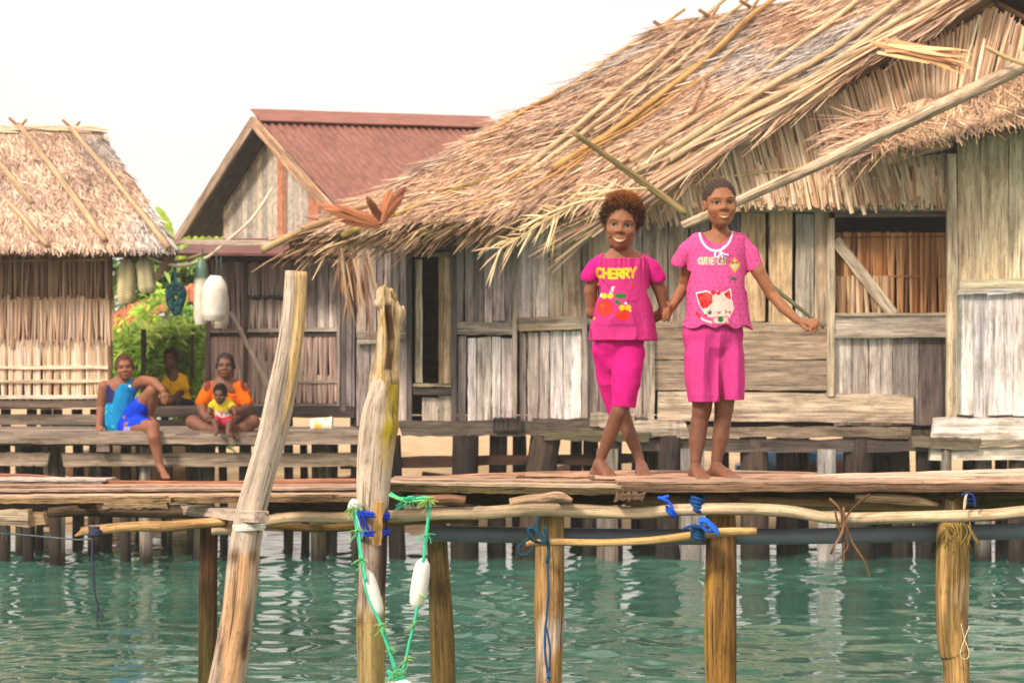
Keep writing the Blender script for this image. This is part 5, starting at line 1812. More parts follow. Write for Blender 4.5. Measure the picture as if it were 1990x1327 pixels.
def polyin(p, poly):
    poly = np.array(poly, float)
    r = np.zeros(len(p), bool)
    j = len(poly) - 1
    for i in range(len(poly)):
        a, b = poly[i], poly[j]
        c = ((a[1] > p[:, 1]) != (b[1] > p[:, 1])) & (p[:, 0] < (b[0] - a[0]) * (p[:, 1] - a[1]) / (b[1] - a[1] + 1e-9) + a[0])
        r ^= c
        j = i
    return r


def hollow_top():
    o = TOP_TODO[0]
    Y = 8.85
    u = Y / F
    q0 = P(757, 640, Y)
    s = SDF(q0 - [.16, .16, .34], q0 + [.16, .16, .24], .004)
    W = lambda x, y, d=0.: P(x, y, Y + d)
    s.chain([W(744, 775), W(749, 738), W(752, 700), W(756, 650), W(758, 605), W(758, 560)], [31 * u, 28 * u, 23 * u, 23 * u, 27 * u, 26 * u])
    s.ell(W(736, 590, -.03), (10 * u, .03, 12 * u), .015)
    s.ell(W(776, 606, -.01), (12 * u, .04, 26 * u), .02)
    s.cone(W(759, 712, -.065), W(758, 660, -.06), 5 * u, 8 * u, .004, 'sub')
    s.cone(W(758, 660, -.06), W(756, 600, -.06), 8 * u, 7 * u, .004, 'sub')
    s.cone(W(756, 600, -.06), W(752, 540, -.05), 7 * u, 8 * u, .004, 'sub')
    g = [s.lo[i] + s.res * np.arange(s.n[i]) for i in range(3)]
    G = np.stack(np.meshgrid(*g, indexing='ij'), -1)
    ztop = W(0, 570)[2] - .06 * np.clip((G[..., 0] - q0[0]) / .06, -.3, 1) + .030 * vnoise(np.stack([G[..., 0] * 55, G[..., 1] * 55, 0 * G[..., 0]], -1)) + .012 * vnoise(np.stack([G[..., 0] * 160, G[..., 1] * 160, 0 * G[..., 0]], -1))
    s.f = np.maximum(s.f, (G[..., 2] - ztop).astype(np.float32))
    v, q = s.mesh()
    n0 = vnoise(v * np.array([40, 40, 14]))
    c0 = W(756, 640)
    rad = v - np.array([c0[0], c0[1], 0]) * np.array([1, 1, 0]); rad[:, 2] = 0
    rad /= np.linalg.norm(rad, axis=1)[:, None] + 1e-6
    v = relax(v, q, 2) + rad * (.013 * vnoise(v * np.array([22, 22, 8]))+ .005 * n0)[:, None]
    c = np.tile(A(208, 184, 148), (len(v), 1)) * (1 + .2 * vnoise(v * np.array([30, 30, 5])))[:, None]
    px = px_of(v, (0, 0, 0))
    dx_ = np.abs(px[:, 0] - 757 - 3 * np.sin(px[:, 1] * .05))
    slit_w = np.clip((9 - dx_) / 3, 0, 1) * np.clip((px[:, 1] - 584) / 10, 0, 1) * np.clip((722 - px[:, 1]) / 6, 0, 1) * (v[:, 1] < Y + .03)
    c = lerp3(c, A(176, 150, 62), np.clip(1.2 - np.abs(dx_ - 11) / 6 + vnoise(v * 24 + 4), 0, 1) * .55)
    c = lerp3(c, A(88, 66, 36), slit_w)  # darker brown down the hollow slit
    c = lerp3(c, A(140, 112, 80), np.clip(vnoise(v * np.array([26, 26, 12]) + 4) * 2.2 - .3, 0, 1) * .6)
    mb = MB()
    mb.add(v, quads=q, col=c, gv=v[:, [2, 0, 1]])
    mb.build('forked_top', M_BARK, o, smooth=True)


hollow_top()
SKIN_A = A(150, 98, 70, 1.3)
SKIN_B = A(158, 104, 70, 1.28)
LEGC = A(124, 82, 62, 1.3)


# ---------------------------------------------------------------- the smaller girl
def girl_small():
    Y0 = 9.5
    zd = 1.372
    base = np.array([(1210 - CX) * Y0 / F, Y0, zd])
    root = empty('person', base, 'smaller smiling girl with curly hair in a magenta CHERRY shirt, arms behind her back', 'person', 'girls standing on the jetty')
    L = lambda x, y, d=0.0: P(x, y, Y0 + d) - base
    u = Y0 / F
    # skin
    s = SDF((-.30, -.30, -.01), (.30, .30, 1.12), .0034)
    s.cone(L(1212, 512, .03), L(1210, 462, .02), .041, .037, .02)
    s.cone(L(1176, 508, .02), L(1244, 508, .02), .034, .034, .03)
    s.cone(L(1210, 508, .02), L(1210, 560, .02), .085, .085, .03, fl=.72)
    s.cone(L(1210, 560, .02), L(1204, 660, .02), .085, .080, .03, fl=.75)
    for pts in ([L(1158, 520, .02), L(1148, 565, .05), L(1150, 606, .08)], [L(1262, 520, .02), L(1284, 566, .05), L(1294, 604, .07)]):
        s.chain(pts, [.037, .032, .028], .02)
    s.cone(L(1150, 606, .08), L(1190, 640, .15), .030, .021, .015)
    s.cone(L(1294, 604, .07), L(1240, 636, .15), .030, .021, .015)
    # legs: the front one steps across the other
    s.chain([L(1222, 700, -.02), L(1207, 786, -.065), L(1198, 812, -.06), L(1186, 842, -.04), L(1170, 884, -.02), L(1163, 901, -.01)], [.055, .042, .037, .035, .024, .022], .02)
    s.chain([L(1178, 690, .03), L(1206, 795, .10), L(1217, 826, .105), L(1227, 850, .09), L(1240, 884, .07), L(1246, 904, .06)], [.055, .042, .036, .034, .024, .022], .02)
    s.ell(L(1204, 800, -.088), (.022, .020, .028), .02)
    s.ell(L(1295, 606, .055), (.016, .018, .016), .012)
    fz = 0.0
    foot(s, L(1163, 903, -.01), L(1193, 930, -.11), fz, .034)
    foot(s, L(1246, 906, .05), L(1253, 936, -.09), fz, .034)
    s.cut((0, 0, 0.0), (0, 0, -1))
    mb = MB()

    def sk(v):
        c = np.tile(SKIN_A, (len(v), 1)) * (1 + .10 * vnoise(v * 16) + .06 * vnoise(v * 50))[:, None]
        low = np.clip((.42 - v[:, 2]) / .1, 0, 1)
        c = lerp3(c, LEGC, low)
        return lerp3(c, LEGC * np.array([1.35, 1.3, 1.35]), np.clip((.05 - v[:, 2]) / .04, 0, 1) * .6)
    add_sdf(mb, s, sk, 2, base)
    rot = rotm(-6, 5, 6)
    ho, hsc = L(1208, 437, -.015), 1.02
    hl = lambda v: np.maximum(v[:, 2] - .074 + .25 * np.abs(v[:, 0]) - np.maximum(v[:, 1] + .04, 0) * 1.2, np.minimum(v[:, 1] - .012, v[:, 2] + .05) - 2.0 * np.maximum(0, np.abs(v[:, 0]) - .077))
    make_head(mb, ho + base, rot, hsc, SKIN_A, smile=1.75, open_=1.15, hairline=hl, hair_col=A(66, 44, 34), wide=1.02)
    mb.build('body', M_SKIN, root, smooth=True)
    # curly hair: a lumpy cap and thousands of little curls, light on the upper ones painted orange
    mb = MB()
    s = SDF((-.13, -.12, -.08), (.13, .16, .20), .004)
    s.ell((0, .026, .054), (.086, .092, .080), .02)
    s.ell((0, .020, .088), (.068, .076, .058), .03)
    for x in (-1, 1):
        s.ell((x * .058, .024, .030), (.032, .050, .048), .02)
    s.ell((0, -.090, -.002), (.068, .062, .090), .02, 'sub')
    s.cut((0, 0, .002), (0, .6, -1))
    v, q = s.mesh()
    nrm = v - np.array([0, .02, .03]); nrm /= np.linalg.norm(nrm, axis=1)[:, None]
    v2 = v + nrm * (.006 * vnoise(v * 90) + .004 * vnoise(v * 200))[:, None]
    cb = A(70, 46, 36)
    mb.add((v2 * hsc) @ rot.T + ho + base, quads=q, col=np.tile(cb, (len(v), 1)), gv=v)
    n = 6500
    k = NR.integers(0, len(v), n)
    p, d = v[k] + nrm[k] * .002, nrm[k] + NR.normal(0, .55, (n, 3))
    toplit = np.clip((p[:, 2] - .075) / .07, 0, 1) * NR.uniform(.3, 1.1, n)
    col = lerp3(np.tile(A(88, 60, 47), (n, 1)) * NR.uniform(.6, 1.4, (n, 1)), A(190, 118, 62), np.clip(toplit, 0, 1))
    leaves(mb, (p * hsc) @ rot.T + ho + base, d @ rot.T, NR.normal(0, 1, (n, 3)), NR.uniform(.009, .025, n), NR.uniform(.0022, .0045, n), col, segs=3, bend=NR.normal(0, .9, n), fold=.6)
    mb.build('hair', M_HAIR, root, smooth=True)

    # shirt
    fold = lambda p, th: .026 * (.35 - np.abs(vnoise(np.stack([p[..., 0] * 15 + p[..., 2] * 5, p[..., 1] * 9, p[..., 2] * 5.5 - p[..., 0] * 3], -1)))) * np.clip((1.10 - p[..., 2]) * 3, .3, 1.3) + .0045 * np.sin(p[..., 0] * 210 + 2 * np.sin(p[..., 0] * 60)) * np.exp(-((p[..., 2] - 1.045) / .035) ** 2)
    s = SDF((-.32, -.26, .56), (.32, .30, 1.13), .0027)
    rows = [(y, cx, w) for y, cx, w in ((500, 1210, 48), (520, 1212, 50), (545, 1213, 49), (580, 1213, 52), (620, 1212, 59), (650, 1211, 64), (662, 1211, 66))]
    s.loft([(L(cx, y)[2], L(cx, y)[0], .015, w * u, .108 + .018 * (y - 500) / 160) for y, cx, w in rows], .02, fold=fold)
    for pts in ([(1172, 508, .02), (1158, 522, .025), (1146, 538, .03)], [(1246, 508, .02), (1264, 522, .025), (1276, 540, .03)]):
        s.chain([L(*a) for a in pts], [.040, .047, .045], .03)
    # square neckline
    sl, p = s._blk(L(1175, 490, -.2) - [0, 0, 0], L(1244, 470, .2))
    nx = (L(1244, 0)[0] + L(1174, 0)[0]) / 2
    g = [s.lo[i] + s.res * np.arange(s.n[i]) for i in range(3)]
    zz = L(0, 503)[2]
    dbox = np.maximum(np.abs(g[0] - nx)[:, None, None] - 36 * u, zz - g[2][None, None, :] + .10 * np.clip(g[1] - .02, 0, .2)[None, :, None] - .012 * np.abs(g[0] - nx)[:, None, None])
    s.f = np.maximum(s.f, -(dbox + 0 * s.f).astype(np.float32))
    # sleeve cuffs are cut square and hollow
    for (c0, n0) in ((L(1140, 549, .03), (-.35, 0, -1)), (L(1280, 552, .03), (.45, 0, -1))):
        G = np.stack(np.meshgrid(*g, indexing='ij'), -1)
        dn = (G - c0) @ unit(n0)
        near = np.linalg.norm(G - c0, axis=-1) < .11
        out = np.abs(G[..., 0]) > (abs(c0[0]) - .065)
        s.f = np.where(near & out, np.maximum(s.f, dn.astype(np.float32)), s.f)
    s.cone(L(1150, 540, .035), L(1138, 566, .04), .040, .042, 0, 'sub')
    s.cone(L(1271, 540, .035), L(1284, 566, .04), .040, .042, 0, 'sub')

    def shirt_col(v):
        px = px_of(v, base)
        n = len(v)
        c = np.tile(A(226, 62, 142, 1.6), (n, 1)) * (1 + .08 * vnoise(v * 70))[:, None]
        slv = np.clip((np.abs(px[:, 0] - 1212) - 46) / 8, 0, 1) * (px[:, 1] < 560)
        c = lerp3(c, A(242, 40, 150, 1.65), slv)
        front = v[:, 1] < .02
        worn = np.clip(.94 + .16 * vnoise(v * 160) + .08 * vnoise(v * 50), .7, 1)
        paint = lambda w, col: lerp3(c, col, np.clip(w, 0, 1) * front * worn)
        yel, red, grn, wht, ink = A(248, 218, 30, 1.5), A(240, 66, 40, 1.5), A(40, 130, 62, 1.5), A(236, 230, 220, 1.5), A(96, 40, 92, 1.5)
        # folds gathered at the neck, written band of the hem
        c = paint((1 - seg_d(px, [((1150, 660), (1275, 660))]) / 2.2) * .5, A(190, 40, 110))
        c = paint(2.9 - seg_d(px + np.stack([0 * px[:, 0], .002 * (px[:, 0] - 1197) ** 2], 1), letters('CHERRY', 1160, 523.5, 75, 17, .30)), yel)
        # cherries with bows and leaves
        for (cx, cy, r_) in ((1176, 599, 16), (1210, 611, 14)):
            d = np.hypot(px[:, 0] - cx, (px[:, 1] - cy) * (1.0 if cx < 1200 else 1.08))
            c = paint((r_ - d) / 1.2, red)
            c = paint((1.3 - np.abs(d - r_)) * .4, A(200, 40, 40))
            c = paint((4 - np.hypot(px[:, 0] - cx + r_ * .35, px[:, 1] - cy + r_ * .4)) / 3 * .35, A(250, 130, 100))
        for (cx, cy, a, b, t) in ((1206, 575, 13, 6, .0), (1201, 588, 9, 4.5, .7)):
            dx, dy = px[:, 0] - cx, px[:, 1] - cy
            e = np.hypot((dx * math.cos(t) + dy * math.sin(t)) / a, (-dx * math.sin(t) + dy * math.cos(t)) / b)
            c = paint((1 - e) * 5, grn)
            c = paint((1.2 - seg_d(px, [((cx - a * .7, cy), (cx + a * .7, cy + t))])) * .5, A(20, 80, 40))
        for (cx, cy) in ((1180, 575), (1215, 598)):
            for dx in (-6, 6):
                c = paint((6 - np.hypot((px[:, 0] - cx - dx) * .9, px[:, 1] - cy - abs(dx) * 0)) / 1.2, yel)
            c = paint((2 - np.hypot(px[:, 0] - cx, px[:, 1] - cy)) / .8, A(200, 150, 20))
        for poly in ([(1184, 571), (1188, 557), (1195, 556), (1190, 572)], [(1162, 571), (1170, 569), (1170, 577), (1161, 577)], [(1212, 592), (1217, 583), (1219, 592)], [(1222, 601), (1228, 603), (1224, 607)], [(1159, 552), (1163, 550), (1161, 558)]):
            c = paint(polyin(px, poly), wht)
        c = paint(1.3 - seg_d(px, [((1172, 546), (1183, 556)), ((1183, 556), (1190, 570)), ((1216, 585), (1228, 586)), ((1228, 586), (1237, 585))]), ink)
        c = paint(4 - np.hypot(px[:, 0] - 1229, px[:, 1] - 556), A(226, 50, 60))
        c = paint(2.6 - np.hypot(px[:, 0] - 1229, px[:, 1] - 550), grn)
        c = paint(3.2 - np.hypot(px[:, 0] - 1155, px[:, 1] - 619), A(236, 150, 40))
        # the small dark line of script under the cherries, too faint to read
        sq = [((x, 632 + 3 * math.sin(x * .9)), (x + 3, 632 + 3 * math.sin((x + 3) * .9 + (x % 2)))) for x in range(1156, 1234, 3)]
        c = paint((1.5 - seg_d(px, sq)) * .7, A(120, 40, 90))
        # neckline seam
        c = paint((1.6 - seg_d(px, [((1176, 505), (1243, 505))])) * .35, A(180, 30, 110))
        return c
    mb = MB()
    add_sdf(mb, s, shirt_col, 2, base)
    mb.build('shirt', M_CLOTH, root, smooth=True)

    # trousers: the image-right leg in front, crossing over
    s = SDF((-.24, -.20, .26), (.22, .26, .78), .003)
    wf = lambda p, th: 0
    s.cone(L(1190, 660, .015), L(1216, 660, .015), .092, .092, .02)
    s.cone(L(1203, 664, .015), L(1203, 700, .015), .112, .085, .02, fl=.8)
    s.chain([L(1181, 680, .03), L(1186, 735, .07), L(1199, 795, .105), L(1203, 815, .11)], [.078, .064, .056, .058], .02)
    s.chain([L(1223, 685, -.01), L(1218, 730, -.045), L(1209, 790, -.065), L(1206, 806, -.065)], [.078, .070, .062, .064], .02)
    g = [s.lo[i] + s.res * np.arange(s.n[i]) for i in range(3)]
    G = np.stack(np.meshgrid(*g, indexing='ij'), -1)
    s.f = (s.f + .022 * (np.abs(vnoise(np.stack([G[..., 0] * 12 + G[..., 2] * 12, G[..., 1] * 8, G[..., 2] * 7 - G[..., 0] * 7], -1))) - .25) * np.clip((.62 - G[..., 2]) * 6, .15, 1)).astype(np.float32)
    s.cone(L(1199, 708, -.115), L(1183, 792, -.055), .003, .016, .008, 'sub')
    # hems
    fr = G[..., 1] < .02 + 0 * G[..., 0]
    hf = (G - L(1207, 790, -.065)) @ unit((-.10, -.0, -1))
    hr = (G - L(1202, 803, .105)) @ unit((.05, 0, -1))
    s.f = np.maximum(s.f, np.where(fr, hf, hr).astype(np.float32))
    mb = MB()

    def tc(v):
        px = px_of(v, base)
        c = np.tile(A(242, 40, 150, 1.7), (len(v), 1)) * (1 + .05 * vnoise(v * 60))[:, None]
        return lerp3(c, A(226, 20, 128, 1.9), np.clip(1.2 - np.abs(px[:, 1] - (783 + (px[:, 0] - 1182) * .22)), 0, 1) * .5)
    add_sdf(mb, s, tc, 2, base)
    mb.build('trousers', M_CLOTH, root, smooth=True)


girl_small()


# ---------------------------------------------------------------- the taller girl
def girl_tall():
    Y0 = 9.4
    zd = 1.372
    base = np.array([(1395 - CX) * Y0 / F, Y0, zd])
    root = empty('person', base, 'taller smiling girl in a dotted pink shirt with a cat print and wide shorts', 'person', 'girls standing on the jetty')
    L = lambda x, y, d=0.0: P(x, y, Y0 + d) - base
    u = Y0 / F
    s = SDF((-.34, -.40, -.01), (.55, .34, 1.26), .0034)
    s.cone(L(1402, 486, .03), L(1399, 430, .025), .039, .036, .02)
    s.cone(L(1358, 474, .03), L(1438, 474, .03), .030, .030, .03)
    s.cone(L(1376, 462, .03), L(1422, 462, .03), .030, .030, .03)
    s.cone(L(1400, 488, .02), L(1398, 540, .02), .085, .082, .03, fl=.7)
    s.cone(L(1398, 540, .02), L(1392, 680, .02), .082, .092, .03, fl=.75)
    s.chain([L(1340, 490, .03), L(1336, 526, .09), L(1330, 556, .13)], [.036, .032, .028], .02)
    s.chain([L(1330, 556, .13), L(1318, 576, .10), L(1306, 596, .065)], [.028, .026, .020], .015)
    hand(s, L(1306, 596, .065), L(1298, 610, .03), [((L(1292, 604, .035)), L(1290, 602, .075)), (L(1290, 610, .035), L(1288, 610, .078)), (L(1289, 616, .04), L(1288, 617, .078)), (L(1290, 622, .045), L(1289, 623, .075))], (L(1304, 604, .045), L(1302, 594, .02), L(1297, 588, .02)), side=(.1, .2, -1))
    s.chain([L(1452, 490, .02), L(1474, 528, .0), L(1500, 572, -.01)], [.037, .033, .028], .02)
    s.chain([L(1500, 572, -.01), L(1522, 597, -.05), L(1549, 622, -.10)], [.028, .027, .020], .015)
    hand(s, L(1549, 622, -.10), L(1570, 627, -.125), [(L(1586, 621, -.14), L(1591, 633, -.15)), (L(1588, 625, -.15), L(1589, 641, -.155)), (L(1585, 631, -.16), L(1583, 646, -.16)), (L(1578, 636, -.165), L(1575, 648, -.165))], (L(1556, 630, -.115), L(1568, 640, -.14), L(1577, 640, -.15)), r=.0085, side=(.25, -.75, -.5))
    s.chain([L(1370, 700, .03), L(1364, 796, .03), L(1359, 822, .028), L(1355, 856, .026), L(1352, 892, .01), L(1351, 910, .01)], [.075, .046, .042, .041, .027, .024], .02)
    s.chain([L(1412, 700, .03), L(1407, 792, .035), L(1404, 820, .035), L(1400, 852, .036), L(1393, 890, .03), L(1391, 907, .03)], [.072, .046, .041, .040, .027, .024], .02)
    s.ell(L(1363, 800, -.002), (.024, .022, .030), .02)
    s.ell(L(1406, 798, .004), (.024, .022, .030), .02)
    s.ell(L(1501, 575, .008), (.015, .016, .015), .012)
    foot(s, L(1351, 912, .01), L(1370, 940, -.15), 0.0, .036)
    foot(s, L(1391, 910, .03), L(1432, 941, -.12), 0.0, .036)
    s.cut((0, 0, 0.0), (0, 0, -1))
    mb = MB()

    def sk(v):
        c = np.tile(SKIN_B, (len(v), 1)) * (1 + .10 * vnoise(v * 16) + .06 * vnoise(v * 50))[:, None]
        c = lerp3(c, LEGC * 1.03, np.clip((.42 - v[:, 2]) / .1, 0, 1))
        return lerp3(c, LEGC * np.array([1.4, 1.3, 1.3]), np.clip((.05 - v[:, 2]) / .04, 0, 1) * .6)
    add_sdf(mb, s, sk, 2, base)
    rot = rotm(5, -2, 2)
    ho, hsc = L(1399.5, 396, -.02), .985
    hl = lambda v: np.maximum(v[:, 2] - .070 + .0 * np.abs(v[:, 0]) + 5.5 * np.maximum(np.abs(v[:, 0]) - .03, 0) ** 1.5 - np.maximum(v[:, 1] + .05, 0) * .9, np.minimum(v[:, 1] - .028, v[:, 2] + .055) - 2.0 * np.maximum(0, np.abs(v[:, 0]) - .077))
    make_head(mb, ho + base, rot, hsc, SKIN_B, smile=1.0, open_=.7, hairline=hl, hair_col=A(60, 48, 42), wide=.97, jaw=.92)
    mb.build('body', M_SKIN, root, smooth=True)
    # hair drawn back close to the skull with a fuzz of fine strands
    mb = MB()
    s = SDF((-.11, -.11, -.09), (.11, .16, .15), .003)
    s.ell((0, .018, .034), (.0790, .094, .0880), .02)
    s.ell((0, .105, .03), (.045, .04, .045), .03)
    s.ell((0, -.088, -.030), (.068, .074, .108), .012, 'sub')
    for x in (-1, 1):
        s.ell((x * .085, -.012, -.030), (.030, .034, .044), .006, 'sub')
    s.cut((0, 0, -.06), (0, .4, -1))
    v, q = s.mesh()
    nrm = v - np.array([0, .02, .03]); nrm /= np.linalg.norm(nrm, axis=1)[:, None]
    ridge = np.sin(np.arctan2(v[:, 0], v[:, 2] + .02) * 46 + 2 * vnoise(v * 30))
    v2 = v + nrm * (.0012 * ridge + .002 * vnoise(v * 90))[:, None]
    hc = np.tile(A(64, 52, 46), (len(v), 1)) * (1 + .35 * ridge)[:, None]
    mb.add((v2 * hsc) @ rot.T + ho + base, quads=q, col=hc, gv=v)
    n = 2600
    k = NR.integers(0, len(v), n)
    back = np.stack([np.zeros(n), np.full(n, .9), np.full(n, .25)], 1) + nrm[k] * .08 + NR.normal(0, .22, (n, 3))
    leaves(mb, (v[k] * hsc) @ rot.T + ho + base, back @ rot.T, nrm[k] @ rot.T, NR.uniform(.008, .022, n), NR.uniform(.0014, .0026, n), np.tile(A(72, 56, 48), (n, 1)) * NR.uniform(.6, 1.6, (n, 1)), bend=NR.normal(0, .5, n))
    mb.build('hair', M_HAIR, root, smooth=True)

    # shirt
    fold = lambda p, th: .026 * (.35 - np.abs(vnoise(np.stack([p[..., 0] * 15 + p[..., 2] * 4, p[..., 1] * 9, p[..., 2] * 4.5 + p[..., 0] * 3], -1)))) * np.clip((1.0 - p[..., 2]) * 3.2, .25, 1.5)
    s = SDF((-.28, -.24, .64), (.30, .28, 1.22), .0027)
    rows = [(450, 1397, 34), (462, 1397, 50), (480, 1396, 56), (520, 1394, 57), (560, 1393, 58), (600, 1393, 61), (630, 1393, 66), (642, 1394, 68)]
    s.loft([(L(cx, y)[2], L(cx, y)[0], .02, w * u, .084 + .044 * min(1, (y - 462) / 100)) for y, cx, w in rows], .015, fold=fold)
    s.chain([L(1356, 468, .03), L(1336, 488, .04), L(1322, 510, .06)], [.040, .045, .045], .03)
    s.chain([L(1436, 468, .03), L(1456, 494, .02), L(1465, 518, .015)], [.040, .045, .045], .03)
    g = [s.lo[i] + s.res * np.arange(s.n[i]) for i in range(3)]
    G = np.stack(np.meshgrid(*g, indexing='ij'), -1)
    # round neckline, lower in front
    nc = L(1391, 445)
    fy = np.clip((.05 - G[..., 1]) / .1, 0, 1)
    dn = np.sqrt(((G[..., 0] - nc[0]) / (30 * u)) ** 2 + ((G[..., 2] - nc[2]) / ((.02 + .068 * fy))) ** 2) - 1
    s.f = np.maximum(s.f, (-dn * .06).astype(np.float32))
    for (c0, n0) in ((L(1318, 518, .06), (-.25, .2, -1)), (L(1470, 527, .01), (.40, 0, -1))):
        d_ = (G - c0) @ unit(n0)
        near = (np.linalg.norm(G - c0, axis=-1) < .11) & (np.abs(G[..., 0]) > abs(c0[0]) - .062)
        s.f = np.where(near, np.maximum(s.f, d_.astype(np.float32)), s.f)
    s.cone(L(1328, 506, .055), L(1314, 540, .08), .037, .040, 0, 'sub')
    s.cone(L(1461, 514, .02), L(1476, 546, .01), .037, .040, 0, 'sub')
    # ragged hem, longer at one corner
    hem = L(0, 636)[2] + .010 * np.sin(G[..., 0] * 60) - .10 * np.clip(G[..., 0] - .09, 0, 1) - .004 * vnoise(G * 30)
    s.f = np.maximum(s.f, (hem - G[..., 2]).astype(np.float32))

    def col(v):
        px = px_of(v, base)
        n = len(v)
        c = np.tile(A(242, 96, 164, 1.55), (n, 1)) * (1 + .06 * vnoise(v * 70))[:, None]
        front = v[:, 1] < .03
        worn = np.clip(.95 + .14 * vnoise(v * 160) + .07 * vnoise(v * 50), .7, 1)
        paint = lambda w, k_: lerp3(c, k_, np.clip(w, 0, 1) * front * worn)
        wht, red, grn, yel, ink = A(238, 232, 224, 1.5), A(228, 32, 44, 1.5), A(30, 130, 60, 1.5), A(244, 214, 40, 1.5), A(84, 26, 78, 1.5)
        gx, gy = (px[:, 0] - 1340) / 11.0, (px[:, 1] - 470) / 10.5
        row = np.floor(gy)
        fx = np.mod(gx + .5 * np.mod(row, 2) + .17 * np.sin(row * 5), 1) - .5
        fy_ = np.mod(gy, 1) - .5
        c = paint((1.45 - np.hypot(fx * 11, fy_ * 10.5)) * 1.2, ink)
        # white neck binding
        e = np.hypot((px[:, 0] - 1391) / 30.5, (px[:, 1] - 445) / 40)
        ring = np.clip((.075 - np.abs(e - 1.06)) * 30, 0, 1) * (px[:, 1] > 440)
        c = lerp3(c, A(232, 236, 244, 1.5), ring * (v[:, 1] < .10))
        # lettering and the yellow sign
        c = paint((4.2 - seg_d(px, [((1360, 507), (1408, 507))]) / 2.2) * .25, A(250, 150, 200, 1.6))
        c = paint((3.0 - seg_d(px, letters('CUTIE CAT', 1358, 501, 54, 12.5, .35))) * .5, A(150, 60, 90))
        c = paint(1.9 - seg_d(px, letters('CUTIE CAT', 1358, 501, 54, 12.5, .35)), A(240, 232, 190, 1.5))
        dm = np.abs(px[:, 0] - 1428) / 11.5 + np.abs(px[:, 1] - 515) / 16
        c = paint((1 - dm) * 8, yel)
        c = paint((6 - np.hypot(px[:, 0] - 1428, (px[:, 1] - 516))) / 1.5, wht)
        c = paint(polyin(px, [(1422, 514), (1423, 506), (1428, 511)]) | polyin(px, [(1434, 514), (1433, 506), (1428, 511)]), red)
        lf = np.hypot((px[:, 0] - 1426) * .12 + (px[:, 1] - 542) * .05, (px[:, 1] - 542) * .24 - (px[:, 0] - 1426) * .05)
        c = paint((1 - lf) * 4, grn)
        c = paint(1.4 - seg_d(px, [((1417, 548), (1424, 538)), ((1416, 540), (1420, 536))]), A(110, 60, 120))
        # printed kitten
        body = lambda g_: (polyin(px, [(1354 - g_, 571 - g_), (1372, 566 - g_), (1386, 572 - g_), (1406, 570 - g_), (1418 + g_, 562 - g_), (1420 + g_, 580), (1424 + g_, 600), (1418, 614 + g_), (1396, 618 + g_), (1372, 612 + g_), (1360 - g_, 592)]))
        c = paint(body(2.2) * 1.0, A(250, 240, 240, 1.5))
        c = paint(body(0) * 1.0, A(244, 220, 206, 1.5))
        c = paint((polyin(px, [(1354, 571), (1374, 567), (1385, 574), (1384, 588), (1374, 598), (1364, 600), (1358, 590)]) & body(0)) * 1.0, red)
        c = paint(polyin(px, [(1407, 571), (1418, 563), (1421, 582), (1413, 580)]) * 1.0, red)
        for dx in (-5, 5):
            c = paint((5.2 - np.hypot(px[:, 0] - 1391 - dx, (px[:, 1] - 568 - abs(dx) * .2))) / 1.2, red)
        c = paint((2.2 - np.hypot(px[:, 0] - 1394, px[:, 1] - 566)) * 1, A(250, 180, 170))
        c = paint((4.8 - np.hypot(px[:, 0] - 1379, px[:, 1] - 607)) / 1, A(60, 64, 74))
        c = paint((1.5 - np.hypot(px[:, 0] - 1378, px[:, 1] - 605)) * 1, wht)
        c = paint(1.3 - seg_d(px, [((1409, 603), (1413, 606)), ((1413, 606), (1409, 609)), ((1393, 606), (1397, 609)), ((1397, 609), (1401, 606))]), A(80, 40, 50))
        c = paint((3.4 - np.hypot(px[:, 0] - 1372, px[:, 1] - 613)) / 1, red)
        c = paint((2.8 - np.hypot(px[:, 0] - 1418, px[:, 1] - 607)) / 1, red)
        c = paint((2.2 - np.hypot(px[:, 0] - 1397, px[:, 1] - 607)) / 1, red)
        c = paint(polyin(px, [(1388, 615), (1412, 614), (1416, 628), (1386, 628)]) * 1.0, A(244, 226, 216, 1.5))
        c = paint(1.5 - seg_d(px, [((1386, 617), (1414, 615))]), red)
        c = paint((6 - np.hypot(px[:, 0] - 1400.5, px[:, 1] - 620.5)) / 1, grn)
        c = paint(2.4 - seg_d(px, [((1384, 627), (1368, 622)), ((1368, 622), (1357, 614))]), wht)
        c = paint(3.0 - seg_d(px, [((1360, 617), (1354, 608))]), red)
        c = paint((2.4 - np.hypot(px[:, 0] - 1386, px[:, 1] - 627)) / 1, red)
        c = paint((2.4 - np.hypot(px[:, 0] - 1412, px[:, 1] - 627)) / 1, red)
        c = paint((1.2 - np.abs(px[:, 1] - 631)) * .4, A(216, 60, 140))
        return c
    mb = MB()
    add_sdf(mb, s, col, 2, base)
    sh = mb.build('shirt', M_CLOTH, root, smooth=True)
    # the white tied bow at the neckline
    mb = MB()
    yb = -.115
    for pts in ([(1399, 487), (1391, 490), (1390, 499), (1397, 499), (1400, 490)], [(1400, 489), (1405, 482), (1410, 478)], [(1400, 489), (1407, 494), (1416, 496)], [(1400, 490), (1402, 496), (1404, 500)]):
        tube(mb, [P(x, y, Y0 + yb) for x, y in pts], .0042, 7, 4, col=A(232, 236, 244), lump=.1)
    mb.build('bow', M_CLOTH, sh, smooth=True)

    # wide shorts
    s = SDF((-.24, -.20, .34), (.24, .24, .84), .003)
    fo = lambda p, th: np.clip((.74 - p[..., 2]) * 5, .1, 1) * np.clip(1.35 - np.abs(p[..., 0] - L(1392, 0)[0]) / .10, .1, 1) * (.016 * (1 - 2 * np.abs(np.sin((p[..., 0] - L(1366, 0)[0]) * np.pi / .078 + 1.2 * vnoise(np.stack([p[..., 2] * 5, p[..., 0] * 6, p[..., 1] * 3], -1))))) + .014 * vnoise(np.stack([p[..., 0] * 18, p[..., 1] * 10, p[..., 2] * 3], -1)))
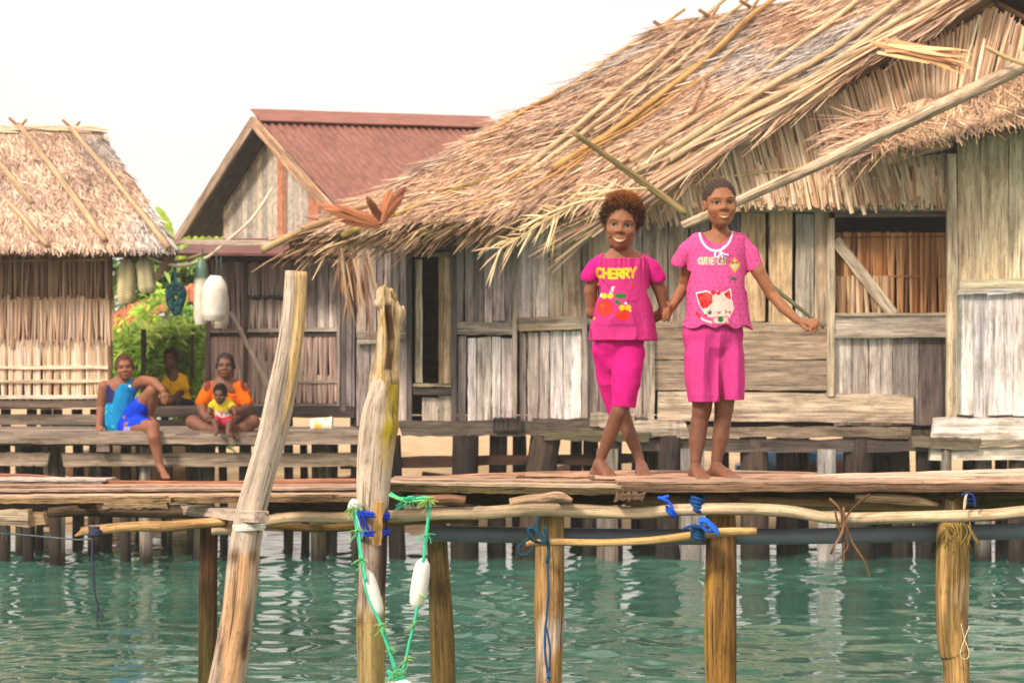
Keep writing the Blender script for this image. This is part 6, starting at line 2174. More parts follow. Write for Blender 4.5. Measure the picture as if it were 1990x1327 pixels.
    s.loft([(L(0, 620)[2], L(1386, 0)[0], .02, 56 * u, .100), (L(0, 650)[2], L(1386, 0)[0], .02, 60 * u, .106), (L(0, 676)[2], L(1387, 0)[0], .02, 56 * u, .098), (L(0, 705)[2], L(1388, 0)[0], .02, 40 * u, .050)], .02, fold=fo)
    s.loft([(L(0, 652)[2], L(1366, 0)[0], .02, 30 * u, .090), (L(0, 690)[2], L(1364, 0)[0], .02, 34 * u, .104), (L(0, 740)[2], L(1365, 0)[0], .012, 33.5 * u, .104), (L(0, 781)[2], L(1368, 0)[0], .005, 30.5 * u, .104)], .006, fold=fo)
    s.loft([(L(0, 652)[2], L(1412, 0)[0], .025, 28 * u, .085), (L(0, 690)[2], L(1418, 0)[0], .025, 30 * u, .096), (L(0, 740)[2], L(1421, 0)[0], .025, 28.5 * u, .098), (L(0, 777)[2], L(1422.5, 0)[0], .025, 25.5 * u, .098)], .006, fold=fo)
    s.cone(L(1395, 690, -.118), L(1397.5, 785, -.105), .003, .013, .006, 'sub')
    s.cone(L(1397, 770, -.10), L(1397, 796, -.06), .006, .020, .004, 'sub')
    mb = MB()

    def tc(v):
        px = px_of(v, base)
        c = np.tile(A(236, 76, 158, 1.7), (len(v), 1)) * (1 + .05 * vnoise(v * 60))[:, None]
        return lerp3(c, A(214, 40, 130, 1.9), np.clip(1.3 - np.abs(px[:, 1] - 771), 0, 1) * .5)
    add_sdf(mb, s, tc, 2, base)
    mb.build('shorts', M_CLOTH, root, smooth=True)
    # thin pole end the hand rests on
    return root


girl_tall()
stick([(1456, 520), (1500, 556), (1560, 604), (1602, 636)], 10.6, [4, 4, 4, 4], A(120, 124, 92), lab='thin grey green stick slanting behind the taller girl and past her open hand', cat='stick', name='thin_stick', lump=.12)
# ================================================================ the walkway behind, its people and the things around them
walk = empty('boardwalk', P(350, 862, 19.3), 'long grey plank walkway on many stilts, people sitting along its edge', 'walkway')
BW = [A(150, 138, 124), A(130, 120, 108), A(160, 148, 132), A(116, 104, 94)]


def build_walk():
    w = walk
    for k, Y in enumerate(np.arange(19.28, 21.3, .24)):
        mb = MB()
        a, b = P(-80, 838, 19.2), P(712, 838, 19.2)
        z = a[2] - .02 + rnd.uniform(-.006, .006)
        board(mb, (a[0] - 1, Y, z), (b[0] + (.0 if Y < 20 else -.1), Y, z), (0, 1, 0), .215, .035, vary(rnd.choice(BW), .1), 20, .004, .02)
        mb.build('deck_plank', M_WOOD, w)
    for (x0, y0, x1, y1, hh, Y, c) in ((-80, 849, 712, 851, 25, 19.20, A(168, 154, 138)), (-80, 864, 500, 864, 5, 19.24, A(70, 62, 54)), (-80, 892, 96, 892, 26, 19.32, A(180, 164, 144)), (124, 893, 700, 893, 26, 19.32, A(164, 150, 130)), (560, 892, 720, 893, 20, 19.9, A(90, 66, 52))):
        mb = MB()
        board(mb, P(x0, y0, Y), P(x1, y1, Y), (0, 0, 1), hh * Y / F, .06, c, 24, .006, .02)
        mb.build('edge_beam', M_BEAM, w)
    D, G_, Pl = A(74, 64, 56), A(126, 120, 78), A(170, 160, 142)
    for (px, Y, wd, c) in ((8, 19.5, 22, D), (36, 20.4, 16, G_), (52, 19.6, 22, D), (104, 19.42, 24, A(84, 70, 60)), (120, 19.6, 14, Pl), (180, 20.3, 14, G_), (193, 20.6, 10, Pl), (244, 19.6, 22, D), (282, 19.42, 26, A(160, 150, 134)), (330, 20.6, 12, G_), (366, 20.5, 12, G_), (400, 19.6, 40, A(84, 84, 66)), (432, 20.4, 16, D), (478, 19.5, 22, D), (500, 20.5, 14, G_), (620, 19.6, 30, A(96, 92, 66)), (650, 20.2, 14, D), (690, 19.6, 18, D), (560, 20.4, 16, D), (75, 21.0, 16, D), (150, 21.0, 16, D), (590, 21.0, 16, D)):
        pile(px, 862, Y, wd, w, col=c)
    # small square pads under the deck edge
    one(hb, 'cleat', M_WOOD, w, 190, 870, 212, 870, 14, 19.22, .05, col=A(110, 98, 86))


build_walk()


def platform():
    o = empty('raised_platform', P(330, 800, 22.0), 'low dark platform behind the walkway where the woman in yellow sits', 'platform')
    for k in range(7):
        mb = MB()
        Y = 21.7 + k * .22
        board(mb, P(262, 792, 21.6) * np.array([1, 0, 1]) + [0, Y, 0], P(405, 792, 21.6) * np.array([1, 0, 1]) + [0, Y, 0], (0, 1, 0), .2, .035, vary(A(84, 74, 66), .1), 8, .003, .01)
        mb.build('deck_plank', M_WOOD, o)
    for y, hh, c in ((803, 14, A(66, 58, 52)), (826, 22, A(52, 45, 42)), (852, 20, A(58, 50, 46))):
        one(hb, 'edge_beam', M_WOOD, o, 262, y, 405, y, hh, 21.6, .05, col=c)
    for px in (270, 320, 375, 400):
        pile(px, 800, 21.75, 16, o)
    stick([(279, 640), (279, 700), (279, 800)], 21.5, 5, A(46, 38, 36), lab='thin dark upright pole between the man in blue and the green shrub', cat='pole', name='dark_pole')


platform()


# ---------------------------------------------------------------- people sitting on the walkway
def cloth_person(name_hair=None):
    pass


def seated(base_px, Y0, label, skin, hair_col, head, parts, clothes, group=None, hs=1.0, yaw=0, roll=0, pitch=0, smile=.3, open_=0., wide=1.0, hairr=(.079, .093, .070), hairz=.040, res=.0055, hl=None, hcut=.02):
    """One sitting figure: parts(s, L) lays the skin, each entry of clothes = (name, build(s, L), colour(v, px))."""
    base = P(base_px[0], base_px[1], Y0)
    root = empty('person', base, label, 'person', group)
    L = lambda x, y, d=0.0: P(x, y, Y0 + d) - base
    s = SDF((-.62, -.75, -.62), (.62, .45, 1.0), res)
    parts(s, L)
    mb = MB()
    add_sdf(mb, s, lambda v: np.tile(skin, (len(v), 1)) * (1 + .07 * vnoise(v * 22))[:, None], 1, base)
    rot = rotm(yaw, roll, pitch)
    ho = L(*head)
    hlf = hl or (lambda v: np.maximum(v[:, 2] - .062 - np.maximum(v[:, 1] + .04, 0) * 1.1 + 3.5 * np.maximum(np.abs(v[:, 0]) - .04, 0), np.minimum(v[:, 1] - .02, v[:, 2] + .04) - 2 * np.maximum(0, np.abs(v[:, 0]) - .077)))
    make_head(mb, ho + base, rot, hs, skin, smile=smile, open_=open_, hairline=hlf, hair_col=hair_col, wide=wide, res=.0032, white=.35)
    mb.build('body', M_SKIN, root, smooth=True)
    mb = MB()
    s = SDF((-.12, -.12, -.10), (.12, .16, .16), .005)
    s.ell((0, .015, hairz - .004), (hairr[0] - .001, hairr[1] - .001, hairr[2] + .024), .02)
    s.ell((0, -.090, -.022), (.066, .066, .098), .015, 'sub')
    for x in (-1, 1):
        s.ell((x * .085, -.012, -.030), (.030, .034, .046), .006, 'sub')
    s.cut((0, 0, hcut - .02), (0, .6, -1))
    v, q = s.mesh()
    nrm = v / np.linalg.norm(v, axis=1)[:, None]
    v2 = v + nrm * (.004 * vnoise(v * 110))[:, None]
    mb.add((v2 * hs) @ rot.T + ho + base, quads=q, col=np.tile(hair_col, (len(v), 1)) * (1 + .4 * vnoise(v * 120))[:, None], gv=v)
    n = 900
    k = NR.integers(0, len(v), n)
    leaves(mb, (v[k] * hs) @ rot.T + ho + base, (nrm[k] + NR.normal(0, .5, (n, 3))) @ rot.T, NR.normal(0, 1, (n, 3)), NR.uniform(.003, .010, n), .004, np.tile(hair_col, (n, 1)) * NR.uniform(.7, 1.6, (n, 1)))
    mb.build('hair', M_HAIR, root, smooth=True)
    for (nm, fn, cf) in clothes:
        s = SDF((-.62, -.75, -.40), (.62, .45, 1.0), res)
        fn(s, L)
        g = [s.lo[i] + s.res * np.arange(s.n[i]) for i in range(3)]
        G = np.stack(np.meshgrid(*g, indexing='ij'), -1)
        near = np.abs(s.f) < .03
        G = G[near]
        s.f[near] += (.020 * (np.abs(vnoise(G * np.array([13, 9, 9.]) + G[:, [2, 0, 1]] * 5)) - .3)).astype(np.float32)
        mb = MB()
        add_sdf(mb, s, lambda v: np.clip(cf(v, px_of(v, base)), .003, .9), 1, base)
        mb.build(nm, M_CLOTH, root, smooth=True)
    return root


def four_fingers(s, w, k, drop, sp=.02, r=.011):
    """A loosely hanging hand: palm from w to k, four fingers bending by drop, thumb at the side."""
    w, k, drop = (np.asarray(a, float) for a in (w, k, drop))
    ax = unit(np.cross(k - w, (0, 1, .2)))
    s.cone(w, k, .026, .034, .01, fl=.8)
    for i, t in enumerate((-1.5, -.5, .5, 1.5)):
        a = k + ax * sp * t
        ln = (.85, 1.0, .97, .75)[i]
        s.cone(k + ax * sp * t * .8, a + drop * .5 * ln, r, r * .95, .006)
        s.cone(a + drop * .5 * ln, a + drop * ln + np.array([0, .012, 0]), r * .95, r * .75, .004)
    s.cone(w * .5 + k * .5, w * .4 + k * .6 + ax * .045 + drop * .3, .014, .010, .008)


SK1, SK2, SK3 = A(150, 96, 70, 1.3), A(122, 80, 60, 1.25), A(108, 72, 56, 1.25)


def men():
    def p1(s, L):
        s.cone(L(240, 752, .02), L(241, 728, .0), .062, .056, .03)
        s.cone(L(208, 752, .02), L(258, 748, .02), .062, .06, .04)
        s.cone(L(234, 756, .03), L(230, 812, .05), .13, .13, .04, fl=.75)
        s.chain([L(204, 752, .02), L(198, 790, .05), L(193, 830, -.02)], [.068, .050, .036])
        four_fingers(s, L(193, 828, -.02), L(194, 836, -.06), np.array([.0, -.09, -.01]))
        s.chain([L(260, 748, .0), L(280, 740, -.12), L(298, 742, -.22)], [.062, .052, .046])
        s.chain([L(298, 742, -.22), L(317, 759, -.30)], [.046, .032])
        four_fingers(s, L(317, 759, -.30), L(319, 768, -.31), np.array([.015, -.02, -.085]))
        s.chain([L(252, 818, .0), L(296, 760, -.20), L(295, 778, -.16), L(291, 806, -.08)], [.10, .066, .062, .040])
        s.cone(L(290, 812, -.06), L(306, 828, -.24), .036, .028, .02)
        s.chain([L(250, 828, .0), L(296, 830, -.40), L(299, 850, -.44), L(303, 866, -.42), L(310, 902, -.44)], [.10, .068, .062, .058, .038])
        s.cone(L(310, 904, -.43), L(322, 925, -.56), .036, .030, .02)
        for t in (-1, -.3, .3, 1):
            s.cone(L(320 + 5 * t, 923, -.54), L(323 + 6 * t, 929, -.62), .016, .012, .01)

    def tank(s, L):
        s.cone(L(232, 820, .05), L(234, 770, .03), .155, .140, .03, fl=.78)
        s.cone(L(234, 770, .03), L(236, 754, .02), .138, .105, .03, fl=.75)
        s.cone(L(219, 754, .02), L(258, 749, .01), .078, .080, .03)
        s.ell(L(239, 732, -.04), (.060, .16, .075), .015, 'sub')
        s.cone(L(195, 758, .02), L(193, 796, .05), .066, .060, .008, 'sub')
        s.cone(L(283, 741, -.10), L(290, 742, -.16), .072, .064, .008, 'sub')

    def tank_c(v, px):
        c = np.tile(A(24, 150, 214, 1.4), (len(v), 1)) * (1 + .12 * vnoise(v * 20))[:, None]
        c = lerp3(c, A(44, 44, 92), np.clip((219 - px[:, 0] + 5 * np.sin((px[:, 1] - 738) * .07)) / 2, 0, 1) * np.clip((786 - px[:, 1]) / 4, 0, 1))
        c = lerp3(c, A(80, 200, 210), np.clip(vnoise(v * 40) * 2 - .4, 0, 1) * (px[:, 1] > 782) * (px[:, 0] < 222) * .8)
        return lerp3(c, A(200, 220, 230), np.clip(3 - np.hypot(px[:, 0] - 252, px[:, 1] - 750), 0, 1))

    def sh1(s, L):
        s.cone(L(232, 822, .05), L(250, 826, .0), .125, .11, .03, fl=.9)
        s.cone(L(254, 815, .0), L(276, 787, -.11), .112, .096, .02)
        s.cone(L(252, 826, .0), L(282, 829, -.26), .112, .092, .02)

    def sh1_c(v, px):
        c = np.tile(A(18, 62, 200), (len(v), 1)) * (1 + .1 * vnoise(v * 20))[:, None]
        return lerp3(c, A(190, 180, 220), np.clip((px[:, 1] - 828) / 2, 0, 1) * (px[:, 0] > 240) * .7)
    seated((240, 838), 19.55, 'man in a blue tank top and blue shorts, one knee raised, one leg dangling', SK1, A(84, 50, 36), (242, 713, -.06), p1, [('tank_top', tank, tank_c), ('shorts', sh1, sh1_c)], 'people sitting on the walkway', hs=1.08, yaw=12, roll=-5, pitch=4, smile=.5, open_=.0, wide=1.06, hairr=(.080, .094, .060), hairz=.036)

    def p2(s, L):
        s.cone(L(438, 750, .02), L(438, 726, .01), .066, .060, .03)
        s.cone(L(410, 756, .02), L(466, 756, .02), .064, .064, .04)
        s.cone(L(438, 760, .03), L(438, 826, .05), .16, .16, .04, fl=.7)
        s.chain([L(404, 756, .02), L(392, 790, -.05), L(397, 806, -.24)], [.07, .052, .036])
        four_fingers(s, L(396, 806, -.24), L(402, 812, -.28), np.array([.06, -.04, -.02]))
        s.chain([L(472, 756, .02), L(483, 790, -.05), L(462, 800, -.26)], [.07, .052, .036])
        four_fingers(s, L(462, 800, -.26), L(450, 800, -.30), np.array([-.07, -.02, .0]))
        s.chain([L(414, 828, .02), L(374, 820, -.20), L(400, 834, -.32), L(440, 840, -.36)], [.10, .068, .058, .040])
        s.chain([L(462, 828, .02), L(492, 820, -.18), L(470, 834, -.28), L(425, 838, -.26)], [.10, .068, .058, .040])
        s.cone(L(442, 841, -.36), L(458, 848, -.42), .036, .030, .02)
        for t in (-1, -.3, .3, 1):
            s.cone(L(457 + 1.5 * t, 846 + 2 * t, -.42), L(462 + 1.5 * t, 852 + 2.5 * t, -.45), .016, .012, .01)
        s.cone(L(425, 838, -.26), L(404, 838, -.34), .034, .028, .02)

    def pol(s, L):
        s.cone(L(438, 830, .05), L(438, 776, .03), .178, .160, .03, fl=.75)
        s.cone(L(438, 776, .03), L(438, 756, .02), .160, .12, .03, fl=.72)
        s.cone(L(412, 754, .02), L(464, 754, .02), .074, .074, .03)
        s.cone(L(408, 756, .02), L(394, 782, -.04), .076, .068, .02)
        s.cone(L(468, 756, .02), L(481, 782, -.04), .076, .068, .02)
        s.cut(L(438, 838, 0), (0, 0, -1))
        s.cone(L(438, 742, .0), L(438, 730, .0), .070, .10, .01, 'sub')

    def pol_c(v, px):
        c = np.tile(A(255, 116, 14, 1.6), (len(v), 1)) * (1 + .08 * vnoise(v * 20))[:, None]
        br = A(112, 52, 44)
        c = lerp3(c, br, np.clip((15 - np.hypot(px[:, 0] - 438, (px[:, 1] - 740) * 1.0)) / 2, 0, 1))
        for x, s_ in ((403, 1), (474, -1)):
            c = lerp3(c, br, np.clip((1 - np.hypot((px[:, 0] - x) / 8, (px[:, 1] - 750 + s_ * (px[:, 0] - x) * .6) / 12)) * 4, 0, 1))
        return lerp3(c, A(90, 40, 40), np.clip(1.4 - seg_d(px, [((452, 771), (462, 771))]), 0, 1))

    def sh2(s, L):
        s.cone(L(416, 826, .03), L(460, 826, .03), .12, .12, .03, fl=.9)
        s.cone(L(416, 828, .02), L(392, 824, -.12), .112, .088, .02)
        s.cone(L(460, 828, .02), L(480, 824, -.10), .112, .088, .02)
    seated((438, 838), 19.6, 'man in an orange shirt sitting cross legged with a toddler on his lap', SK2, A(42, 34, 32), (438, 710, -.04), p2, [('shirt', pol, pol_c), ('shorts', sh2, lambda v, px: np.tile(A(70, 58, 56), (len(v), 1)))], 'people sitting on the walkway', hs=1.09, yaw=4, pitch=3, smile=.35, open_=.0, wide=1.06, hairr=(.080, .092, .058), hairz=.036)

    # toddler
    def p3(s, L):
        s.cone(L(430, 790, 0), L(430, 772, 0), .04, .03, .02)
        s.cone(L(431, 786, 0), L(433, 812, .02), .066, .075, .03)
        s.chain([L(418, 784, 0), L(408, 796, -.06), L(404, 806, -.10)], [.032, .026, .019])
        s.chain([L(444, 784, 0), L(454, 794, -.06), L(456, 800, -.10)], [.032, .026, .019])
        for (x, y, d) in ((404, 806, -.10), (456, 800, -.10)):
            for t in (-1, -.3, .4, 1):
                s.cone(L(x, y, d), L(x + 3 * t, y + 4, d - .03), .014, .007, .006)
        s.chain([L(424, 818, -.02), L(418, 820, -.12), L(421, 838, -.16)], [.045, .036, .024])
        s.chain([L(441, 818, -.02), L(446, 822, -.12), L(443, 841, -.16)], [.045, .036, .024])
        s.cone(L(421, 839, -.16), L(419, 844, -.22), .022, .018, .01)
        s.cone(L(443, 842, -.16), L(446, 846, -.22), .022, .018, .01)

    def sh3(s, L):
        s.cone(L(431, 784, 0), L(433, 806, .01), .078, .088, .03)
        s.cone(L(420, 783, 0), L(412, 790, -.03), .042, .040, .02)
        s.cone(L(442, 783, 0), L(450, 790, -.03), .042, .040, .02)

    def sh3_c(v, px):
        c = np.tile(A(240, 208, 60, 1.6), (len(v), 1))
        low = np.clip((px[:, 1] - 797) / 3, 0, 1)
        pat = lerp3(np.tile(A(200, 190, 170), (len(v), 1)), A(80, 90, 110), np.clip(vnoise(v * 45) * 3, 0, 1))
        pat = lerp3(pat, A(190, 60, 70), np.clip(vnoise(v * 38 + 7) * 3 - 1, 0, 1))
        return lerp3(c, pat, low)

    def pt3(s, L):
        s.cone(L(433, 812, .01), L(434, 820, 0), .082, .078, .02)
        s.cone(L(426, 818, -.02), L(420, 820, -.09), .054, .048, .02)
        s.cone(L(441, 818, -.02), L(445, 821, -.09), .054, .048, .02)
    seated((433, 832), 19.24, 'toddler in a yellow patterned top on the lap of the man in orange', SK3, A(40, 32, 30), (428, 766, -.06), p3, [('top', sh3, sh3_c), ('shorts', pt3, lambda v, px: np.tile(A(168, 44, 70), (len(v), 1)))], None, hs=.80, yaw=-8, pitch=12, smile=.2, hairr=(.080, .095, .074))

    # woman in yellow, farther back
    def p4(s, L):
        s.cone(L(338, 734, .02), L(333, 716, .0), .052, .048, .03)
        s.cone(L(324, 740, .02), L(354, 738, .04), .05, .05, .04)
        s.cone(L(340, 742, .03), L(346, 784, .05), .12, .13, .04, fl=.75)
        s.chain([L(356, 742, .03), L(352, 762, -.03), L(338, 774, -.2)], [.054, .042, .03])
        four_fingers(s, L(338, 774, -.2), L(330, 773, -.24), np.array([-.08, -.02, .0]))
        s.chain([L(322, 742, .02), L(316, 760, -.08), L(324, 772, -.22)], [.05, .042, .03])
        four_fingers(s, L(324, 772, -.22), L(328, 776, -.25), np.array([.05, -.02, -.04]))
        s.chain([L(348, 786, .04), L(328, 778, -.28), L(320, 792, -.22)], [.10, .065, .045])
        s.chain([L(340, 788, .04), L(312, 782, -.2), L(318, 794, -.25)], [.10, .06, .045])

    def bl(s, L):
        s.cone(L(341, 744, .03), L(347, 778, .05), .125, .145, .04, fl=.78)
        s.cone(L(326, 740, .02), L(352, 738, .04), .058, .058, .03)
        s.cone(L(354, 741, .03), L(357, 752, .0), .068, .066, .02)
        s.cone(L(324, 742, .02), L(319, 751, -.02), .062, .060, .02)
        s.ell(L(337, 730, -.06), (.06, .10, .065), .01, 'sub')

    def sk4(s, L):
        s.cone(L(346, 784, .05), L(354, 788, .04), .13, .12, .03)
        s.cone(L(348, 786, .04), L(340, 784, -.12), .112, .085, .02)
    seated((346, 793), 22.1, 'woman in a yellow blouse and dark skirt sitting behind the two men', SK3, A(44, 34, 32), (331, 697, -.04), p4, [('blouse', bl, lambda v, px: np.tile(A(240, 180, 24, 1.2), (len(v), 1)) * (1 + .1 * vnoise(v * 18))[:, None]), ('skirt', sk4, lambda v, px: np.tile(A(44, 46, 62), (len(v), 1)))], None, hs=.98, yaw=-14, roll=3, smile=.1, hairr=(.080, .098, .074))


men()


# ---------------------------------------------------------------- green things and the roofs behind
def bush(name, label, cat, px, py, Y, rad, hgt, n, pal, L=(.18, .4), Wd=(.03, .07), droop=.35, group='plants behind the walkway', up=.5, trunk=True, clumps=60):
    c = P(px, py, Y)
    z0 = float(np.interp(Y, [23.1, 26, 32, 400], [.0, .22, .52, .6]))
    root = empty(name, (c[0], Y, z0), label, cat, group)
    cen = c + NR.normal(0, .5, (clumps, 3)) * np.array([rad, rad * .8, hgt])
    cen[:, 2] = np.maximum(cen[:, 2], z0 + .3)
    mb = MB()
    k = NR.integers(0, clumps, n)
    d = NR.normal(0, 1, (n, 3)); d[:, 2] = np.abs(d[:, 2]) * up + NR.normal(0, .3, n)
    p = cen[k] + NR.normal(0, .05, (n, 3))
    tone = np.array([vary(rnd.choice(pal), .25) for _ in range(clumps)])
    leaves(mb, p, d, NR.normal(0, .5, (n, 3)) + np.array([0, -.3, 1]), NR.uniform(*L, n), NR.uniform(*Wd, n), np.clip(tone[k] * NR.uniform(.75, 1.25, (n, 1)), .01, .9), droop=NR.uniform(0, 2 * droop, n), tipw=.08, basew=.3, fold=.35)
    mb.build('foliage', M_LEAF, root, smooth=True)
    mb = MB()
    for i in range(7):
        e = cen[NR.integers(0, clumps)]
        b = np.array([c[0] + rnd.uniform(-.2, .2), Y + rnd.uniform(-.1, .1), z0 - .1])
        tube(mb, [b, b * .5 + e * .5 + NR.normal(0, .08, 3), e], [.035, .025, .01], 7, 4, col=A(110, 90, 66))
    mb.build('stem', M_LOG, root, smooth=True)
    return root


GRN = [A(190, 226, 96), A(160, 206, 84), A(214, 240, 130), A(128, 176, 70)]
bush('leafy_shrub', 'bright green shrub with long narrow leaves behind the woman in yellow', 'shrub', 330, 690, 25.5, .75, .62, 3000, GRN, L=(.16, .34), Wd=(.03, .06))
bush('leafy_shrub', 'yellowish green shrub close beside the leaf walls of the hut', 'shrub', 246, 682, 26.5, .36, .40, 900, [A(236, 230, 80), A(210, 216, 74), A(244, 238, 120)], L=(.12, .26), Wd=(.03, .06))
bush('leafy_tree', 'dark green tree behind the hanging floats and the rusty roof', 'tree', 300, 530, 31, .95, .55, 2600, [A(110, 156, 76), A(134, 176, 88), A(90, 130, 66), A(170, 204, 110)], L=(.2, .42), Wd=(.05, .1))
bush('leafy_shrub', 'dim green shrub low beneath the grey woven hut', 'shrub', 385, 720, 27, .5, .6, 1100, [A(130, 176, 80), A(156, 200, 92), A(104, 146, 68)], L=(.16, .34), Wd=(.03, .06))


def banana(label, Y, base, blades):
    root = empty('banana_plant', (P(base[0], 0, Y)[0], Y, .35), label, 'plant', 'plants behind the walkway')
    top = P(base[0], base[1], Y)
    mb = MB()
    tube(mb, [np.array([top[0], Y, .3]), (np.array([top[0], Y, .3]) + top) / 2 + [.05, 0, 0], top], [.10, .08, .05], 9, 5, col=A(120, 140, 70))
    mb.build('stem', M_LEAF, root, smooth=True)
    for pts, w in blades:
        mb = MB()
        c = catmull([P(x, y, Y - .2) for x, y in pts], 8)
        n = len(c)
        t = np.linspace(0, 1, n)
        wd = w * Y / F * np.sin(np.pi * np.clip(t * .93 + .05, 0, 1)) ** .6
        tg = np.gradient(c, axis=0); tg /= np.linalg.norm(tg, axis=1)[:, None]
        sd_ = np.cross(tg, np.array([.3, -1, .2])); sd_ /= np.linalg.norm(sd_, axis=1)[:, None]
        jit = 1 + .12 * NR.normal(0, 1, n)
        v = np.stack([c - sd_ * (wd * jit)[:, None], c + np.array([0, -.05, .0]), c + sd_ * (wd * jit)[:, None]], 1).reshape(-1, 3)
        q = [(i * 3 + a, i * 3 + a + 1, i * 3 + a + 4, i * 3 + a + 3) for i in range(n - 1) for a in (0, 1)]
        mb.add(v, quads=q, col=np.tile(A(176, 210, 80), (len(v), 1)) * NR.uniform(.85, 1.15, (len(v), 1)))
        mb.build('leaf', M_LEAF, root, smooth=True)


banana('banana plant with one upright yellow green leaf beside the neat thatch', 29.0, (345, 540), [([(345, 530), (330, 455), (318, 420), (303, 402)], 8), ([(345, 530), (362, 470), (372, 440)], 7)])
banana('banana plant with broad leaves under the red roof overhang', 29.5, (400, 560), [([(400, 540), (398, 470), (415, 432), (440, 424)], 16), ([(400, 540), (385, 480), (388, 450)], 10), ([(400, 540), (425, 480), (436, 452)], 13)])


def shed():
    Y = 27.5
    o = empty('rusty_shed', P(320, 660, Y), 'low shed with a slanting rust orange roof behind the hanging floats', 'shed', 'houses of the stilt village')
    a, b = P(212, 617, Y), P(420, 548, Y)
    up = np.array([0, 1.4, .22])
    n = 60
    t = np.linspace(0, 1, n)
    vs, col = [], []
    for k in range(n):
        p = a + (b - a) * t[k] + np.array([0, 0, .022 * math.sin(k * 1.6)])
        vs += [p, p + up, p + [0, 0, -.16], p + up + [0, 0, -.16]]
    q = []
    for k in range(n - 1):
        i = k * 4
        q += [(i, i + 4, i + 5, i + 1), (i + 2, i + 3, i + 7, i + 6), (i + 2, i + 6, i + 4, i), (i + 1, i + 5, i + 7, i + 3)]
    q += [(0, 1, 3, 2), (4 * n - 4, 4 * n - 2, 4 * n - 1, 4 * n - 3)]
    c = np.repeat(np.array([vary(rnd.choice([A(196, 116, 76), A(176, 96, 62), A(206, 136, 100)]), .12) for _ in range(n)]), 4, axis=0)
    mb = MB(); mb.add(vs, quads=q, col=c)
    mb.build('roof', M_RUST, o)
    mb = MB()
    slab(mb, P(224, 0, Y)[0], P(330, 0, Y)[0], Y + .3, Y + .36, .3, P(0, 612, Y)[2], A(196, 210, 220))
    mb.build('wall', M_WOOD, o)
    mb = MB()
    slab(mb, P(372, 0, Y)[0], P(384, 0, Y)[0], Y + .1, Y + .2, .3, P(0, 570, Y)[2], A(140, 132, 120))
    mb.build('post', M_WOOD, o)


shed()


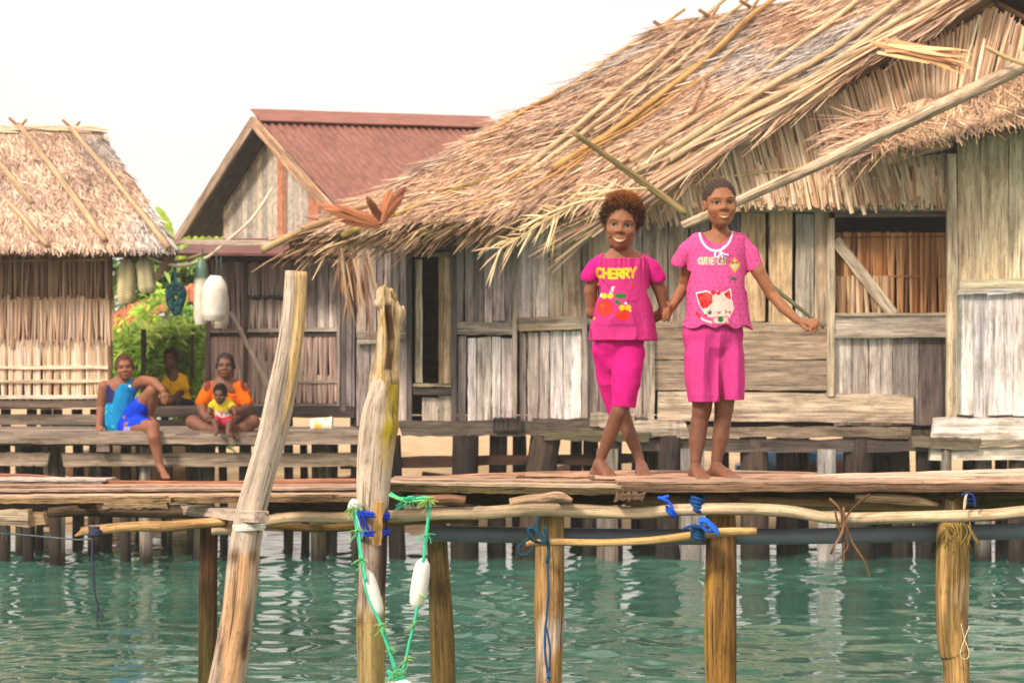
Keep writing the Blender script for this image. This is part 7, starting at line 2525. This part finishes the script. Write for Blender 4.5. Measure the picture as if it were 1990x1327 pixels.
# ---------------------------------------------------------------- hanging floats, canisters, net, bucket, boats, logs
def hang():
    def bottle(name, label, cat, x, y0, y1, w, Y, c, top=None, group=None, lean=0, mesh_=False, cord=20):
        o = empty(name, P(x, y1, Y), label, cat, group)
        k = np.linspace(0, 1, 9)
        pts = [P(x + lean * t, y0 + (y1 - y0) * t, Y) for t in k]
        r = [w * Y / F / 2 * f for f in (.45, .80, .97, 1, 1, 1, .99, .96, .70)]
        mb = MB()

        def cf(v, ang, t):
            cc = np.tile(c, (len(v), 1)) * (1 + .06 * vnoise(v * 20))[:, None]
            if top is not None:
                cc = lerp3(cc, top, np.clip((.34 - t) * 20, 0, 1))
            if mesh_:
                g = np.minimum(np.abs(np.mod(t * 16 + ang * 1.3, 1) - .5), np.abs(np.mod(t * 16 - ang * 1.3, 1) - .5))
                cc = lerp3(cc, A(110, 100, 60), np.clip((.10 - g) * 20, 0, 1) * .8)
            return cc
        tube(mb, pts, r, 20, 6, colf=cf, lump=.05, freq=5)
        mb.build('drum', M_PLASTIC, o, smooth=True)
        mb = MB()
        tube(mb, [P(x, y0 + 3, Y), P(x + 2, y0 - cord * .5, Y), P(x + 1, y0 - cord, Y + .05)], .008, 6, 3, col=A(60, 70, 70))
        mb.build('cord', M_ROPE, o, smooth=True)
        mb = MB()
        tube(mb, [P(x + lean, y1 - 3, Y), P(x + lean + 1, y1 + 10, Y)], .006, 6, 3, col=A(60, 70, 70))
        mb.build('cord', M_ROPE, o, smooth=True)
        return o
    g = 'floats hanging between the huts'
    yl = A(206, 192, 144)
    bottle('net_float', 'longer yellowish netted float hanging at the corner of the leaf hut', 'float', 248, 502, 590, 36, 20.9, yl, None, g, -4, True)
    bottle('net_float', 'shorter yellowish netted float hanging beside the longer netted one', 'float', 280, 500, 570, 36, 20.85, A(190, 182, 140), None, g, 8, True)
    bottle('white_canister', 'tall narrow white canister with a dark green top on the grey hut corner', 'canister', 392, 502, 632, 28, 20.9, A(214, 208, 188), A(84, 116, 96), g, -2)
    bottle('white_canister', 'stout white canister hanging in front of the grey woven hut', 'canister', 419, 536, 624, 48, 20.6, A(222, 216, 202), None, g, -4, False, 44)
    bottle('white_canister', 'shaded cream canister half hidden behind the stout white one', 'canister', 428, 560, 638, 34, 20.95, A(190, 182, 160), None, g, 0, False, 60)
    # bundle of net
    mb = MB()
    for k in range(26):
        sc_ = rnd.uniform(.35, 1.05)
        a0 = rnd.uniform(0, 6.28)
        pts = []
        for t in np.linspace(0, 2 * math.pi, 14):
            r_ = sc_ * (1 + rnd.uniform(-.15, .1))
            pts.append(P(342 + 21 * r_ * math.sin(t) * (.75 + .25 * math.cos(t + a0 * .1)), 580 - 29 * r_ * math.cos(t), 20.9 + rnd.uniform(-.07, .07)))
        tube(mb, pts, .022, 7, 3, col=vary(A(30, 74, 78), .25), lump=.25, freq=25)
    tube(mb, [P(342, 560, 20.9), P(340, 535, 20.9), P(341, 508, 20.95)], .018, 7, 4, col=A(40, 120, 140))
    tag(mb.build('net_bundle', M_ROPE, smooth=True), 'coiled dark teal fishing net hanging between the floats and the canisters', 'net')
    mb = MB()
    tube(mb, [P(238, 498, 21), P(290, 502, 21), P(345, 508, 21), P(400, 492, 21)], .02, 7, 5, col=A(150, 130, 100))
    tag(mb.build('hanging_rail', M_BARK, smooth=True), 'thin rail between the huts from which the floats hang', 'rail')
    mb = MB()
    board(mb, P(305, 540, 20.8), P(336, 486, 20.7), (1, 0, .3), .07, .05, A(120, 100, 84), 4)
    tag(mb.build('eave_strut', M_WOOD), 'slanting brown strut under the corner of the neat thatch', 'strut')
    mb = MB()
    tube(mb, [P(530, 366, 23.0), P(490, 425, 22.4), P(440, 470, 21.6), P(400, 502, 21.1), P(355, 516, 20.9), P(320, 512, 20.8), P(285, 498, 20.8)], .018, 7, 6, col=A(206, 192, 166))
    tag(mb.build('sagging_rope', M_ROPE, smooth=True), 'pale rope sagging from the metal roof gable to the neat thatch', 'rope')
    # bucket
    Y = 19.7
    o = empty('bucket', P(623, 838, Y), 'white and yellow bucket with a fruit print lying on the walkway', 'bucket')
    mb = MB()
    a, b = P(604, 826, Y), P(643, 824, Y)

    def bc(v, ang, t):
        c = np.tile(A(238, 236, 214), (len(v), 1))
        n1 = vnoise(v * 14 + 2)
        c = lerp3(c, A(248, 196, 60), np.clip(n1 * 3 - .4, 0, 1) * (t > .2) * (t < .85))
        return lerp3(c, A(130, 180, 60), np.clip(vnoise(v * 16 + 9) * 3 - .9, 0, 1) * (t > .2) * (t < .85))
    tube(mb, [a, a * .7 + b * .3, a * .3 + b * .7, b], [.062, .068, .070, .072], 20, 6, colf=bc, lump=0)
    mb.build('shell', M_PLASTIC, o, smooth=True)
    mb = MB()
    tube(mb, [b + [.0, 0, 0], b + [.014, 0, 0]], .077, 20, 1, col=A(246, 240, 220), lump=0)
    mb.build('rim', M_PLASTIC, o)

    def hull(name, label, pts, rad, c, fl, stripe=None, cat='boat', gr=None):
        mb = MB()

        def cf(v, ang, t):
            cc = np.tile(c, (len(v), 1)) * (1 + .15 * vnoise(v * 5))[:, None]
            if stripe is not None:
                zc = np.interp(v[:, 0], [min(p[0] for p in pts), max(p[0] for p in pts)], [pts[0][2], pts[-1][2]])
                cc = lerp3(cc, stripe, np.clip((.035 - np.abs(v[:, 2] - zc - .10)) / .01, 0, 1))
                cc = lerp3(cc, A(130, 74, 56), np.clip((zc - .02 - v[:, 2]) / .02, 0, 1))
            return cc
        tube(mb, pts, rad, 16, 7, colf=cf, lump=.05, freq=1.5, flat=((0, 0, 1), fl))
        tag(mb.build(name, M_PAINT, smooth=True), label, cat, gr)
    hull('dugout_canoe', 'brown dugout canoe lying on the sand behind the walkway stilts', [P(110, 905, 24.4), P(170, 905, 24.4), P(260, 903, 24.3), P(350, 900, 24.3), P(430, 890, 24.2)], [.10, .24, .30, .26, .08], A(176, 136, 98), .85, gr='boats under the houses')
    hull('boat', 'blue boat with a white stripe under the big thatched house', [P(1430, 915, 23.8), P(1500, 910, 23.8), P(1600, 900, 23.8), P(1660, 884, 23.9)], [.10, .28, .28, .10], A(40, 126, 176), .9, A(226, 230, 230), gr='boats under the houses')
    hull('boat', 'green boat hull seen between the hut beams and the walkway', [P(90, 845, 23.5), P(150, 834, 23.5), P(230, 828, 23.5)], [.10, .20, .12], A(110, 176, 140), .9, gr='boats under the houses')
    for (x0, y0, x1, y1, Y, r_, c, lb) in ((560, 940, 720, 930, 24.5, .07, A(176, 160, 136), 'pale driftwood log on the sand behind the grey hut stilts'), (1000, 930, 1150, 896, 24.5, .06, A(206, 186, 150), 'slanting pale pole under the house behind the smaller girl'), (1640, 905, 1760, 900, 24.5, .09, A(160, 128, 96), 'thick brown log on the sand under the window'), (820, 925, 960, 932, 24.0, .06, A(140, 120, 96), 'thin brown log on the sand under the door')):
        mb = MB()
        tube(mb, [P(x0, y0, Y), P((x0 + x1) / 2, (y0 + y1) / 2 + 3, Y), P(x1, y1, Y)], r_, 9, 5, col=c, lump=.15)
        tag(mb.build('driftwood', M_LOG, smooth=True), lb, 'log', 'logs under the houses')


hang()


# ---------------------------------------------------------------- fronds, leaning poles and loose leaves on the big house
def fronds():
    def frond(name, label, stem, Y, n, Lr, w, pal, side=(0, -.3, -1), droop=.4, r0=.016, spread=.9, cat='palm frond'):
        Ys = np.linspace(Y[0], Y[1], len(stem))
        c = catmull([P(x, y, yy) for (x, y), yy in zip(stem, Ys)], 8)
        mb = MB()
        tube(mb, c, np.linspace(r0, r0 * .35, len(c)), 7, 1, col=vary(pal[0], .1), lump=.08)
        t = NR.uniform(.12, 1, n)
        i = t * (len(c) - 1)
        p = np.stack([np.interp(i, np.arange(len(c)), c[:, a]) for a in range(3)], 1)
        tg = np.gradient(c, axis=0); tg /= np.linalg.norm(tg, axis=1)[:, None]
        tg = np.stack([np.interp(i, np.arange(len(c)), tg[:, a]) for a in range(3)], 1)
        sg = np.where(NR.random(n) < .5, -1, 1)[:, None]
        up = np.cross(tg, np.array([0, -1., 0]))
        d = tg * NR.uniform(.5, 1.0, (n, 1)) + up * sg * spread * NR.uniform(.5, 1.1, (n, 1)) + NR.normal(0, .18, (n, 3))
        leaves(mb, p, d, np.tile([[0, -1., .2]], (n, 1)), NR.uniform(*Lr, n), NR.uniform(*w, n), palette(pal, n, .15), droop=NR.uniform(0, 2 * droop, n), segs=4, tipw=.1, basew=.6)
        tag(mb.build(name, M_THATCH, smooth=False), label, cat, 'dry palm fronds on the thatch')
    straw = [A(226, 198, 150), A(206, 174, 128), A(238, 216, 176)]
    frond('palm_frond', 'pale dry palm frond hanging from the eave beside the smaller girl', [(1262, 366), (1180, 374), (1090, 412), (1020, 455), (968, 488)], (18.9, 18.4), 40, (.14, .42), (.010, .020), straw, droop=.18, spread=.5)
    frond('palm_frond', 'small pale dry frond arching under the thatch left of the smaller girl', [(1240, 392), (1150, 388), (1060, 418), (1010, 450)], (18.8, 18.5), 14, (.12, .3), (.008, .014), straw, droop=.3, spread=.5)
    brown = [A(140, 84, 54), A(116, 66, 44), A(164, 104, 70)]
    # red-brown leaf fan lying on the thatch
    mb = MB()
    base = P(742, 432, 18.55)
    for (x, y) in ((612, 392), (622, 404), (640, 412), (660, 428), (712, 380), (718, 388), (757, 366), (764, 372), (790, 360), (786, 376), (650, 396)):
        e = P(x, y, 18.5 + rnd.uniform(-.15, .15))
        s_ = base + NR.normal(0, .03, 3)
        leaves(mb, s_[None], (e - s_)[None], np.array([[.1, -1., .4]]), np.linalg.norm(e - s_), .075, palette(brown, 1), segs=5, fold=.5, tipw=.06, basew=.5, droop=.02)
    tag(mb.build('leaf_fan', M_THATCH), 'red brown fan of dead palm leaves lying on the low end of the thatch', 'palm leaf', 'dry palm fronds on the thatch')
    # hanging dead leaves by the door
    mb = MB()
    n = 30
    x = NR.uniform(655, 720, n)
    p = np.array([P(a, NR.uniform(480, 520), 18.9 + NR.uniform(-.2, .2)) for a in x])
    d = np.stack([NR.normal(.12, .14, n), NR.normal(0, .1, n), np.full(n, -1.)], 1)
    leaves(mb, p, d, np.tile([[0, -1., 0]], (n, 1)) + NR.normal(0, .4, (n, 3)), NR.uniform(.3, .75, n), NR.uniform(.015, .04, n), palette([A(150, 112, 84), A(176, 146, 116), A(120, 84, 62)], n), segs=4, tipw=.1)
    tag(mb.build('hanging_leaves', M_THATCH), 'bunch of dead brown leaves hanging below the eave behind the hollow post', 'palm leaf', 'dry palm fronds on the thatch')
    # brown leaf bundle sticking out of the gable verge
    for (x0, y0, x1, y1, lb) in ((1725, 88, 1858, 118, 'bundle of brown leaves poking out of the verge over the gable'),):
        mb = MB()
        n = 34
        a = np.array([P(x0 + NR.normal(0, 12), y0 + NR.normal(0, 7), 19.1 + NR.normal(0, .06)) for _ in range(n)])
        b = np.array([P(x1 + NR.normal(0, 14), y1 + NR.normal(0, 14), 18.9 + NR.normal(0, .06)) for _ in range(n)])
        leaves(mb, a, b - a, np.tile([[0, -1., .5]], (n, 1)), np.linalg.norm(b - a, axis=1), NR.uniform(.03, .06, n), palette([A(206, 160, 112), A(184, 132, 92), A(222, 182, 134)], n), segs=4, tipw=.15)
        tag(mb.build('leaf_bundle', M_THATCH), lb, 'palm leaf', 'dry palm fronds on the thatch')
    stick([(1114, 258), (1180, 304), (1260, 362), (1336, 416)], [18.6, 18.75, 18.9, 18.9], [5, 6, 7, 7], A(158, 140, 92), lab='thin greenish pole leaning across the thatch towards the two girls', cat='pole', name='leaning_pole')
    stick([(1326, 440), (1450, 384), (1600, 316), (1720, 258), (1850, 196), (2010, 118)], [18.3, 18.35, 18.4, 18.45, 18.5, 18.6], [9, 10, 11, 12.5, 14, 15], A(206, 182, 152), lab='long pale beam slanting from behind the taller girl up over the ragged eave', cat='beam', name='slanting_beam', lump=.06, mat=M_LOG)
    stick([(1915, 92), (1955, 112), (2000, 128)], 18.4, [4, 4, 4], A(206, 180, 130), lab='thin twig lying against the gable above the slanting beam', cat='stick', name='gable_twig')


fronds()

# ================================================================ thin haze volume added to lift the dark tones
def make_haze():
    mb = MB()
    slab(mb, -310, 310, -60, 420, -4.0, 9.0, (1, 1, 1))
    m = bpy.data.materials.new('tone_lift_haze')
    m.use_nodes = True
    t = m.node_tree
    t.nodes.clear()
    o = t.nodes.new('ShaderNodeOutputMaterial')
    v = t.nodes.new('ShaderNodeVolumePrincipled')
    v.inputs['Color'].default_value = (.96, .94, .92, 1)
    v.inputs['Density'].default_value = .0011
    v.inputs['Anisotropy'].default_value = 0.0
    t.links.new(v.outputs[0], o.inputs['Volume'])
    h = mb.build('haze', m, loc=(0, 0, 0))
    tag(h, 'thin pale haze added over the stilt village to lift dark tones', 'haze', kind='stuff')


make_haze()
